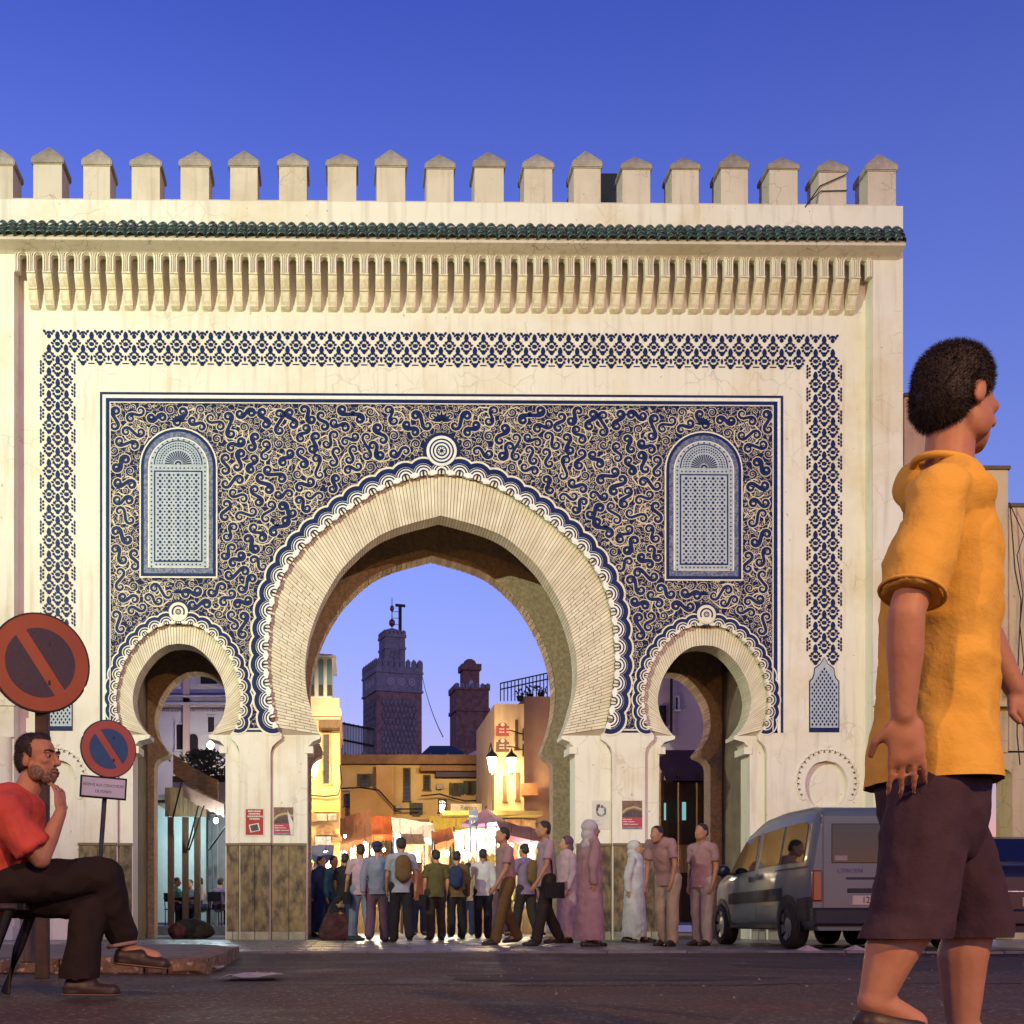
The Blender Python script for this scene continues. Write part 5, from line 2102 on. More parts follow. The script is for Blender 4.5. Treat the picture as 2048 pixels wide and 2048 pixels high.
a, b = W(1940.3, 1840, YS), W(2110, 1500, YS)
da, db = W(1958, 1700, YS), W(2032, 1533, YS)
cxw, hw_ = (da.x + db.x) / 2, (db.x - da.x) / 2
q = MB()
zsp = db.z - hw_ * 0.45
door = [(da.x, -0.02), (da.x, zsp)] + [(cxw - hw_ * math.cos(math.pi * k / 10), zsp + hw_ * 0.45 * math.sin(math.pi * k / 10)) for k in range(1, 10)] + [(db.x, zsp), (db.x, -0.02)]
q.prism([(a.x, -0.02)] + door + [(b.x, -0.02), (b.x, b.z - 0.001), (a.x, b.z - 0.001)], YS + 0.12, YS + 0.7)
q.build('gateway_wall', M_SAND, h6)
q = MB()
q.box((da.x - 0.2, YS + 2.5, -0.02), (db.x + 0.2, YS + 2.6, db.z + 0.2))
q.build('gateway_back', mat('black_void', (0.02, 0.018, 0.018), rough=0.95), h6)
q = MB()
p = [W(u, v, YS - 0.08) for u, v in ((2020, 1010), (2024, 1060), (2030, 1140), (2042, 1200), (2036, 1330), (2034, 1470), (2040, 1530))]
q.tube(p, 0.012, 5)
p = [W(u, v, YS - 0.09) for u, v in ((2018, 1005), (2048, 1070), (2034, 1110), (2046, 1190), (2040, 1250), (2048, 1330), (2030, 1420), (2046, 1440))]
q.tube(p, 0.010, 5)
q.build('wall_cable', M_IRON, h6)
q = MB()
for k, (u, v) in enumerate(((1990, 1335), (2000, 1330), (2012, 1338))):
    q.tube([W(u - 22, v - 6, YS - 0.15), W(u - 5, v, YS - 0.2), W(u + 14, v + 14, YS - 0.15)], 0.012, 5)
e0, e1 = W(2008, 1392, YS), W(2034, 1340, YS)
q.box((e0.x, YS - 0.12, e0.z), (e1.x, YS - 0.001, e1.z))
q.build('cable_box', mat('meter_box', (0.45, 0.36, 0.26), rough=0.8), h6)
wbox('string_course', 1809, 2100, 1405, 1414, YS, 0, M_SAND, h6, proud=0.1)

# black water tank on the gate roof
tk = MB()
a, b = W(1128, 412, 2.2), W(1248, 384, 2.2)
tk.raw([(a.x, 1.6, 13.5), (b.x, 1.6, 13.5), (b.x, 2.8, 13.5), (a.x, 2.8, 13.5), (a.x + 0.12, 1.6, b.z), (b.x, 1.6, b.z), (b.x, 2.8, b.z), (a.x + 0.12, 2.8, b.z)], [(0, 1, 5, 4), (1, 2, 6, 5), (2, 3, 7, 6), (3, 0, 4, 7), (4, 5, 6, 7), (3, 2, 1, 0)])
tag(tk.build('roof_tank', mat('black_tank', (0.015, 0.016, 0.02), rough=0.6)), 'black tank on the gate roof behind the merlons', 'tank')
# ================================================================== LIT LAMPS
G_WARM = glow('warm_lamp_glass', (1.0, 0.78, 0.42), 14)
G_BULB = glow('bulb_glass', (1.0, 0.90, 0.72), 40)
G_COOL = glow('tube_glass', (0.75, 0.95, 1.0), 30)


def lantern(u, v, Y, label, power):
    p = W(u, v, Y)
    t = thing('wall_lantern', label, 'lantern', tuple(p), 'wall lanterns of the square')
    q = MB()
    q.lathe([(0.07, -0.26), (0.15, 0.18)], p, 6, smooth=False)
    q.build('glass', G_WARM, t)
    q = MB()
    q.lathe([(0.19, 0.181), (0.15, 0.26), (0.05, 0.36), (0.02, 0.44)], p, 6, smooth=False)
    q.lathe([(0.03, -0.33), (0.075, -0.262)], p, 6, smooth=False)
    q.build('cap', M_IRON, t)
    q = MB()
    q.tube([(p.x, Y, p.z + 0.42), (p.x, Y + 0.25, p.z + 0.62), (p.x, Y + 0.6, p.z + 0.55), (p.x, Y + 0.95, p.z + 0.2)], 0.02, 6)
    q.build('bracket', M_IRON, t)
    lamp('lantern_light', 'POINT', (p.x, Y - 0.02, p.z - 0.45), power * 1.3, (1.0, 0.72, 0.32), size=0.12, parent=t)


lantern(628, 1532, YL - 0.95, 'glowing street lantern on the ochre corner house', 130)
lantern(984, 1527, YT - 1.0, 'glowing street lantern left of the orange tower house', 150)
lantern(1023, 1528, YT - 0.5, 'glowing wall lamp on the front of the orange tower house', 70)


def bulb(u, v, Y, label, power, color=(1.0, 0.84, 0.58), r_=0.075, top=0.5, g=None):
    p = W(u, v, Y)
    t = thing('hanging_bulb', label, 'light bulb', tuple(p), 'bare bulbs over the market stalls')
    q = MB()
    q.ell(p, (r_, r_, r_ * 1.15), n=10, m=8)
    q.build('bulb', g or G_BULB, t)
    q = MB()
    q.tube([(p.x, p.y, p.z + r_ * 0.9), (p.x, p.y, p.z + top)], 0.008, 5)
    q.lathe([(0.02, 0), (0.025, 0.05)], (p.x, p.y, p.z + r_ * 1.0), 8)
    q.build('cord', M_IRON, t)
    lamp('bulb_light', 'POINT', (p.x, p.y - 0.0, p.z - r_ - 0.05), power, color, size=r_, parent=t)


for u, v, Y, P_, lab in ((712, 1684, 11.0, 120, 'white-hot bulb over the stall left of the middle, highest on that side'), (747, 1704, 8.4, 60, 'bare bulb low over the heads of the strollers in blue'),
                         (893, 1707, 8.2, 90, 'large bare bulb in the middle of the arch'), (929, 1706, 7.6, 70, 'bare bulb just right of the middle of the arch'),
                         (985, 1634, 11.8, 90, 'bulb above the purple parasol'), (1023, 1691, 9.0, 80, 'bulb below the right end of the maroon awning'),
                         (1062, 1693, 8.0, 70, 'rightmost bulb of the market, next to the gate jamb'), (822, 1688, 12.0, 130, 'bulb under the white canvas in the middle'),
                         (652, 1708, 7.5, 60, 'leftmost bulb, in front of the corner shop'), (950, 1676, 12.0, 130, 'bulb under the big white tarpaulin on the right')):
    bulb(u, v, Y, lab, P_ * 2.6)
for k, u in enumerate((690, 730, 768, 800, 846, 872, 912, 968, 1004, 1042)):
    bulb(u, 1672 + 14 * ((k * 7) % 3), 10.2 + 0.3 * (k % 4), ('first', 'second', 'third', 'fourth', 'fifth', 'sixth', 'seventh', 'eighth', 'ninth', 'tenth')[k] + ' small bulb from the left in the row over the stalls', 16, r_=0.04)
# unseen lamps added behind the gate to brighten the market square and long house
for i, (u, lab) in enumerate(((575, 'added unseen warm lamp on the rear face of the gate, left of the main arch'), (1195, 'added unseen warm lamp on the rear face of the gate, right of the main arch'))):
    x = G(u, 0)[0]
    t = thing('added_fill_lamp', lab, 'lamp', (x, YR1 + 0.01, 6.0), 'added fill lamps on the rear of the gate')
    q = MB()
    q.box((x - 0.2, YR1 + 0.25, 5.85), (x + 0.2, YR1 + 0.45, 6.15))
    q.tube([(x, YR1, 6.0), (x, YR1 + 0.25, 6.0)], 0.03, 6)
    q.build('housing', M_IRON, t)
    q = MB()
    q.face([(x - 0.17, YR1 + 0.452, 5.88), (x + 0.17, YR1 + 0.452, 5.88), (x + 0.17, YR1 + 0.452, 6.12), (x - 0.17, YR1 + 0.452, 6.12)])
    q.build('lens', G_WARM, t)
    lamp('added_fill_light', 'SPOT', (x, YR1 + 0.6, 6.0), 4200, (1.0, 0.76, 0.42), ((3.4, 0.6)[i], 20.0, 4.2), size=0.15, cone=46, blend=0.9, parent=t)
# cafe strip light and the lamp over the garden, left arch
bulb(432, 1641, 6.0, 'blue-white lamp under the cafe awning, left arch', 110, (0.72, 0.93, 1.0), 0.06, 0.3, G_COOL)
bulb(421, 1490, 13.0, 'bright lamp in front of the white house, left arch', 150, (1.0, 0.86, 0.7), 0.10, 0.3)

# the two floodlights of the square, on poles outside the picture
for i, (L_, T_, P_, C_, A_) in enumerate(FLOODS):
    t = thing('floodlight_pole', ('steel pole with a cool white floodlight aimed at the gate from the left', 'steel pole with a warm floodlight aimed at the gate from the right')[i], 'floodlight', (L_[0], L_[1] - 0.4, 0), 'floodlights of the square')
    q = MB()
    q.tube([(L_[0], L_[1] - 0.4, 0), (L_[0], L_[1] - 0.4, L_[2] + 0.2)], [0.09, 0.06], 10)
    q.build('pole', mat('galvanised', (0.35, 0.36, 0.36), rough=0.4, metal=0.8), t)
    q = MB()
    d = (Vector(T_) - Vector(L_)).normalized()
    c = Vector(L_) - d * 0.22
    rot = d.to_track_quat('Y', 'Z').to_matrix()
    q.box(c - Vector((0.28, 0.10, 0.2)), c + Vector((0.28, 0.10, 0.2)), rot=rot)
    q.build('lamp_head', M_IRON, t)

for i, (L_, P_) in enumerate(SODIUM):
    t = thing('street_lamp', ('sodium street lamp standing behind the camera to the right', 'sodium street lamp standing behind the camera to the left')[i], 'street lamp', (L_[0], L_[1] - 1.0, 0), 'street lamps of the square')
    q = MB()
    q.tube([(L_[0], L_[1] - 1.0, 0), (L_[0], L_[1] - 1.0, L_[2] - 0.3), (L_[0], L_[1] - 0.8, L_[2] + 0.1), (L_[0], L_[1] - 0.2, L_[2] + 0.2)], [0.08, 0.06, 0.05, 0.04], 10)
    q.build('pole', MATS['galvanised'], t)
    q = MB()
    q.ell((L_[0], L_[1], L_[2] + 0.16), (0.16, 0.34, 0.08))
    q.build('lamp_head', M_IRON, t)

# ================================================================== MARKET STALLS
CLOTH = [(0.55, 0.12, 0.05), (0.60, 0.52, 0.40), (0.10, 0.16, 0.32), (0.65, 0.62, 0.55), (0.40, 0.22, 0.10), (0.5, 0.38, 0.1), (0.22, 0.3, 0.3), (0.3, 0.08, 0.12)]
GOODS = [mat('goods_%d' % i, c, tuple(x * 0.5 for x in c), rough=0.75, scale=8, lo=0.45, hi=0.55) for i, c in enumerate(CLOTH)]


def stall(label, u0, u1, vtop, Y, c, c2=None, drop=0.55, out=1.5, seed=0, flip=0.0):
    """posts, sloping canvas, back wall, counter and hanging goods"""
    rr = random.Random(seed)
    a, b = W(u0, vtop, Y), W(u1, vtop, Y)
    t = thing('market_stall', label, 'stall', ((a.x + b.x) / 2, Y, 0), 'stalls of the market')
    w_ = b.x - a.x
    q = MB()
    n, m = 10, 5
    vs, fs = [], []
    for j in range(m + 1):
        for i in range(n + 1):
            f, g = i / n, j / m
            sag = 0.10 * math.sin(math.pi * f) * math.sin(math.pi * g) + 0.04 * noise.noise(Vector((f * 5, g * 4, seed)))
            vs.append((a.x + w_ * f, Y - out * g, a.z - drop * g - sag + flip * (f - 0.5)))
    for j in range(m):
        for i in range(n):
            k = j * (n + 1) + i
            fs.append((k, k + 1, k + n + 2, k + n + 1))
    q.raw(vs, fs, 0, True)
    # scalloped valance
    for i in range(n):
        p0, p1 = vs[m * (n + 1) + i], vs[m * (n + 1) + i + 1]
        q.face([p0, p1, (p1[0], p1[1] - 0.01, p1[2] - 0.14), ((p0[0] + p1[0]) / 2, p0[1] - 0.012, p0[2] - 0.22), (p0[0], p0[1] - 0.01, p0[2] - 0.14)])
    q.build('canvas', mat('canvas_%d' % seed, c, c2 or tuple(x * 0.7 for x in c), rough=0.9, scale=3, stretch=(5, 1, 1)), t)
    for x, y, z in ((a.x + 0.03, Y, a.z), (b.x - 0.03, Y, a.z), (a.x + 0.03, Y - out, a.z - drop), (b.x - 0.03, Y - out, a.z - drop)):
        q = MB()
        q.tube([(x, y, 0), (x, y, z - 0.02)], 0.022, 6)
        q.build('post', M_IRON, t)
    q = MB()
    q.box((a.x + 0.06, Y - 0.05, 0), (b.x - 0.06, Y - 0.01, a.z - 0.12))
    q.build('back_wall', mat('stall_back', (0.46, 0.38, 0.28), (0.3, 0.24, 0.16), rough=0.9, scale=4), t)
    q = MB()
    q.box((a.x + 0.08, Y - out * 0.75, 0.72), (b.x - 0.08, Y - out * 0.3, 0.78))
    q.box((a.x + 0.10, Y - out * 0.75 + 0.02, 0), (b.x - 0.10, Y - out * 0.75 + 0.05, 0.719))
    q.build('counter', M_WOODL, t)
    k = 0
    for row in range(3):
        z0 = 0.9 + row * 0.42
        x = a.x + 0.12
        while x < b.x - 0.25:
            ww, hh = rr.uniform(0.10, 0.26), rr.uniform(0.22, 0.40)
            if z0 + hh > a.z - 0.2:
                break
            q = MB()
            y = Y - 0.10 - rr.uniform(0, 0.06)
            q.bevbox((x, y - 0.05, z0), (x + ww, y, z0 + hh), 0.02)
            q.build('wares', GOODS[rr.randrange(len(GOODS))], t)
            x += ww + rr.uniform(0.02, 0.06)
    x = a.x + 0.15
    while x < b.x - 0.2:      # garments on the rail
        q = MB()
        l = rr.uniform(0.5, 0.85)
        yy = Y - out * 0.55
        zt = a.z - drop * 0.55 - 0.22
        q.prism([(x - 0.03, zt), (x + 0.03, zt), (x + 0.13, zt - 0.10), (x + 0.11, zt - l), (x - 0.11, zt - l), (x - 0.13, zt - 0.10)], yy - 0.03, yy + 0.03)
        q.build('garment', GOODS[rr.randrange(len(GOODS))], t)
        x += rr.uniform(0.22, 0.34)
    x = a.x + 0.14
    while x < b.x - 0.2:      # heaps on the counter
        q = MB()
        q.ell((x + 0.1, Y - out * 0.52, 0.80), (rr.uniform(0.08, 0.13), 0.11, rr.uniform(0.06, 0.12)), n=8, m=5)
        q.build('wares', GOODS[rr.randrange(len(GOODS))], t)
        x += 0.27
    return t


stall('stall with brown canvas left of the middle of the market', 676, 742, 1628, 12.0, (0.30, 0.14, 0.08), drop=0.9, seed=1, flip=0.3)
stall('stall with orange-red canvas beside the brown one', 716, 792, 1632, 14.5, (0.62, 0.16, 0.05), drop=0.7, seed=2)
stall('stall with white canvas in the centre of the market', 782, 866, 1640, 13.5, (0.75, 0.73, 0.70), drop=0.6, seed=3, flip=-0.2)
stall('stall with yellow canvas behind the white-shirted stroller', 856, 930, 1632, 15.5, (0.62, 0.46, 0.08), drop=0.6, seed=4)
stall('stall under the widest white tarpaulin, right of the middle', 906, 1000, 1652, 12.5, (0.76, 0.74, 0.72), drop=0.8, seed=5, flip=0.35)
stall('stall with maroon canvas at the right edge of the main arch', 990, 1086, 1650, 9.8, (0.26, 0.08, 0.10), (0.18, 0.06, 0.09), drop=0.5, seed=6, flip=-0.3)
stall('clothes stall with dark blue canvas at the left jamb', 588, 668, 1690, 8.2, (0.08, 0.10, 0.22), drop=0.35, seed=7)

stall('small stall with striped beige canvas low in the middle', 800, 846, 1668, 9.6, (0.55, 0.42, 0.26), (0.3, 0.2, 0.12), drop=0.35, out=1.0, seed=8)
stall('small stall with rust canvas in front of the yellow one', 862, 902, 1660, 10.6, (0.45, 0.16, 0.06), drop=0.4, out=1.0, seed=9, flip=0.15)
# purple parasol, blue menu board, yellow door
p = W(972, 1640, 11.5)
t = thing('parasol', 'purple parasol among the stalls at right', 'parasol', (p.x, 11.5, 0))
q = MB()
n = 8
vs = [(p.x, 11.5, p.z + 0.35)] + [(p.x + 0.75 * math.cos(math.tau * k / n + 0.3), 11.5 + 0.75 * math.sin(math.tau * k / n + 0.3), p.z - 0.12 - (0.06 if k % 2 else 0)) for k in range(n)]
q.raw(vs, [(0, k + 1, (k + 1) % n + 1) for k in range(n)])
q.build('canopy', mat('purple_cloth', (0.14, 0.07, 0.17), (0.10, 0.05, 0.13), rough=0.9), t)
q = MB()
q.tube([(p.x, 11.5, 0), (p.x, 11.5, p.z + 0.4)], 0.025, 6)
q.build('pole', M_IRON, t)
a, b = W(938, 1652, 11.0), W(956, 1621, 11.0)
t = thing('menu_board', 'blue board with white lettering beside the purple parasol', 'sign', (a.x, 11.0, 0))
q = MB()
q.box((a.x, 11.0, a.z), (b.x, 11.04, b.z))
q.box((a.x + 0.02, 11.0, 0), (a.x + 0.06, 11.04, a.z - 0.001))
q.box((b.x - 0.06, 11.0, 0), (b.x - 0.02, 11.04, a.z - 0.001))
q.build('board', mat('board_blue', (0.07, 0.11, 0.26), rough=0.5), t)
link('lettering', text_mesh('MENU', 0.085, M_WHITE, 'lettering'), t, ((a.x + b.x) / 2, 10.995, a.z + 0.62 * (b.z - a.z)))
link('lettering', text_mesh('LA', 0.13, M_WHITE, 'lettering'), t, ((a.x + b.x) / 2, 10.995, a.z + 0.25 * (b.z - a.z)))
t = thing('yellow_doorway', 'yellow framed doorway with a sign above, behind the market stalls', 'doorway', base(925, 16.5))
a, b = W(912, 1845, 16.5), W(942, 1622, 16.5)
q = MB()
q.prism([(a.x, 0), (a.x, b.z), (b.x, b.z), (b.x, 0), (b.x - 0.14, 0), (b.x - 0.14, b.z - 0.2), (a.x + 0.14, b.z - 0.2), (a.x + 0.14, 0)], 16.4, 16.6)
q.build('frame', mat('yellow_paint', (0.62, 0.50, 0.12), rough=0.7), t)
q = MB()
q.box((a.x + 0.141, 16.5, 0), (b.x - 0.141, 16.58, b.z - 0.201))
q.build('door', mat('amber_door', (0.50, 0.33, 0.10), rough=0.7), t)
c = W(937, 1616, 16.4)
q = MB()
q.box((c.x - 0.6, 16.38, c.z - 0.14), (c.x + 0.6, 16.42, c.z + 0.14))
q.build('fascia', mat('cream_board', (0.6, 0.54, 0.42), rough=0.7), t)
link('lettering', text_mesh('Renais', 0.24, mat('black_paint', (0.02, 0.02, 0.02), rough=0.5), 'lettering', squeeze=0.9), t, (c.x, 16.37, c.z))

# sagging cables over the square
for k, (pts, lab) in enumerate((([(680, 1577), (720, 1575), (757, 1580), (775, 1600), (792, 1618), (845, 1618)], 'sagging black cable along the wall left of the tall window'),
                               ([(842, 1592), (880, 1588), (905, 1596), (930, 1602), (990, 1600)], 'black cable bundle along the wall right of the tall window'),
                               ([(620, 1590), (650, 1593), (676, 1590), (684, 1565), (680, 1530)], 'cable looping across the ochre corner house'))):
    Yc = (YC - 0.75, YC - 0.75, YL - 0.2)[k]
    q = MB()
    q.tube([W(u, v, Yc) for u, v in pts], 0.03 if k < 2 else 0.02, 6)
    tag(q.build('cable', M_IRON), lab, 'cable', 'cables of the square')

# ================================================================== CAFE BEHIND THE LEFT ARCH
Yf = 7.0
cf = thing('cafe', 'cafe with wooden posts and plank awning behind the left arch', 'cafe', base(390, Yf))
zf_ = 0.22
q = MB()
a, b = W(300, 1840, Yf), W(448, 1840, Yf)
q.box((a.x - 1, Yf - 0.6, -0.02), (b.x + 0.6, Yf + 5, zf_))
q.build('terrace', mat('terrace_stone', (0.22, 0.26, 0.27), (0.15, 0.18, 0.19), rough=0.6), cf)
for u in (341, 370, 394, 412, 424):
    p = W(u, 1840, Yf)
    w_ = 0.075 if u < 400 else 0.05
    q = MB()
    zt = W(u, 1634, Yf).z
    q.bevbox((p.x - w_, Yf + (0 if u < 400 else 0.8), zf_), (p.x + w_, Yf + 0.14 + (0 if u < 400 else 0.8), zt), 0.012)
    q.build('post', M_WOOD if u < 400 else mat('grey_post', (0.2, 0.23, 0.24), rough=0.7), cf)
for k in range(9):
    u = 330 + k * 9.2
    wbox('fascia_plank', u, u + 8.8, 1575, 1633, Yf, 0.06, M_WOODL, cf)
for k, (u0, v0, u1, v1) in enumerate(((346, 1508, 375, 1528), (375, 1528, 395, 1540), (395, 1538, 413, 1550), (413, 1550, 436, 1560))):
    q = MB()
    a, b = W(u0, v0, Yf - 0.5 - 0.2 * k), W(u1, v1, Yf - 0.7 - 0.2 * k)
    q.raw([(a.x, a.y, a.z), (b.x, b.y, b.z), (b.x, b.y, b.z - 0.48), (a.x, a.y, a.z - 0.48), (a.x, a.y + 0.05, a.z), (b.x, b.y + 0.05, b.z), (b.x, b.y + 0.05, b.z - 0.48), (a.x, a.y + 0.05, a.z - 0.48)], [(3, 2, 1, 0), (4, 5, 6, 7), (0, 1, 5, 4), (2, 3, 7, 6), (1, 2, 6, 5), (3, 0, 4, 7)])
    q.build('awning_board', mat('yellow_plank', (0.50, 0.36, 0.12), (0.30, 0.19, 0.06), rough=0.7, scale=4, stretch=(1, 1, 8), rand=0.2), cf)
q = MB()
n = 12
for i in range(n):
    f0, f1 = i / n, (i + 1) / n
    P = lambda f, dz: W(366 + 82 * f, 1566 + 42 * f ** 0.8, Yf - 0.55) - Vector((0, 0, dz))
    q.face([P(f0, 0), P(f1, 0), P(f1, 0.30 + 0.04 * (i % 2)), P(f0, 0.30 + 0.04 * ((i + 1) % 2))], 0, True)
q.build('fringe', mat('pink_fringe', (0.48, 0.30, 0.22), (0.34, 0.2, 0.15), rough=0.95), cf)
for (u0, v0, u1, v1) in ((346, 1634, 363, 1566), (374, 1700, 397, 1612), (378, 1700, 408, 1612), (418, 1700, 452, 1652)):
    q = MB()
    q.tube([W(u0, v0, Yf - 0.1), W(u1, v1, Yf - 0.9)], 0.022, 5)
    q.build('stay', M_IRON, cf)
wbox('lit_wall', 310, 412, 1590, 1845, Yf + 3.2, 0.1, mat('mint_wall', (0.50, 0.66, 0.66), (0.44, 0.6, 0.6), rough=0.8), cf)
wbox('ceiling', 310, 460, 1600, 1606, Yf + 0.2, 3.0, M_WOOD, cf)
lamp('cafe_light', 'POINT', W(372, 1650, Yf + 1.6), 110, (0.75, 0.97, 1.0), size=0.25, parent=cf)
for k, u in enumerate((346, 360)):
    c = W(u + 6, 1770, Yf + 0.9)
    q = MB()
    q.lathe([(0.33, 0.0), (0.33, 0.03)], (c.x, c.y, zf_ + 0.70), 14)
    q.tube([(c.x, c.y, zf_), (c.x, c.y, zf_ + 0.70)], 0.03, 6)
    q.lathe([(0.2, 0), (0.18, 0.03)], (c.x, c.y, zf_), 10)
    tag(q.build('cafe_table', M_IRON), ('round cafe table behind the first post', 'round cafe table behind the second post')[k], 'table', 'tables of the cafe')

# planted trellis between cafe and white house
pt = thing('planter_trellis', 'dark planted trellis above the cafe awning', 'trellis', (W(410, 1560, 10.5).x, 10.5, W(410, 1560, 10.5).z))
q = MB()
for k in range(12):
    q.tube([W(394 + k * 5, 1562, 10.5), W(394 + k * 5, 1536, 10.5)], 0.012, 4)
for k in range(6):
    q.tube([W(392, 1538 + k * 4.6, 10.5), W(456, 1538 + k * 4.6, 10.5)], 0.012, 4)
q.build('lattice', M_IRON, pt)
q = MB()
rr = random.Random(21)
for k in range(700):
    u, v = rr.gauss(410, 26), rr.uniform(1496, 1552)
    if v < 1500 + abs(u - 412) * 0.25:
        continue
    c = W(u, v, 10.8 + rr.uniform(-0.5, 0.5))
    d = Vector((rr.uniform(-1, 1), rr.uniform(-0.6, 0.6), rr.uniform(-0.2, 1))).normalized() * rr.uniform(0.08, 0.24)
    s_ = d.cross(Vector((rr.uniform(-1, 1), 1, 0.2))).normalized() * 0.03
    q.face([c, c + d * 0.5 + s_, c + d, c + d * 0.5 - s_])
q.build('foliage', mat('night_leaf', (0.045, 0.07, 0.035), (0.025, 0.04, 0.03), rough=0.6), pt)
wbox('trough', 345, 456, 1552, 1564, 10.6, 0.4, M_WOOD, pt)
wbox('wall_below', 345, 456, 1564.5, 1845, 10.6, 0.35, mat('grey_wall', (0.3, 0.3, 0.32), rough=0.9), pt)
# ================================================================== PEOPLE
M_SKIN = mat('skin', (0.40, 0.21, 0.115), (0.33, 0.16, 0.085), rough=0.55, scale=9, bump=0.08, bscale=120, spec=0.35)
M_SKIN2 = mat('skin_dark', (0.28, 0.14, 0.075), (0.22, 0.105, 0.055), rough=0.55, scale=9, bump=0.05)
M_HAIR = mat('black_hair', (0.018, 0.014, 0.012), (0.03, 0.024, 0.02), rough=0.6, scale=60, bump=0.5, bscale=160)
M_SHOE = mat('dark_leather', (0.035, 0.024, 0.018), rough=0.45, scale=12)


def cloth(name, c, c2=None):
    return mat('cloth_' + name, c, c2 or tuple(x * 0.72 for x in c), rough=0.92, scale=6, detail=5, lo=0.3, hi=0.7, bump=0.25, bscale=90, spec=0.15)


def head(q, c, rot, k=1.0, detail=False):
    """skull, jaw, nose, brow, lips, ears; rot turns the face, which looks along local -Y"""
    P = lambda x, y, z: Vector(c) + rot @ (Vector((x, y, z)) * k)
    E_ = lambda x, y, z, a, b, d, t=None: q.ell(P(x, y, z), (a * k, b * k, d * k), rot if t is None else rot @ t, 14, 10)
    E_(0, 0.012, 0.035, 0.075, 0.093, 0.082)
    E_(0, -0.030, -0.02, 0.060, 0.060, 0.085)
    E_(0, -0.045, -0.085, 0.042, 0.042, 0.036)
    E_(0, -0.060, -0.100, 0.024, 0.026, 0.020)
    for s_ in (-1, 1):
        E_(s_ * 0.045, -0.015, -0.06, 0.025, 0.045, 0.045)
        E_(s_ * 0.074, 0.018, -0.012, 0.010, 0.020, 0.032, Matrix.Rotation(R(12), 3, 'X'))
        E_(s_ * 0.037, -0.062, -0.018, 0.022, 0.022, 0.018)
    q.cap(P(0, -0.090, 0.012), P(0, -0.113, -0.030), 0.009 * k, 0.014 * k, 8)
    E_(0, -0.105, -0.036, 0.017, 0.012, 0.009)
    E_(0, -0.086, -0.066, 0.024, 0.012, 0.007)
    E_(0, -0.084, -0.077, 0.020, 0.011, 0.008)
    if detail:
        for s_ in (-1, 1):
            E_(s_ * 0.032, -0.080, 0.022, 0.024, 0.014, 0.009, Matrix.Rotation(R(-6 * s_), 3, 'Y'))
    return P


def hand(q, w, d, n, side, k=1.0, curl=0.5, spread=0.0):
    """palm and five bent fingers; w wrist, d pointing out of the forearm, n palm normal, side +1/-1 thumb side"""
    w, d, n = Vector(w), Vector(d).normalized(), Vector(n)
    n = (n - d * n.dot(d)).normalized()
    s = d.cross(n) * side
    q.cap(w, w + d * 0.05 * k, 0.024 * k, 0.034 * k, 10, 0.55, n)
    q.cap(w + d * 0.03 * k + s * 0.012 * k, w + d * 0.085 * k + s * 0.012 * k, 0.030 * k, 0.028 * k, 10, 0.5, n)
    q.cap(w + d * 0.03 * k - s * 0.014 * k, w + d * 0.082 * k - s * 0.016 * k, 0.028 * k, 0.026 * k, 10, 0.5, n)
    for i, (o_, l) in enumerate(((0.033, 0.086), (0.0115, 0.097), (-0.0105, 0.091), (-0.031, 0.072))):
        p = w + d * 0.088 * k + s * o_ * k
        a = curl * 0.5
        dd = d
        for j, seg in enumerate((0.46, 0.30, 0.24)):
            dd = (dd * math.cos(a) + n * math.sin(a)).normalized()
            e = p + (dd + s * spread * (1.5 - i) * 0.25).normalized() * l * seg * k
            q.cap(p, e, (0.0084 - 0.0008 * j) * k, (0.0078 - 0.0010 * j) * k, 8)
            p = e
            a = curl * (0.9 + 0.2 * j)
    p = w + d * 0.025 * k + s * 0.028 * k
    dd = (d * 0.6 + s * 0.75 + n * 0.35).normalized()
    e = p + dd * 0.042 * k
    q.cap(p, e, 0.013 * k, 0.0105 * k, 8)
    dd = (d * 0.85 + s * 0.25 + n * 0.45).normalized()
    q.cap(e, e + dd * 0.032 * k, 0.0105 * k, 0.0088 * k, 8)


def shoe(q, heel, fwd, up=Vector((0, 0, 1)), L=0.27, k=1.0):
    f = Vector(fwd).normalized()
    u = (up - f * up.dot(f)).normalized()
    h = Vector(heel)
    side = f.cross(u)
    q.cap(h + f * 0.045 + u * 0.042, h + f * 0.14 + u * 0.045, 0.044 * k, 0.046 * k, 12)
    q.cap(h + f * 0.12 + u * 0.034, h + f * (L - 0.045) + u * 0.030, 0.050 * k, 0.040 * k, 12, 0.72, u)
    q.cap(h + f * 0.05 + u * 0.014, h + f * (L - 0.05) + u * 0.014, 0.046 * k, 0.044 * k, 12, 0.32, u)


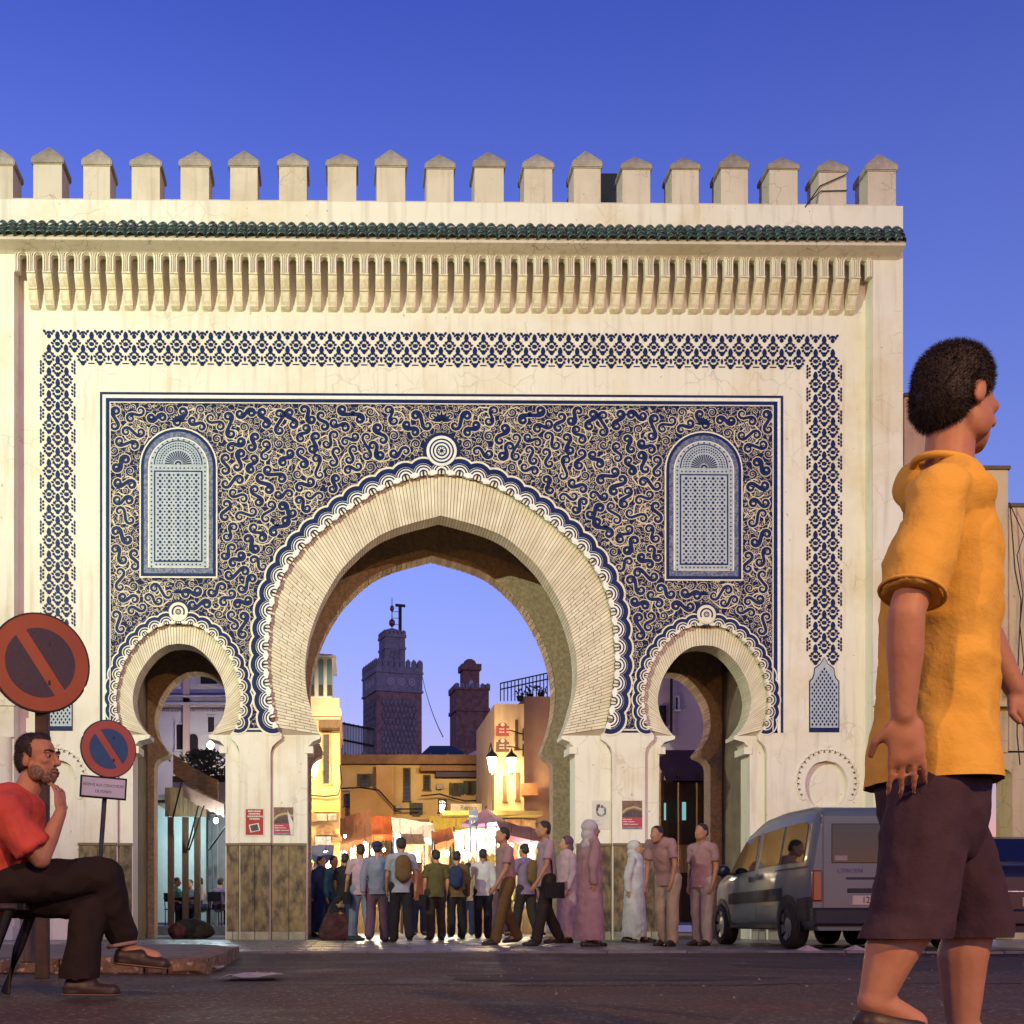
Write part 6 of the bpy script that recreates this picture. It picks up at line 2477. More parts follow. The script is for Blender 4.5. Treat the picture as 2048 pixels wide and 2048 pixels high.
def standing(stride=0.0, arm=0.25, lean=0.0, sleeve='short', robe=False, bend=0.0, seed=0, raise_arm=0.0, wide=1.0):
    """meshes of a figure 1.75 m tall facing -Y, feet at z = 0"""
    S = lambda x, y, z: Vector((x, y, z))
    top = lambda z: lean * max(0, z - 0.92) + bend * max(0, z - 0.95) ** 1.0
    hip = {s_: S(s_ * 0.092, 0, 0.93) for s_ in (-1, 1)}
    fy = {1: -stride, -1: stride}
    ank = {s_: S(s_ * 0.095, fy[s_], 0.085 + (0.05 if fy[s_] > 0.15 else 0)) for s_ in (-1, 1)}
    kn = {s_: S(s_ * 0.095, fy[s_] * 0.42 - (0.05 if fy[s_] > 0.05 else 0.02), 0.505) for s_ in (-1, 1)}
    ch = S(0, -top(1.25), 1.25)
    nk = S(0, -top(1.46) - 0.005, 1.47)
    hd = S(0, -top(1.6) - 0.03, 1.625 - bend * 0.25)
    sh = {s_: S(s_ * 0.172, -top(1.42), 1.405) for s_ in (-1, 1)}
    el = {s_: sh[s_] + S(s_ * 0.04, -s_ * stride * arm * 0.7 + 0.02, -0.29) for s_ in (-1, 1)}
    wr_ = {s_: el[s_] + S(-s_ * 0.01, -s_ * stride * arm * 0.7 - 0.06, -0.245) for s_ in (-1, 1)}
    if raise_arm:
        el[1] = sh[1] + S(0.10, -0.16, -0.22)
        wr_[1] = el[1] + S(-0.06, -0.16, 0.16)
    b = MB()
    head(b, hd, Matrix.Identity(3))
    b.cap(nk - S(0, 0, 0.06), hd + S(0, 0.015, -0.06), 0.060, 0.052)
    b.cap(S(0, 0, 0.95), ch, 0.115, 0.125, 14, 0.7)
    b.cap(ch, nk - S(0, 0, 0.06), 0.13, 0.075, 14, 0.7)
    for s_ in (-1, 1):
        b.cap(S(s_ * 0.07, sh[s_].y, 1.39), sh[s_] - S(s_ * 0.02, 0, 0.01), 0.050, 0.045)
        b.cap(sh[s_], el[s_], 0.044, 0.038)
        b.cap(el[s_], wr_[s_], 0.039, 0.026)
        hand(b, wr_[s_], wr_[s_] - el[s_] + S(0, -0.02, 0), S(-s_, 0, 0), s_, 0.95, 0.5)
        b.cap(hip[s_], kn[s_], 0.080, 0.055)
        b.cap(kn[s_], ank[s_], 0.055, 0.038)
        b.cap(ank[s_], ank[s_] + S(0, -0.10, -0.045), 0.036, 0.028)
    out = {'body': remesh(b, 0.0135, M_SKIN, 'body', 3)}
    q = MB()
    q.ell(hd + S(0, 0.022, 0.045), (0.083, 0.094, 0.082), n=14, m=10)
    q.ell(hd + S(0, 0.055, -0.005), (0.074, 0.060, 0.075), n=14, m=10)
    out['hair'] = remesh(q, 0.014, M_HAIR, 'hair', 3)
    t = MB()
    w_ = wide
    if robe:
        prof = ((1.40, 0.155), (1.25, 0.185), (1.0, 0.195), (0.7, 0.205), (0.35, 0.235), (0.14, 0.255))
        for (z0, r0), (z1, r1) in zip(prof, prof[1:]):
            t.cap(S(0, -top(z0) - 0.1 * stride, z0), S(0, -top(z1), z1), r0 * w_, r1 * w_, 16, 0.74)
    else:
        t.cap(S(0, 0.0, 0.98), ch, 0.152 * w_, 0.160 * w_, 16, 0.74)
        t.cap(S(0, 0.0, 0.74), S(0, 0, 1.04), 0.178 * w_, 0.160 * w_, 16, 0.78)
        t.cap(ch, nk - S(0, 0, 0.09), 0.160 * w_, 0.095, 16, 0.72)
    for s_ in (-1, 1):
        t.cap(nk + S(s_ * 0.03, 0.01, -0.015), sh[s_] - S(s_ * 0.03, 0, -0.005), 0.046, 0.052)
        t.cap(S(s_ * 0.07, sh[s_].y, 1.385), sh[s_] - S(s_ * 0.012, 0, 0.01), 0.070, 0.060)
        e = el[s_] if sleeve != 'short' else sh[s_].lerp(el[s_], 0.72)
        t.cap(sh[s_], sh[s_].lerp(e, 0.3), 0.060, 0.059)
        t.tube([sh[s_], e], [0.058, 0.060], 14)
        if sleeve == 'long' or robe:
            t.cap(el[s_], el[s_].lerp(wr_[s_], 0.92), 0.054, 0.044)
    out['shirt' if not robe else 'robe'] = remesh(t, 0.017, M_CREAM, 'shirt', 3, 0.009, 6.5, seed, (1, 1, 0.8))
    cut(out['shirt' if not robe else 'robe'], (0, 0, 0.83 if not robe else 0.10), (0, 0, -1))
    if not robe:
        t = MB()
        t.cap(S(0, 0, 0.97), S(0, 0, 0.90), 0.145, 0.155, 14, 0.74)
        for s_ in (-1, 1):
            t.cap(hip[s_], kn[s_], 0.100, 0.076)
            t.cap(kn[s_], ank[s_] + S(0, 0.01, 0.0), 0.078, 0.072)
        out['trousers'] = remesh(t, 0.017, M_CREAM, 'trousers', 3, 0.009, 7.0, seed + 3, (1, 1, 0.55))
    t = MB()
    for s_ in (-1, 1):
        shoe(t, ank[s_] + S(0, 0.055, -0.085), S(s_ * 0.12, -1, -0.10 if fy[s_] > 0.15 else 0))
    out['shoes'] = t.mesh('shoes', M_SHOE)
    return out


POSES = {
    'stand': standing(0.04, 0.2, 0.0, seed=1),
    'walk': standing(0.20, 0.6, 0.04, seed=2),
    'step': standing(-0.17, 0.8, 0.03, 'long', seed=3),
    'robe': standing(0.12, 0.5, 0.02, 'long', True, seed=4),
    'stoop': standing(0.06, 0.2, 0.0, 'short', seed=5, bend=0.42),
    'hand': standing(0.05, 0.2, 0.0, 'long', seed=6, raise_arm=1),
}


q = MB()
hd0 = Vector((0, -0.03, 1.625))
q.ell(hd0 + Vector((0, 0.030, 0.035)), (0.098, 0.105, 0.100), n=16, m=12)
q.ell(hd0 + Vector((0, 0.045, -0.07)), (0.090, 0.085, 0.110), n=16, m=12)
q.cap(hd0 + Vector((0, 0.03, -0.12)), hd0 + Vector((0, 0.03, -0.22)), 0.085, 0.14, 16, 0.75)
SCARF = remesh(q, 0.014, M_CREAM, 'headscarf', 3, 0.006, 9, 4)
q = MB()
q.cap((0, 0.20, 1.12), (0, 0.20, 1.32), 0.13, 0.12, 14, 0.6)
PACK = remesh(q, 0.017, M_CREAM, 'backpack', 2, 0.008, 7, 5)
q = MB()
q.ell(hd0 + Vector((0, 0.018, 0.062)), (0.088, 0.100, 0.066), n=16, m=10)
q.ell(hd0 + Vector((0, -0.085, 0.035)), (0.062, 0.055, 0.012), n=16, m=8)
CAPM = remesh(q, 0.011, M_CREAM, 'cap', 2)
q = MB()
q.bevbox((0.225, -0.13, 0.66), (0.295, 0.15, 0.88), 0.02)
q.tube([(0.22, 0, 0.86), (0.20, 0, 1.1), (0.10, 0, 1.44)], 0.012, 6)
BAG = q.mesh('shoulder_bag', M_CREAM)
EXTRA = {'headscarf': SCARF, 'backpack': PACK, 'cap': CAPM, 'shoulder_bag': BAG}


def person(label, pose, u, s_, rz, mats, k=1.0, hair=True, group='strollers at the gate', pos=None, z=0.0):
    """mats: shirt, trousers colours; s_ pixels per metre where the person stands"""
    p = Vector(pos) if pos is not None else WD(u, s_)
    p.z = z
    t = thing('person', label, 'person', tuple(p), group, rz)
    vr = random.Random(label)
    t.scale = (k * vr.uniform(0.93, 1.10), k * vr.uniform(0.95, 1.12), k * vr.uniform(0.96, 1.03))
    for nm, m_ in (mats.get('extra') or {}).items():
        o = link(nm, EXTRA[nm], t, local=True)
        o.material_slots[0].link = 'OBJECT'
        o.material_slots[0].material = m_
    for nm, me in POSES[pose].items():
        if nm == 'hair' and not hair:
            continue
        o = link(nm, me, t, local=True)
        m_ = mats.get(nm) or (mats.get('shirt') if nm == 'robe' else None)
        if m_ is not None:
            o.material_slots[0].link = 'OBJECT'
            o.material_slots[0].material = m_
    return t


C = {n: cloth(n, c) for n, c in {
    'slate': (0.20, 0.21, 0.27), 'grey': (0.30, 0.31, 0.36), 'black': (0.022, 0.02, 0.024), 'plum': (0.12, 0.07, 0.10), 'teal': (0.04, 0.12, 0.15), 'olive': (0.105, 0.085, 0.032), 'white': (0.50, 0.48, 0.47),
    'brown': (0.14, 0.085, 0.035), 'rose': (0.38, 0.23, 0.22), 'pink': (0.44, 0.30, 0.32), 'khaki': (0.40, 0.31, 0.22), 'navy': (0.03, 0.04, 0.09), 'mauve': (0.20, 0.15, 0.24), 'rust': (0.36, 0.15, 0.08), 'stone': (0.36, 0.31, 0.29), 'dark': (0.04, 0.03, 0.025)}.items()}
A_ = math.pi        # facing away from the camera
for lab, pose, u, s_, rz, sh_, tr_, k in (
        ('man in grey-blue shirt and black trousers walking into the main arch', 'walk', 803, 124, A_ + 0.1, 'grey', 'black', 1.0),
        ('man in slate shirt and plum trousers left of the grey-blue shirt', 'step', 754, 120, A_ - 0.2, 'slate', 'plum', 1.0),
        ('man in pale pink top and slate trousers, third from the left pier', 'walk', 722, 112, A_ + 0.3, 'pink', 'slate', 0.98),
        ('man in black jacket standing close to the left jamb of the main arch', 'stand', 690, 100, A_ - 0.4, 'black', 'navy', 1.0),
        ('man in teal shirt standing at the left jamb', 'hand', 667, 98, 0.6, 'teal', 'navy', 1.0),
        ('figure in dark blue robe at the clothes stall by the left jamb', 'robe', 640, 93, 0.9, 'navy', None, 0.98),
        ('person in olive top and dark trousers in the middle of the main arch', 'stand', 872, 110, A_ + 0.2, 'olive', 'dark', 0.98),
        ('person in brown jacket and black trousers beside the olive top', 'step', 913, 104, A_ - 0.1, 'brown', 'black', 0.98),
        ('man in white T-shirt and black trousers seen from behind', 'hand', 966, 101, A_ - 0.1, 'white', 'black', 1.0),
        ('person in mauve top and dark trousers right of the white T-shirt', 'walk', 1052, 112, A_ + 0.5, 'mauve', 'dark', 0.98),
        ('man in rose shirt and brown trousers striding across from the right', 'walk', 1012, 136, -1.35, 'rose', 'brown', 1.0),
        ('woman in pale pink robe before the right pier', 'robe', 1135, 126, -1.2, 'pink', None, 0.97),
        ('woman in rose robe, nearest of those before the right pier', 'robe', 1178, 146, 1.9, 'rose', None, 0.97),
        ('man in pale pink shirt and dark trousers before the right pier', 'walk', 1094, 140, -1.4, 'pink', 'dark', 1.02),
        ('woman in white robe left of the right arch', 'robe', 1268, 121, 1.1, 'white', None, 0.96),
        ('stooping man in rose shirt and khaki trousers at the right arch', 'stoop', 1336, 142, -0.8, 'rose', 'khaki', 1.0),
        ('man in rust coloured shirt standing in the depth of the market', 'stand', 838, 82, 0.2, 'rust', 'navy', 1.0),
        ('man in white shirt deep in the market, left of the middle', 'walk', 778, 84, -0.3, 'white', 'dark', 1.0),
        ('woman in plum robe deep in the market, right of the middle', 'robe', 1000, 86, 0.4, 'plum', None, 0.96),
        ('man in stone shirt deep in the market at the right jamb', 'step', 1078, 88, 0.3, 'stone', 'navy', 1.0),
        ('man in khaki top deep in the market between olive and white', 'stand', 936, 84, A_, 'khaki', 'navy', 0.97)):
    ex = {}
    if pose == 'robe' and 'woman' in lab:
        ex['headscarf'] = C[('stone', 'plum', 'white')[u % 3]]
    elif u in (803, 913, 1052):
        ex['backpack'] = C[('dark', 'navy', 'brown')[u % 3]]
    elif u in (754, 936):
        ex['cap'] = C['navy']
    elif u in (722, 872, 1094):
        ex['shoulder_bag'] = C[('brown', 'dark', 'black')[u % 3]]
    person(lab, pose, u, s_, rz, {'extra': ex, 'shirt': C[sh_], 'trousers': C[tr_] if tr_ else None, 'body': M_SKIN if (u % 3) else M_SKIN2}, k)

# man with striped tracksuit trousers
tp = person('man in rose jacket and pale tracksuit trousers with two dark stripes', 'stand', 1405, 139, -0.9, {'shirt': C['rose'], 'trousers': C['stone']}, 1.0)
for dx in (-0.018, 0.018):
    q = MB()
    q.tube([(-0.174 + 0.0, dx, 0.86), (-0.166, dx - 0.02, 0.52), (-0.160, dx + 0.03, 0.10)], 0.008, 6)
    link('stripe', q.mesh('stripe', C['black']), tp, local=True)


def seated_meshes(seed=0, recline=0.0):
    """a sitting figure facing -Y with the seat 0.45 m above the floor at the origin"""
    S = lambda x, y, z: Vector((x, y, z))
    b, sh_, tr_, fo = MB(), MB(), MB(), MB()
    hd = S(0, -0.05, 1.17)
    head(b, hd, Matrix.Identity(3))
    b.cap(S(0, 0.02, 0.98), hd + S(0, 0.02, -0.06), 0.06, 0.052)
    b.cap(S(0, 0.05, 0.55), S(0, 0.03, 0.9), 0.12, 0.12, 14, 0.7)
    sh_.cap(S(0, 0.06, 0.52), S(0, 0.03, 0.82), 0.165, 0.165, 16, 0.76)
    sh_.cap(S(0, 0.03, 0.82), S(0, 0.02, 0.94), 0.16, 0.10, 16, 0.74)
    for s_ in (-1, 1):
        a, e, w = S(s_ * 0.19, 0.02, 0.92), S(s_ * 0.24, -0.06, 0.66), S(s_ * 0.10, -0.30, 0.64)
        b.cap(a, e, 0.05, 0.04)
        b.cap(e, w, 0.04, 0.026)
        hand(b, w, w - e, S(0, 0, -1), s_, 0.95, 0.5)
        sh_.cap(S(s_ * 0.07, 0.02, 0.92), a, 0.08, 0.072)
        sh_.cap(a, a.lerp(e, 0.8), 0.066, 0.058)
        h_, k_, n_ = S(s_ * 0.09, 0.03, 0.50), S(s_ * 0.13, -0.42, 0.51), S(s_ * 0.12, -0.40, 0.09)
        tr_.cap(h_, k_, 0.098, 0.076)
        tr_.cap(k_, n_, 0.078, 0.068)
        b.cap(k_, n_, 0.05, 0.04)
        shoe(fo, n_ + S(0, 0.055, -0.085), S(0, -1, 0))
    tr_.cap(S(-0.05, 0.06, 0.52), S(0.05, 0.06, 0.52), 0.13, 0.13)
    q = MB()
    q.ell(hd + S(0, 0.022, 0.045), (0.083, 0.094, 0.082), n=14, m=10)
    q.ell(hd + S(0, 0.055, -0.005), (0.074, 0.060, 0.075), n=14, m=10)
    return {'body': remesh(b, 0.014, M_SKIN, 'body', 3), 'hair': remesh(q, 0.014, M_HAIR, 'hair', 3), 'shirt': remesh(sh_, 0.017, M_CREAM, 'shirt', 3, 0.008, 6.5, seed), 'trousers': remesh(tr_, 0.017, M_CREAM, 'trousers', 3, 0.007, 7, seed), 'shoes': fo.mesh('shoes', M_SHOE)}


POSES['sit'] = seated_meshes(8)
ch_ = MB()
for sx in (-0.2, 0.2):
    for sy in (-0.2, 0.2):
        ch_.tube([(sx, sy, 0), (sx, sy, 0.44)], 0.015, 6)
    ch_.tube([(sx, 0.2, 0.44), (sx, 0.24, 0.85)], 0.015, 6)
ch_.box((-0.22, -0.22, 0.41), (0.22, 0.22, 0.44))
ch_.box((-0.21, 0.205, 0.62), (0.21, 0.235, 0.85))
ch_me = ch_.mesh('cafe_chair', M_IRON)
for i, (u, Y, rz, a, b, lab, lab2) in enumerate(((352, 8.0, 1.2, 'teal', 'navy', 'guest in teal shirt sitting behind the first cafe post', 'cafe chair behind the first post'),
                                               (381, 8.6, -0.3, 'slate', 'dark', 'guest in slate shirt sitting between the second and third cafe posts', 'cafe chair between the second and third posts'),
                                               (402, 7.8, -1.3, 'stone', 'navy', 'guest in pale shirt sitting right of the third cafe post', 'cafe chair right of the third post'),
                                               (440, 7.0, 2.6, 'mauve', 'black', 'guest in violet checked shirt sitting next to the pier', 'cafe chair next to the pier'))):
    p = W(u, 1840, Y)
    person(lab, 'sit', 0, 1, rz, {'shirt': C[a], 'trousers': C[b]}, 0.97, group='guests of the cafe', pos=(p.x, Y, 0), z=zf_)
    tag(link('cafe_chair', ch_me, None, (p.x, Y, zf_), (0, 0, rz)), lab2, 'chair', 'chairs of the cafe')

# crouching figure in a dark blanket at the foot of the left pier
p = W(668, 1880, -0.9)
t = thing('person', 'crouching figure in a dark red patterned wrap at the foot of the left pier', 'person', (p.x, -0.9, 0))
S = lambda x, y, z: Vector((p.x + x, -0.9 + y, z))
q = MB()
head(q, S(0.10, -0.12, 0.68), Matrix.Rotation(R(50), 3, 'Z') @ Matrix.Rotation(R(-20), 3, 'X'))
q.cap(S(0.02, 0.0, 0.30), S(0.06, -0.04, 0.55), 0.14, 0.09)
q.cap(S(0.1, -0.1, 0.5), S(0.30, -0.22, 0.34), 0.04, 0.03)
hand(q, S(0.30, -0.22, 0.34), Vector((1, -0.4, -0.3)), Vector((0, 0, 1)), 1, 0.95, 0.4)
link('body', remesh(q, 0.013, M_SKIN2, 'body', 3), t)
q = MB()
q.cap(S(-0.02, 0.02, 0.16), S(0.03, 0.0, 0.52), 0.24, 0.14, 16)
q.cap(S(-0.10, 0.0, 0.12), S(0.25, -0.18, 0.14), 0.17, 0.13, 16)
q.cap(S(0.10, -0.05, 0.40), S(0.33, -0.22, 0.30), 0.11, 0.08, 16)
q.cap(S(0.25, -0.2, 0.30), S(0.36, -0.28, 0.06), 0.09, 0.08, 16)
link('wrap', remesh(q, 0.018, cloth('wrap', (0.10, 0.035, 0.03), (0.03, 0.015, 0.02)), 'wrap', 3, 0.02, 5.0, 3), t)
q = MB()
q.ell(S(0.085, -0.095, 0.715), (0.10, 0.11, 0.09), n=14, m=10)
q.cap(S(0.06, -0.06, 0.68), S(0.03, -0.01, 0.5), 0.10, 0.13, 14)
link('headscarf', remesh(q, 0.016, C['black'], 'headscarf', 3, 0.008, 7, 2), t)
q = MB()
shoe(q, S(0.33, -0.26, 0.0), Vector((0.8, -0.5, 0)))
shoe(q, S(0.22, -0.34, 0.0), Vector((0.8, -0.5, 0)))
link('shoes', q.mesh('shoes', M_SHOE), t)

# dark sacks lying in the left arch
t = thing('sack_heap', 'heap of dark sacks on the paving in the left arch', 'sacks', tuple(W(381, 1845, 2.0) * Vector((1, 1, 0))) if False else (W(381, 1845, 1.9).x, 1.9, 0))
for k, (dx, dy, r_, c_) in enumerate(((0, 0, (0.36, 0.25, 0.2), 'black'), (-0.22, -0.14, (0.2, 0.18, 0.15), 'wrap'), (0.24, -0.05, (0.24, 0.2, 0.15), 'dark'))):
    q = MB()
    x0 = W(381, 1845, 1.9).x
    q.ell((x0 + dx, 1.9 + dy, r_[2] * 0.92), r_, n=14, m=10)
    link('sack', remesh(q, 0.02, MATS['cloth_' + c_], 'sack', 2, 0.03, 4.5, k), t)

# ------------------------------------------------------------------ the man sitting in the left foreground
YB = -16.37
M_RED = cloth('faded_red', (0.50, 0.085, 0.062), (0.40, 0.062, 0.045))
M_TROU = cloth('black_brown', (0.024, 0.017, 0.014), (0.016, 0.012, 0.011))
sp0 = W(60, 1990, YB)
man = thing('person', 'man in red T-shirt and dark trousers sitting with legs crossed, hand at chin', 'person', (sp0.x, YB, 0))
Q = lambda u, v, dy=0.0: W(u, v, YB) + Vector((0, dy, 0))
pel = Q(-22, 1770)
hdc = Q(78, 1519)
rh = Matrix.Rotation(R(66), 3, 'Z') @ Matrix.Rotation(R(-3), 3, 'X')
b = MB()
HP = head(b, hdc, rh, 1.03, True)
neck = Q(46, 1598)
b.cap(neck, hdc + rh @ Vector((0, 0.03, -0.06)), 0.064, 0.058, 14)
b.cap(pel, Q(10, 1660), 0.12, 0.14, 14, 0.8)
b.cap(Q(10, 1660), neck - Vector((0.03, 0, 0.05)), 0.13, 0.08, 14, 0.8)
rs_, re_, rw_ = Q(28, 1634, -0.19), Q(100, 1722, -0.17), Q(132, 1628, -0.10)
b.cap(rs_, re_, 0.055, 0.046, 12)
b.cap(re_, rw_.lerp(re_, 0.55), 0.046, 0.043, 12)
b.cap(rw_.lerp(re_, 0.55), rw_, 0.043, 0.029, 12)
chin = HP(0, -0.075, -0.115)
hd_dir = (chin - rw_ + Vector((0.03, 0, 0.03)))
hand(b, rw_, hd_dir, Vector((-0.75, 0.25, -0.5)), -1, 1.0, 0.48, 0.5)
ls_, le_, lw_ = Q(34, 1634, 0.19), Q(40, 1725, 0.24), Q(120, 1735, 0.06)
b.cap(ls_, le_, 0.055, 0.045, 12)
b.cap(le_, lw_, 0.045, 0.028, 12)
hand(b, lw_, Vector((1, -0.5, 0.1)), Vector((0, 0, -1)), 1, 1.0, 0.5)
rk, ra_ = Q(206, 1752, 0.02), Q(238, 1878, 0.12)
lk, la_ = Q(180, 1800, 0.05), Q(158, 1962, -0.02)
b.cap(rk, ra_, 0.058, 0.040, 12)
b.cap(lk, la_, 0.058, 0.040, 12)
rfd = Vector((1, -0.05, -0.16))
b.cap(ra_ + Vector((0, 0, 0.02)), ra_ + Vector((0.02, 0, -0.07)), 0.042, 0.040, 12)
b.cap(ra_ + Vector((0.02, 0, -0.06)), ra_ + Vector((0.16, -0.01, -0.09)), 0.038, 0.030, 12)
link('body', remesh(b, 0.0062, M_SKIN, 'body', 3), man)
# face details: eyes, brows, stubble are small pieces on the head
for s_ in (-1, 1):
    q = MB()
    q.ell(HP(s_ * 0.032, -0.0795, 0.004), (0.0125, 0.0110, 0.0085), rh, 10, 8)
    q.build('eye', mat('eye_white', (0.34, 0.28, 0.23), rough=0.2), man)
    q = MB()
    q.ell(HP(s_ * 0.032, -0.0885, 0.004), (0.0062, 0.0035, 0.0062), rh, 8, 6)
    q.build('iris', mat('iris_brown', (0.02, 0.01, 0.006), rough=0.1), man)
    q = MB()
    q.cap(HP(s_ * 0.020, -0.0865, 0.0125), HP(s_ * 0.046, -0.0790, 0.0105), 0.0052, 0.0042, 8)
    q.build('eyelid', M_SKIN, man)
    q = MB()
    q.cap(HP(s_ * 0.014, -0.0955, 0.026), HP(s_ * 0.038, -0.0905, 0.030), 0.0055, 0.0055, 8)
    q.cap(HP(s_ * 0.038, -0.0905, 0.030), HP(s_ * 0.056, -0.0790, 0.027), 0.0055, 0.003, 8)
    q.build('eyebrow', M_HAIR, man)
# short grey beard over jaw, chin and lip
q = MB()
k_ = 1.03
E2 = lambda x, y, z, a_, b_, d_: q.ell(HP(x, y, z), (a_ * k_, b_ * k_, d_ * k_), rh, 14, 10)
E2(0, -0.045, -0.088, 0.0445, 0.0440, 0.0370)
E2(0, -0.060, -0.102, 0.0260, 0.0275, 0.0215)
E2(0, -0.089, -0.056, 0.0270, 0.0105, 0.0065)
for s_ in (-1, 1):
    E2(s_ * 0.0455, -0.015, -0.064, 0.0265, 0.0460, 0.0445)
    E2(s_ * 0.028, -0.080, -0.072, 0.0085, 0.0120, 0.0180)
beard = remesh(q, 0.0055, mat('grey_stubble', (0.135, 0.085, 0.055), (0.24, 0.17, 0.125), rough=0.85, scale=110, lo=0.42, hi=0.58, bump=0.5, bscale=230), 'beard', 1)
bo = link('beard', beard, man)
link('stubble', fuzz(beard, 3500, 0.0035, 0.0004, 9), bo)
q = MB()
q.cap(HP(-0.020, -0.0965, -0.0705), HP(0.020, -0.0965, -0.0705), 0.0042, 0.0042, 8)
q.build('lips', mat('lip_brown', (0.22, 0.085, 0.06), rough=0.5), man)
q = MB()
q.ell(HP(0, 0.034, 0.056), (0.0785, 0.0840, 0.0740), rh, 18, 12)
q.ell(HP(0, 0.066, 0.005), (0.072, 0.054, 0.080), rh, 18, 12)
q.ell(HP(0, -0.012, 0.094), (0.048, 0.048, 0.028), rh, 18, 12)
for s_ in (-1, 1):
    q.ell(HP(s_ * 0.066, 0.002, 0.030), (0.012, 0.020, 0.034), rh, 12, 8)
    q.ell(HP(s_ * 0.070, 0.042, -0.020), (0.010, 0.020, 0.036), rh, 12, 8)
hm = remesh(q, 0.0065, M_HAIR, 'hair', 2, 0.0025, 60, 5)
ho = link('hair', hm, man)
link('hair_strands', fuzz(hm, 9000, 0.009, 0.0006, 3), ho)
# T-shirt
q = MB()
q.cap(pel + Vector((-0.02, 0, 0.0)), Q(2, 1690), 0.185, 0.185, 20, 0.92)
q.cap(Q(2, 1690), Q(22, 1632), 0.188, 0.155, 20, 0.95)
q.cap(Q(22, 1632), neck + Vector((-0.025, 0, -0.045)), 0.150, 0.095, 20, 0.95)
for a_, e_, s_ in ((rs_, re_, -1), (ls_, le_, 1)):
    q.cap(neck + Vector((-0.03, s_ * 0.07, -0.06)), a_, 0.095, 0.088, 16)
    m_ = a_.lerp(e_, 0.80)
    q.cap(a_, a_.lerp(e_, 0.3), 0.080, 0.080, 16)
    q.tube([a_, m_], [0.078, 0.094], 20)
link('shirt', remesh(q, 0.0085, M_RED, 'shirt', 2, 0.014, 5.0, 4, (1, 1, 1)), man)
q = MB()
q.tube([Vector((0.075 * math.cos(t_) + neck.x - 0.008, 0.072 * math.sin(t_) + neck.y, neck.z - 0.012 - 0.04 * math.cos(t_))) for t_ in [math.tau * k / 20 for k in range(21)]], 0.010, 8)
q.build('collar', M_RED, man)
# trousers
q = MB()
q.cap(pel + Vector((-0.03, -0.06, -0.01)), pel + Vector((-0.03, 0.06, -0.01)), 0.165, 0.165, 18)
q.cap(pel + Vector((0.02, -0.10, -0.01)), rk, 0.108, 0.088, 18)
q.cap(rk, rk.lerp(ra_, 0.6), 0.086, 0.074, 18)
q.cap(rk.lerp(ra_, 0.6), ra_ + Vector((-0.01, 0, 0.03)), 0.074, 0.070, 18)
q.cap(pel + Vector((0.02, 0.09, -0.05)), lk, 0.105, 0.086, 18)
q.cap(lk, lk.lerp(la_, 0.5), 0.086, 0.080, 18)
q.cap(lk.lerp(la_, 0.5), la_ + Vector((0, 0, 0.0)), 0.080, 0.086, 18)
link('trousers', cut(remesh(q, 0.0085, M_TROU, 'trousers', 4, 0.010, 6.5, 9, (1, 1, 0.7)), Q(0, 1956), (0, 0, -1)), man)
q = MB()
q.tube([ra_ + Vector((0.068 * math.cos(t_) - 0.008, 0.066 * math.sin(t_), -0.030 + 0.012 * math.cos(t_))) for t_ in [math.tau * k / 18 for k in range(19)]], 0.010, 8)
q.build('trouser_cuff', cloth('cuff', (0.30, 0.22, 0.18)), man)
for nm, hl_, fd in (('shoe', ra_ + Vector((-0.055, 0.0, -0.125)), Vector((1, -0.06, -0.10))), ('shoe', Vector((la_.x - 0.075, la_.y, 0.004)), Vector((1, -0.10, 0)))):
    q = MB()
    shoe(q, hl_, fd, L=0.29, k=1.05)
    o = link(nm, remesh(q, 0.008, M_SHOE, 'shoe', 2), man)
    q = MB()
    f_ = fd.normalized()
    up = (Vector((0, 0, 1)) - f_ * f_.z).normalized()
    q.cap(hl_ + f_ * 0.05 + up * 0.006, hl_ + f_ * 0.24 + up * 0.006, 0.050, 0.047, 14, 0.18, up)
    q.build('sole', mat('tan_sole', (0.16, 0.10, 0.06), rough=0.7), o)
# glint at the belt, put in as a small pale piece
q = MB()
c0 = Q(46, 1758, -0.155)
q.cap(c0, c0 + Vector((0.03, 0, 0.0)), 0.012, 0.008, 8)
q.build('belt_glint', mat('belt_glint', (0.6, 0.45, 0.3), rough=0.8), man)

# bench under him
sx = W(-40, 1800, YB)
zs = W(0, 1808, YB).z
bn = thing('bench', 'black bench end under the man in the red T-shirt', 'bench', (sx.x, YB, 0))
q = MB()
for k in range(4):
    q.bevbox((sx.x - 0.9, YB - 0.24 + k * 0.125, zs - 0.03), (Q(62, 0).x, YB - 0.24 + k * 0.125 + 0.11, zs), 0.008)
q.build('seat', mat('black_paint_worn', (0.018, 0.018, 0.02), (0.05, 0.04, 0.03), rough=0.45, scale=14), bn)
for dy in (-0.2, 0.2):
    q = MB()
    q.tube([Q(44, 1815, dy), Q(12, 1900, dy), Vector((Q(-15, 0).x, YB + dy, 0.0))], 0.028, 8)
    q.build('leg', M_IRON, bn)
# timber bollard behind him
pp = WD(55, 305)
q = MB()
q.bevbox((pp.x - 0.04, pp.y - 0.04, 0.09), (pp.x + 0.045, pp.y + 0.04, 0.47), 0.01)
tag(q.build('timber_post', mat('grey_timber', (0.16, 0.13, 0.10), (0.09, 0.07, 0.055), rough=0.85, scale=5, stretch=(6, 6, 1))), 'short grey timber post on the pavement beside the bench', 'post')

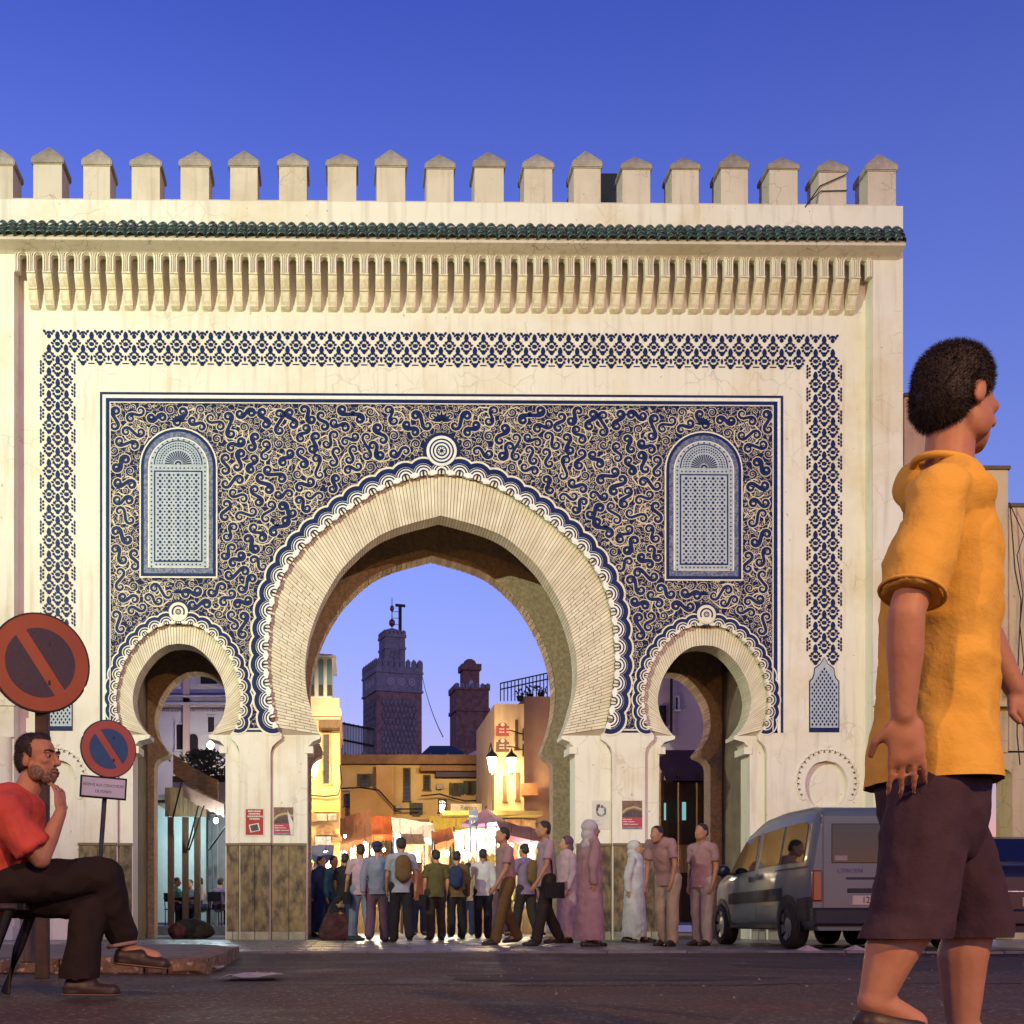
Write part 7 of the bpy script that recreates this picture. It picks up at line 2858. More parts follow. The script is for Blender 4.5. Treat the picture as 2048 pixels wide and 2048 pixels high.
# ------------------------------------------------------------------ the passer-by in the right foreground, seen from behind
YH = -19.1
near = thing('person', 'passer-by in orange-yellow T-shirt and dark shorts striding right, close on the right', 'person', (W(1895, 1840, YH).x, YH, 0))
Q = lambda u, v, dy=0.0: W(u, v, YH + dy)
M_YEL = cloth('amber_yellow', (0.66, 0.42, 0.075), (0.58, 0.35, 0.055))
M_SHORT = cloth('dark_plum_shorts', (0.035, 0.022, 0.03), (0.055, 0.035, 0.045))
hdc = Q(1918, 800)
rh = Matrix.Rotation(R(112), 3, 'Z') @ Matrix.Rotation(R(4), 3, 'X')
FX = (1, 0, 0)
b = MB()
head(b, hdc, rh, 1.03)
nk, ch, pv = Q(1893, 955), Q(1882, 1130), Q(1864, 1520)
b.cap(nk - Vector((0, 0, 0.06)), hdc + Vector((-0.02, 0, -0.05)), 0.062, 0.056)
b.cap(pv, ch, 0.125, 0.135, 14, 0.75, FX)
b.cap(ch, nk - Vector((0, 0, 0.07)), 0.14, 0.08, 14, 0.75, FX)
hips = {-1: Q(1860, 1590, -0.09), 1: Q(1868, 1590, 0.09)}
kns = {-1: Q(1822, 1850, -0.09), 1: Q(1946, 1838, 0.09)}
anks = {-1: Vector((Q(1716, 0).x, YH - 0.09, 0.17)), 1: Vector((Q(1962, 0).x, YH + 0.09, 0.085))}
sh2 = {-1: Q(1880, 985, -0.165), 1: Q(1890, 990, 0.165)}
el2 = {-1: Q(1812, 1232, -0.225), 1: Q(1948, 1226, 0.225)}
wr2 = {-1: Q(1806, 1430, -0.20), 1: Q(2030, 1378, 0.19)}
for s_ in (-1, 1):
    b.cap(Vector((nk.x, YH + s_ * 0.08, sh2[s_].z + 0.005)), sh2[s_], 0.058, 0.052)
    b.cap(sh2[s_], el2[s_], 0.050, 0.041)
    b.cap(el2[s_], el2[s_].lerp(wr2[s_], 0.35), 0.042, 0.042)
    b.cap(el2[s_].lerp(wr2[s_], 0.35), wr2[s_], 0.042, 0.028)
    hand(b, wr2[s_], wr2[s_] - el2[s_] + Vector((0.03, 0, 0)), Vector((0.2, -s_, 0)), s_, 1.08, 0.26, 0.25)
    b.cap(hips[s_], kns[s_], 0.085, 0.060)
    md = kns[s_].lerp(anks[s_], 0.33) - Vector((0.018, 0, 0))
    b.cap(kns[s_], md, 0.057, 0.062)
    b.cap(md, anks[s_], 0.062, 0.038)
    b.cap(anks[s_], anks[s_] + Vector((0.10, 0, -0.05)), 0.04, 0.03)
link('body', remesh(b, 0.0066, M_SKIN, 'body', 3), near)
q = MB()
q.ell(hdc + rh @ Vector((0, 0.026, 0.048)), (0.085, 0.095, 0.083), rh, 18, 12)
q.ell(hdc + rh @ Vector((0, 0.060, -0.008)), (0.077, 0.060, 0.085), rh, 18, 12)
for s_ in (-1, 1):
    q.ell(hdc + rh @ Vector((s_ * 0.068, 0.000, 0.028)), (0.014, 0.024, 0.040), rh, 12, 8)
hm = remesh(q, 0.009, M_HAIR, 'hair', 3, 0.003, 30, 6)
ho = link('hair', hm, near)
link('hair_strands', fuzz(hm, 16000, 0.013, 0.0007, 5), ho)
q = MB()
q.cap(nk - Vector((0.006, 0, 0.13)), nk - Vector((0.0, 0, 0.030)), 0.092, 0.076, 18, 0.86, FX)
for s_ in (-1, 1):
    q.cap(nk + Vector((0, s_ * 0.05, -0.045)), sh2[s_] + Vector((0, -s_ * 0.03, 0.0)), 0.058, 0.060, 16)
q.cap(pv - Vector((0, 0, 0.03)), ch, 0.182, 0.182, 20, 0.66, FX)
q.cap(ch, nk - Vector((0, 0, 0.10)), 0.182, 0.110, 20, 0.66, FX)
q.cap(pv, pv - Vector((0, 0, 0.16)), 0.205, 0.222, 20, 0.66, FX)
for s_ in (-1, 1):
    q.cap(nk + Vector((0, s_ * 0.035, -0.012)), Vector((nk.x - 0.01, YH + s_ * 0.13, sh2[s_].z + 0.012)), 0.050, 0.056, 16)
    q.cap(Vector((nk.x - 0.01, YH + s_ * 0.07, sh2[s_].z - 0.022)), sh2[s_], 0.076, 0.060, 16)
    q.cap(sh2[s_], sh2[s_].lerp(el2[s_], 0.3), 0.062, 0.061, 16)
    q.tube([sh2[s_], sh2[s_].lerp(el2[s_], 0.84)], [0.060, 0.070], 20)
sm_ = remesh(q, 0.009, M_YEL, 'shirt', 9, 0.0085, 6.5, 12, (1, 1, 1.0))
cut(sm_, Q(0, 1566), (0, 0, -1))
so = link('shirt', sm_, near)
for s_ in (-1, 1):
    e = sh2[s_].lerp(el2[s_], 0.82)
    d = (el2[s_] - sh2[s_]).normalized()
    x_ = d.cross(Vector((0, 1, 0))).normalized()
    y_ = d.cross(x_)
    q = MB()
    q.tube([e + (x_ * math.cos(t) + y_ * math.sin(t)) * 0.0725 for t in [math.tau * k / 24 for k in range(25)]], 0.005, 6, cap=False)
    q.build('sleeve_hem', M_YEL, so)
q = MB()
q.tube([nk + Vector((0.074 * math.cos(t) - 0.002, 0.074 * math.sin(t), 0.022 - 0.022 * math.cos(t))) for t in [math.tau * k / 24 for k in range(25)]], 0.010, 8, cap=False)
q.build('collar', M_YEL, so)
q = MB()
q.cap(pv - Vector((0, 0, 0.06)), pv - Vector((0, 0, 0.13)), 0.152, 0.158, 20, 0.76, FX)
for s_ in (-1, 1):
    q.cap(hips[s_], kns[s_], 0.094, 0.088, 18)
    q.cap(kns[s_], kns[s_].lerp(anks[s_], 0.35), 0.088, 0.092, 18)
sm_ = remesh(q, 0.009, M_SHORT, 'shorts', 2, 0.009, 6.0, 15, (1, 1, 0.8))
cut(sm_, Q(0, 1876), (0, 0, -1))
link('shorts', sm_, near)
q = MB()
shoe(q, anks[1] + Vector((-0.06, 0, -0.085)), Vector((1, 0, 0)))
shoe(q, anks[-1] + Vector((-0.06, 0, -0.085)), Vector((1, 0, -0.25)))
q.build('shoes', M_SHOE, near)
# ================================================================== VEHICLES
M_TYRE = mat('tyre_rubber', (0.018, 0.018, 0.018), rough=0.8)
M_TRIM = mat('black_trim', (0.022, 0.022, 0.024), rough=0.55, scale=20)
M_CHROME = mat('chrome', (0.7, 0.7, 0.72), rough=0.15, metal=1.0)


def paint(name, c):
    return mat(name, c, tuple(x * 0.9 for x in c), rough=0.42, scale=2, bump=0.02, bscale=6, coat=0.35, spec=0.4, metal=0.0)


def wheel(parent, x, y, r, side):
    q = MB()
    prof = [(r * 0.66, -0.10), (r * 0.94, -0.10), (r, -0.075), (r, 0.075), (r * 0.94, 0.10), (r * 0.66, 0.10)]
    n = 28
    vs = [(x + a, y + rr * math.cos(math.tau * k / n), r + rr * math.sin(math.tau * k / n)) for rr, a in prof for k in range(n)]
    fs = [(i * n + k, (i + 1) * n + k, (i + 1) * n + (k + 1) % n, i * n + (k + 1) % n) for i in range(len(prof) - 1) for k in range(n)]
    q.raw(vs, fs, 0, True)
    w_ = link('wheel', q.mesh('tyre', M_TYRE), parent, local=True)
    q = MB()
    xf = x + side * 0.085
    vs = [(xf, y, r)] + [(xf - side * 0.02 * (j == 1), y + rr * math.cos(math.tau * k / n), r + rr * math.sin(math.tau * k / n)) for j, rr in enumerate((r * 0.16, r * 0.40, r * 0.68)) for k in range(n)]
    fs = []
    for k in range(n):
        fs.append((0, 1 + k, 1 + (k + 1) % n))
        for j in range(2):
            if j == 1 and k % 4 == 0:
                continue
            a_, b_ = 1 + j * n + k, 1 + j * n + (k + 1) % n
            fs.append((a_, a_ + n, b_ + n, b_))
    q.raw(vs, fs, 0, True)
    o = link('rim', q.mesh('rim', mat('alloy', (0.42, 0.43, 0.45), rough=0.3, metal=0.8)), w_, local=True)
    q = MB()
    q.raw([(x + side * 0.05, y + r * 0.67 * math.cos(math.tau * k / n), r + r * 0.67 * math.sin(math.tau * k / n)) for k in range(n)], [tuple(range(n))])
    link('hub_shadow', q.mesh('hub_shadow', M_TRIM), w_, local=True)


def car_body(parent, top, hw_of, zbot, L, name, m, ny=44):
    """lofted shell: top(y) roof height, hw_of(z, y) half width"""
    q = MB()
    rings = []
    lv = [0.0, 0.10, 0.22, 0.36, 0.50, 0.62, 0.74, 0.84, 0.92, 0.97, 1.0]
    for i in range(ny + 1):
        y = L * i / ny
        zt = top(y)
        ring = []
        for l in lv:
            z = zbot + (zt - zbot) * l
            hw = hw_of(z, y)
            if l >= 0.92:
                hw *= (0.985, 0.955, 0.88)[int((l - 0.91) / 0.035) if l < 0.99 else 2]
            if l == 0.0:
                hw *= 0.93
            ring.append((hw, y, z))
        full = [(-a, b_, c_) for a, b_, c_ in ring] + [(a, b_, c_) for a, b_, c_ in reversed(ring)]
        rings.append(full)
    m_ = len(rings[0])
    vs = [v for r_ in rings for v in r_]
    fs = [(i * m_ + k, i * m_ + (k + 1) % m_, (i + 1) * m_ + (k + 1) % m_, (i + 1) * m_ + k) for i in range(ny) for k in range(m_)]
    q.raw(vs, fs, 0, True)
    q.raw(rings[0], [tuple(range(m_))[::-1]])
    q.raw(rings[-1], [tuple(range(m_))])
    me = q.mesh(name, m)
    bm = bmesh.new()
    bm.from_mesh(me)
    bmesh.ops.remove_doubles(bm, verts=bm.verts, dist=0.0005)
    bmesh.ops.recalc_face_normals(bm, faces=bm.faces)
    bm.to_mesh(me)
    bm.free()
    return link(name, me, parent, local=True)


def interp(pts):
    def f(x):
        for (a, b_), (c_, d) in zip(pts, pts[1:]):
            if x <= c_:
                t = (x - a) / (c_ - a)
                t = t * t * (3 - 2 * t) * 0.5 + t * 0.5
                return b_ + (d - b_) * t
        return pts[-1][1]
    return f


def side_patch(parent, name, poly, hw_of, m, e=0.006, sides=(-1, 1), nz=6):
    """panel on the flank following the body; poly of (y, z)"""
    out = []
    for s_ in sides:
        q = MB()
        P = [Vector((a, b_, 0)) for a, b_ in poly]
        tri = tessellate_polygon([P])
        bm = bmesh.new()
        vv = [bm.verts.new((0, a, b_)) for a, b_ in poly]
        for t in tri:
            try:
                bm.faces.new([vv[k] for k in t])
            except ValueError:
                pass
        bmesh.ops.subdivide_edges(bm, edges=bm.edges[:], cuts=2, use_grid_fill=True)
        for v in bm.verts:
            v.co.x = s_ * (hw_of(v.co.z, v.co.y) + e)
        bmesh.ops.recalc_face_normals(bm, faces=bm.faces)
        me = bpy.data.meshes.new(name)
        bm.to_mesh(me)
        bm.free()
        me.materials.append(m)
        out.append(link(name, me, parent, local=True))
    return out


# ---- the van
rl_ = WD(1622, 163)
van = thing('parked_van', 'grey-blue van with side windows parked nose to the gate, right foreground', 'van', (rl_.x + 0.84, rl_.y, 0))
VT = interp([(0, 1.66), (0.06, 1.755), (0.5, 1.80), (1.3, 1.81), (2.0, 1.77), (2.5, 1.63), (2.95, 1.27), (3.15, 1.10), (3.6, 1.0), (3.95, 0.88), (4.1, 0.60)])


def VH(z, y):
    w_ = 0.845 if z < 0.98 else 0.845 - (z - 0.98) * 0.17
    if z < 0.5:
        w_ -= (0.5 - z) * 0.06
    if y > 3.3:
        w_ -= ((y - 3.3) / 0.8) ** 2 * 0.16
    if y < 0.12:
        w_ -= (0.12 - y) * 0.25
    return w_


M_VAN = paint('van_paint', (0.105, 0.145, 0.155))
car_body(van, VT, VH, 0.24, 4.1, 'body', M_VAN)
for nm, poly in (('window', [(0.28, 1.10), (1.02, 1.10), (1.02, 1.60), (0.42, 1.61), (0.30, 1.56)]), ('window', [(1.10, 1.10), (1.84, 1.08), (1.84, 1.57), (1.10, 1.60)]), ('window', [(2.0, 1.06), (3.02, 1.03), (2.95, 1.13), (2.52, 1.50), (2.0, 1.565)])):
    for o in side_patch(van, nm, poly, VH, glass('van_glass', (0.010, 0.014, 0.015), 0.04, 0.0), 0.007):
        pass
side_patch(van, 'window_pillar', [(1.02, 1.10), (1.10, 1.10), (1.10, 1.60), (1.02, 1.60)], VH, M_TRIM, 0.008)
side_patch(van, 'side_moulding', [(0.95, 0.62), (3.05, 0.60), (3.05, 0.76), (0.95, 0.79)], VH, M_TRIM, 0.012)
side_patch(van, 'sill', [(0.95, 0.26), (3.05, 0.26), (3.05, 0.30), (0.95, 0.30)], VH, M_TRIM, 0.008)
side_patch(van, 'rear_corner_trim', [(-0.0, 0.36), (0.42, 0.36), (0.42, 0.64), (0.0, 0.66)], VH, M_TRIM, 0.012)
side_patch(van, 'sliding_rail', [(0.10, 1.02), (1.2, 1.01), (1.2, 1.03), (0.10, 1.04)], VH, M_TRIM, 0.006)
side_patch(van, 'door_gap', [(1.915, 0.34), (1.93, 0.34), (1.93, 1.62), (1.915, 1.62)], VH, M_TRIM, 0.004)
side_patch(van, 'door_handle', [(1.72, 0.92), (1.86, 0.92), (1.86, 1.0), (1.72, 1.0)], VH, M_TRIM, 0.022)
side_patch(van, 'door_handle', [(2.02, 0.90), (2.16, 0.90), (2.16, 0.98), (2.02, 0.98)], VH, M_TRIM, 0.022)
for y in (0.74, 3.40):
    for s_ in (-1, 1):
        side_patch(van, 'wheel_arch', [(y + 0.40 * math.cos(math.pi * k / 12), 0.30 + 0.40 * math.sin(math.pi * k / 12)) for k in range(13)] + [(y - 0.4, 0.245), (y + 0.4, 0.245)], VH, M_TRIM, 0.010, (s_,))
        wheel(van, s_ * 0.775, y, 0.31, s_)
# rear
def rear_patch(name, x0, x1, z0, z1, m, y=-0.008, dep=0.01, parent=van, bev=0.015):
    q = MB()
    q.bevbox((x0, y, z0), (x1, y + dep + 0.03, z1), min(bev, dep))
    return link(name, q.mesh(name, m), parent, local=True)


rear_patch('tailgate_window', -0.60, 0.60, 1.06, 1.56, MATS['van_glass'], -0.020, 0.02)
rear_patch('tailgate', -0.70, 0.70, 0.50, 1.66, M_VAN, -0.012, 0.012)
for s_ in (-1, 1):
    rear_patch('tail_light', min(s_ * 0.715, s_ * 0.83), max(s_ * 0.715, s_ * 0.83), 0.60, 0.98, mat('tail_red', (0.13, 0.012, 0.010), rough=0.15, coat=1.0), -0.035, 0.03)
rear_patch('bumper', -0.84, 0.84, 0.30, 0.52, M_TRIM, -0.09, 0.09, bev=0.03)
rear_patch('handle_groove', -0.42, 0.30, 0.86, 0.90, M_TRIM, -0.016, 0.01)
rear_patch('plate_recess', -0.40, 0.40, 0.70, 0.76, M_TRIM, -0.020, 0.01)
pl = rear_patch('number_plate', -0.34, 0.34, 0.55, 0.67, mat('plate_white', (0.55, 0.47, 0.38), rough=0.4), -0.024, 0.008)
M_BLACK = mat('black_paint', (0.02, 0.02, 0.02), rough=0.5)
link('number', text_mesh('12202', 0.115, M_BLACK, 'number', squeeze=0.85), pl, (-0.10, -0.027, 0.612), local=True)
link('number', text_mesh('15', 0.115, M_BLACK, 'number', squeeze=0.85), pl, (0.26, -0.027, 0.612), local=True)
q = MB()
q.box((0.095, -0.0275, 0.56), (0.103, -0.025, 0.66))
link('plate_bar', q.mesh('plate_bar', M_BLACK), pl, local=True)
link('badge', text_mesh('CITROEN', 0.075, mat('badge_violet', (0.18, 0.16, 0.32), rough=0.3, metal=0.4), 'badge', extrude=0.003), van, (-0.36, -0.022, 0.975), local=True)
q = MB()
q.box((-0.56, -0.024, 1.10), (-0.40, -0.0205, 1.16))
link('window_sticker', q.mesh('window_sticker', mat('sticker', (0.3, 0.26, 0.22), rough=0.6)), van, local=True)
for s_ in (-1, 1):
    q = MB()
    q.ell((s_ * 0.98, 2.92, 1.10), (0.11, 0.06, 0.09))
    q.tube([(s_ * 0.84, 2.9, 1.04), (s_ * 0.95, 2.92, 1.08)], 0.025, 6)
    link('mirror', q.mesh('mirror', mat('mirror_shell', (0.03, 0.05, 0.10), rough=0.3)), van, local=True)

# ---- dark car at the right edge
dk = WD(1985, 168)
drk = thing('parked_car', 'black car cut by the right picture edge behind the passer-by', 'car', (dk.x + 0.62, dk.y, 0))
DT = interp([(0, 0.88), (0.08, 1.02), (0.55, 1.10), (0.95, 1.40), (1.5, 1.47), (2.3, 1.42), (3.0, 1.02), (3.7, 0.92), (4.2, 0.62)])


def DH(z, y):
    w_ = 0.84 if z < 0.9 else 0.84 - (z - 0.9) * 0.38
    if y > 3.5:
        w_ -= ((y - 3.5) / 0.7) ** 2 * 0.16
    if y < 0.15:
        w_ -= (0.15 - y) * 0.5
    return w_


car_body(drk, DT, DH, 0.22, 4.2, 'body', paint('black_paintwork', (0.012, 0.012, 0.016)))
side_patch(drk, 'window', [(0.85, 0.98), (1.9, 0.95), (1.9, 1.32), (1.15, 1.33)], DH, glass('car_glass', (0.01, 0.011, 0.014)), 0.006)
side_patch(drk, 'window', [(1.97, 0.95), (2.85, 0.93), (2.4, 1.24), (1.97, 1.31)], DH, MATS['car_glass'], 0.006)
side_patch(drk, 'chrome_strip', [(0.5, 0.62), (3.4, 0.60), (3.4, 0.63), (0.5, 0.65)], DH, M_CHROME, 0.010)
for y in (0.80, 3.35):
    for s_ in (-1, 1):
        side_patch(drk, 'wheel_arch', [(y + 0.38 * math.cos(math.pi * k / 12), 0.29 + 0.38 * math.sin(math.pi * k / 12)) for k in range(13)] + [(y - 0.38, 0.225), (y + 0.38, 0.225)], DH, M_TRIM, 0.008, (s_,))
        wheel(drk, s_ * 0.765, y, 0.30, s_)
q = MB()
q.raw([(-0.55, 0.53, 1.10), (0.55, 0.53, 1.10), (0.50, 0.93, 1.39), (-0.50, 0.93, 1.39)], [(0, 1, 2, 3)])
link('rear_window', q.mesh('rear_window', MATS['car_glass']), drk, (0, -0.012, 0.012), local=True)
for s_ in (-1, 1):
    rear_patch('tail_light', min(s_ * 0.52, s_ * 0.76), max(s_ * 0.52, s_ * 0.76), 0.72, 0.88, MATS['tail_red'], -0.03, 0.03, parent=drk)
rear_patch('chrome_strip', -0.5, 0.5, 0.70, 0.72, M_CHROME, -0.02, 0.02, parent=drk, bev=0.005)
rear_patch('bumper', -0.8, 0.8, 0.30, 0.50, MATS['black_paintwork'], -0.07, 0.07, parent=drk, bev=0.03)
rear_patch('number_plate', -0.26, 0.26, 0.53, 0.64, MATS['plate_white'], -0.012, 0.008, parent=drk)

# ================================================================== SIGNS
M_SRED = mat('sign_red', (0.30, 0.070, 0.020), (0.25, 0.055, 0.016), rough=0.5, scale=3, bump=0.03)
M_SRED2 = mat('sign_red_pale', (0.46, 0.12, 0.065), (0.40, 0.10, 0.05), rough=0.45, scale=3, bump=0.03)
M_SBLUE = mat('sign_navy', (0.020, 0.014, 0.035), (0.03, 0.02, 0.04), rough=0.5, scale=5, speck=(18, 0.72, (0.25, 0.2, 0.2)))
M_SBLUE2 = mat('sign_blue', (0.035, 0.10, 0.19), (0.028, 0.085, 0.16), rough=0.45, scale=5)
M_POST = mat('rusty_post', (0.07, 0.045, 0.03), (0.035, 0.025, 0.02), rough=0.75, scale=8)
M_POST2 = mat('grey_post_paint', (0.055, 0.065, 0.065), (0.03, 0.035, 0.035), rough=0.6, scale=8)


def no_parking(label, u, v, s_, yaw, roll, d, red, blue, mpost, foot_u, square):
    c = WD(u, s_)
    c.z = CAM_H + (V0 - v) / s_
    t = thing('no_parking_sign', label, 'road sign', (c.x, c.y, 0), 'no parking signs')
    rot = Matrix.Rotation(yaw, 4, 'Z') @ Matrix.Rotation(roll, 4, 'Y')
    r_ = d / 2

    def put_(name, mb_, m, parent=t):
        me = mb_.mesh(name, m)
        me.transform(Matrix.Translation(c) @ rot)
        return link(name, me, parent)

    q = MB()
    n = 48
    ring = [(math.cos(math.tau * k / n), math.sin(math.tau * k / n)) for k in range(n)]
    q.prism([(a * r_, b_ * r_) for a, b_ in ring], -0.012, 0.012)
    disc_ = put_('plate', q, red)
    q = MB()
    q.tube([(a * r_, 0.0, b_ * r_) for a, b_ in ring + ring[:1]], 0.013, 6, cap=False)
    put_('rim', q, mpost, disc_)
    bar = 0.075 * d / 0.6
    for sg in (-1, 1):
        q = MB()
        ri = r_ * 0.715
        a0 = math.asin(bar / 2 / ri)
        pts = []
        m_ = 22
        for k in range(m_ + 1):
            th = a0 + (math.pi - 2 * a0) * k / m_
            pts.append((ri * math.cos(th), sg * ri * math.sin(th)))
        an = R(-50)
        pts = [(x * math.cos(an) - z * math.sin(an), x * math.sin(an) + z * math.cos(an)) for x, z in pts]
        if sg < 0:
            pts = pts[::-1]
        q.prism(pts, -0.0155, -0.0121, back=False)
        put_('blue_field', q, blue, disc_)
    f = WD(foot_u, s_ * 0.995)
    q = MB()
    w_ = 0.04 if square else 0.026
    top = Vector((c.x, c.y + 0.055, c.z + r_ * 0.8))
    bot = Vector((f.x, f.y + 0.055, 0.0))
    if square:
        q.bevbox((top.x - w_, top.y - 0.03, 0.0), (top.x + w_, top.y + 0.03, top.z), 0.006)
    else:
        q.tube([bot, top], w_, 10)
    q.build('post', mpost, t)
    q = MB()
    for dz in (-0.12, 0.12):
        q.box((c.x - 0.06, c.y + 0.012, c.z + dz - 0.015), (c.x + 0.06, c.y + 0.035, c.z + dz + 0.015))
    q.build('clamp', M_IRON, t)
    return t, c


sg1, c1 = no_parking('large worn no-parking sign on a brown post above the seated man', 80, 1326, 322, R(28), R(6), 0.60, M_SRED, M_SBLUE, M_POST, 80, True)
sg2, c2_ = no_parking('smaller no-parking sign on a leaning grey post', 217, 1498, 187, R(32), R(5), 0.60, M_SRED2, M_SBLUE2, M_POST2, 185, False)
# supplementary plate
q = MB()
rot = Matrix.Rotation(R(18), 4, 'Z') @ Matrix.Rotation(R(3), 4, 'Y')
c = WD(208, 187)
c.z = CAM_H + (V0 - 1576) / 187
c.y -= 0.03
q.bevbox((-0.245, -0.012, -0.118), (0.245, 0.006, 0.118), 0.012, 0)
me = q.mesh('plate_edge', M_IRON)
me.transform(Matrix.Translation(c) @ rot)
pe = link('text_plate', me, sg2)
q = MB()
q.box((-0.225, -0.0145, -0.098), (0.225, -0.0121, 0.098))
me = q.mesh('plate_face', mat('plate_grey', (0.55, 0.57, 0.60), (0.46, 0.47, 0.49), rough=0.5))
me.transform(Matrix.Translation(c) @ rot)
link('plate_face', me, pe)
for body, z, sz, sq in (('RESERVE AUX CONVOYEURS', 0.022, 0.042, 0.78), ('DE FONDS', -0.045, 0.042, 0.85)):
    me = text_mesh(body, sz, M_BLACK, 'lettering', squeeze=sq)
    me.transform(Matrix.Translation(c) @ rot @ Matrix.Translation((0, -0.0162, z)))
    link('lettering', me, pe)

# ================================================================== POSTERS ON THE PIERS
def poster(label, u0, u1, v0, v1, y, ground, build):
    a, b = G(u0, v1), G(u1, v0)
    t = thing('poster', label, 'poster', (a[0], y, a[1]), 'posters on the gate piers')
    w_, h_ = b[0] - a[0], b[1] - a[1]
    q = MB()
    q.box((a[0], y - 0.006, a[1]), (b[0], y - 0.0005, b[1]))
    q.build('sheet', ground, t)
    P = lambda x, z: (a[0] + w_ * x, a[1] + h_ * z)
    layers = {}

    def poly(m, pts, lay=1):
        k = (m.name, lay)
        q_ = layers.setdefault(k, (MB(), m))
        q_[0].face([(P(x, z)[0], y - 0.006 - 0.002 * lay, P(x, z)[1]) for x, z in pts])

    build(poly)
    for (nm, lay), (q_, m) in layers.items():
        q_.build('print', m, t)
    return t


M_PRED = mat('poster_red', (0.36, 0.035, 0.030), (0.30, 0.03, 0.025), rough=0.7)
M_PPINK = mat('poster_crimson', (0.40, 0.06, 0.085), (0.34, 0.05, 0.07), rough=0.7)
M_PDARK = mat('poster_dark', (0.05, 0.035, 0.04), (0.11, 0.075, 0.07), rough=0.7, scale=14)
M_PBROWN = mat('poster_brown', (0.24, 0.13, 0.09), (0.12, 0.065, 0.05), rough=0.7, scale=12)
M_PWHITE = mat('poster_paper', (0.62, 0.58, 0.52), (0.54, 0.5, 0.44), rough=0.8)
M_PGREY = mat('poster_grey', (0.25, 0.26, 0.28), (0.14, 0.14, 0.16), rough=0.7, scale=14)


def red_poster(poly):
    poly(M_PRED, [(0.07, 0.05), (0.93, 0.05), (0.93, 0.95), (0.07, 0.95)], 1)
    rr = random.Random(2)
    for z, x0, x1 in ((0.85, 0.18, 0.80), (0.76, 0.22, 0.78), (0.67, 0.16, 0.84), (0.58, 0.26, 0.72)):
        x = x0
        while x < x1:
            w_ = rr.uniform(0.04, 0.09)
            poly(M_PWHITE, [(x, z), (x + w_, z), (x + w_, z + 0.055), (x, z + 0.055)], 2)
            x += w_ + 0.02
    poly(M_PWHITE, [(0.30, 0.13), (0.78, 0.20), (0.70, 0.47), (0.22, 0.40)], 2)
    poly(M_PDARK, [(0.36, 0.17), (0.72, 0.22), (0.64, 0.43), (0.28, 0.37)], 3)


def event_poster(torn):
    def f(poly):
        poly(M_PBROWN, [(0, 0.40), (1, 0.40), (1, 1), (0, 1)], 1)
        poly(M_PDARK, [(0.0, 0.42), (1, 0.42), (1, 0.60), (0.55, 0.68), (0.25, 0.62), (0.0, 0.48)], 2)
        poly(mat('poster_tan', (0.45, 0.36, 0.2), rough=0.7), [(0.02, 0.54), (0.25, 0.68), (0.6, 0.74), (1.0, 0.66), (1.0, 0.72), (0.6, 0.82), (0.2, 0.74), (0.02, 0.62)], 3)
        poly(M_PPINK, [(0, 0.08), (1, 0.08), (1, 0.40), (0, 0.40)], 1)
        poly(M_PGREY, [(0, 0.0), (1, 0.0), (1, 0.08), (0, 0.08)], 1)
        for z, x0, x1 in ((0.33, 0.04, 0.5), (0.25, 0.04, 0.62), (0.16, 0.06, 0.78)):
            poly(M_PWHITE, [(x0, z), (x1 * 0.4, z), (x1 * 0.4, z + 0.03), (x0, z + 0.03)], 2)
            poly(M_PWHITE, [(x1 * 0.46, z), (x1, z), (x1, z + 0.022), (x1 * 0.46, z + 0.022)], 2)
        if torn:
            poly(M_PWHITE, [(0.88, 0.0), (1.0, 0.0), (1.0, 0.46), (0.70, 0.90), (0.74, 0.6)], 4)
    return f


def white_poster(poly):
    rr = random.Random(8)
    for k in range(14):
        t0 = math.tau * k / 14
        cx_, cz = 0.5 + 0.24 * math.cos(t0), 0.64 + 0.16 * math.sin(t0)
        w_ = rr.uniform(0.03, 0.07)
        poly(M_PGREY if k % 3 else M_PDARK, [(cx_ - w_, cz - w_ * 0.7), (cx_ + w_, cz - w_), (cx_ + w_ * 0.8, cz + w_ * 0.7), (cx_ - w_ * 0.6, cz + w_)], 1)
    poly(M_PDARK, [(0.24, 0.78), (0.42, 0.76), (0.44, 0.88), (0.26, 0.86)], 2)
    poly(mat('poster_blue', (0.10, 0.22, 0.34), rough=0.7), [(0.66, 0.64), (0.78, 0.64), (0.78, 0.72), (0.66, 0.72)], 2)
    for z in (0.30, 0.26, 0.18, 0.12):
        poly(mat('poster_rose', (0.45, 0.28, 0.28), rough=0.7), [(0.08, z), (rr.uniform(0.3, 0.8), z), (rr.uniform(0.3, 0.8), z + 0.012), (0.08, z + 0.012)], 1)


poster('red poster with white lettering and a photo, on the left pier', 488.5, 529.5, 1616, 1673, -0.001, M_PWHITE, red_poster)
poster('torn brown and crimson poster on the left pier beside the groove', 547, 586, 1614, 1670, REC - 0.031, M_PWHITE, event_poster(True))
poster('white poster with a grey drawing on the right pier', 1186, 1225 - 3, 1600, 1658, REC - 0.031, M_PWHITE, white_poster)
poster('brown and crimson poster on the right pier', 1244, 1284, 1601, 1658, -0.001, M_PWHITE, event_poster(False))

# ================================================================== LITTER
rl = random.Random(31)
M_PAPER = mat('scrap_paper', (0.55, 0.46, 0.36), (0.45, 0.36, 0.27), rough=0.85)


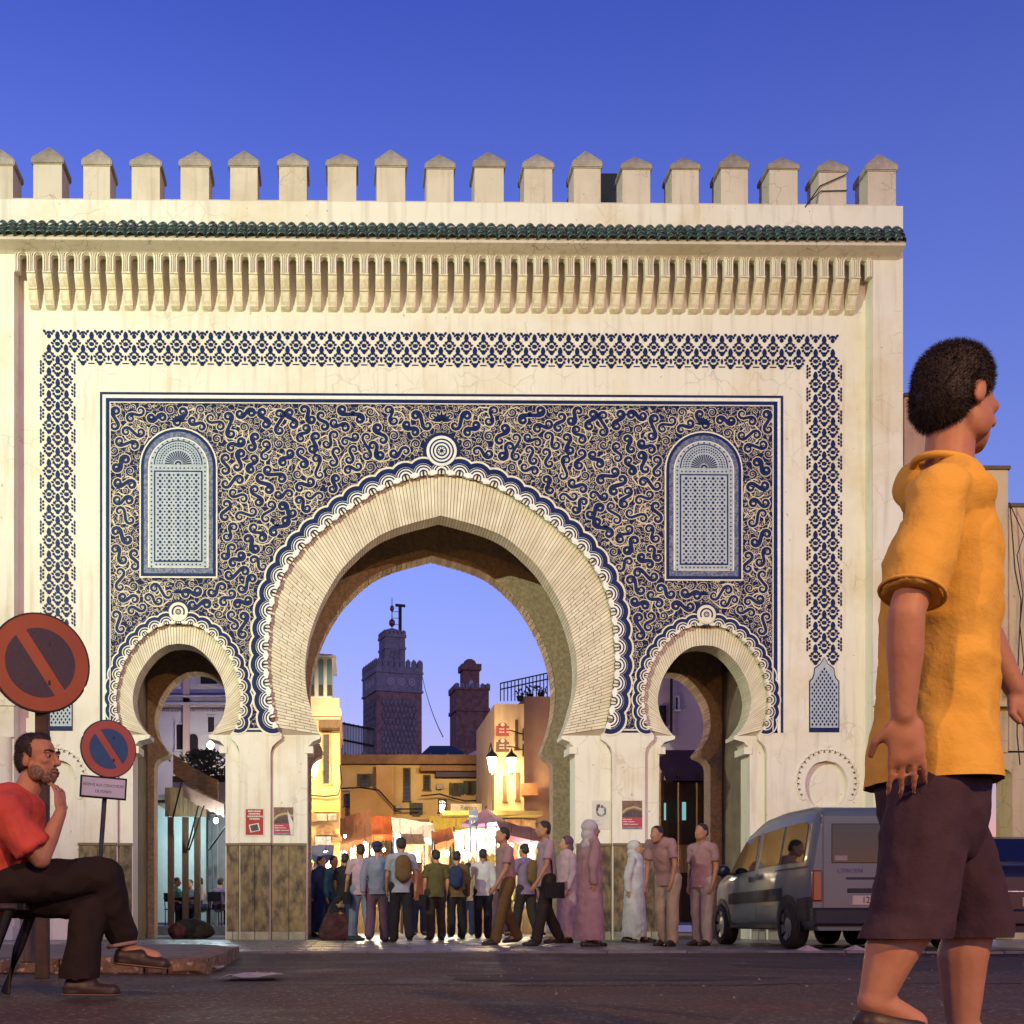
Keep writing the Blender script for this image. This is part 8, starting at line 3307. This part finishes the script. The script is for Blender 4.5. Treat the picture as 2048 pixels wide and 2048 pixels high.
def scrap(label, u, v, w_, l, m, cone=False, group='litter on the road'):
    s_ = (v - V0) / CAM_H
    p = WD(u, s_)
    q = MB()
    if cone:
        q.raw([(p.x - w_ / 2, p.y - l / 2, 0.003), (p.x + w_ / 2, p.y - l / 2, 0.003), (p.x + w_ * 0.4, p.y + l / 2, 0.003), (p.x - w_ * 0.45, p.y + l / 2, 0.003), (p.x - w_ * 0.02, p.y, w_ * 0.32), (p.x + w_ * 0.05, p.y + l * 0.3, w_ * 0.28)], [(0, 1, 4), (1, 2, 5, 4), (2, 3, 5), (3, 0, 4, 5)])
    else:
        n = 6
        vs = []
        for i in range(n + 1):
            for j in range(3):
                f, g = i / n - 0.5, j / 2 - 0.5
                vs.append((p.x + w_ * f + 0.02 * rl.uniform(-1, 1), p.y + l * g + 0.04 * f, 0.008 + 0.03 * max(0, noise.noise(Vector((f * 4 + u, g * 3, 2)))) + 0.012 * rl.random()))
        q.raw(vs, [(i * 3 + j, (i + 1) * 3 + j, (i + 1) * 3 + j + 1, i * 3 + j + 1) for i in range(n) for j in range(2)], 0, True)
    tag(q.build('scrap', m), label, 'litter', group)


scrap('long crumpled paper strip on the road in the left half', 508, 1955, 0.34, 0.5, M_PAPER)
scrap('small white scrap at the end of the kerb', 394, 1928, 0.09, 0.2, M_PAPER)
scrap('pinkish scrap just right of the kerb end', 447, 1920, 0.13, 0.3, mat('pink_scrap', (0.5, 0.3, 0.24), rough=0.8))
scrap('tan scrap on the road below the kerb end', 430, 1938, 0.12, 0.2, M_PAPER)
for u, lab in ((1616, 'folded paper under the rear wheel of the van'), (1712, 'folded paper under the number plate of the van'), (1786, 'folded paper under the right of the van')):
    scrap(lab, u, 1903, 0.24, 0.35, M_PAPER, True)
p = WD(417, (1920 - V0) / CAM_H)
q = MB()
q.lathe([(0.0, 0.0), (0.045, 0.004), (0.05, 0.03), (0.04, 0.075), (0.0, 0.08)], (p.x, p.y, 0), 12)
tag(q.build('crushed_can', mat('dark_red_can', (0.14, 0.02, 0.015), rough=0.5)), 'small dark red can lying at the end of the kerb', 'can')
rr = random.Random(77)
q = MB()
for k in range(420):
    x, y = rr.uniform(-7, 9), rr.uniform(-20.6, -9.2)
    r_ = rr.uniform(0.003, 0.011)
    q.raw([(x - r_, y, 0.001), (x, y - r_, 0.001), (x + r_, y, 0.001), (x, y + r_, 0.001), (x, y, r_ * 1.4)], [(0, 1, 4), (1, 2, 4), (2, 3, 4), (3, 0, 4)])
tag(q.build('grit', mat('grit', (0.22, 0.18, 0.15), rough=0.9)), 'loose grit scattered over the dark road', 'grit', kind='stuff')
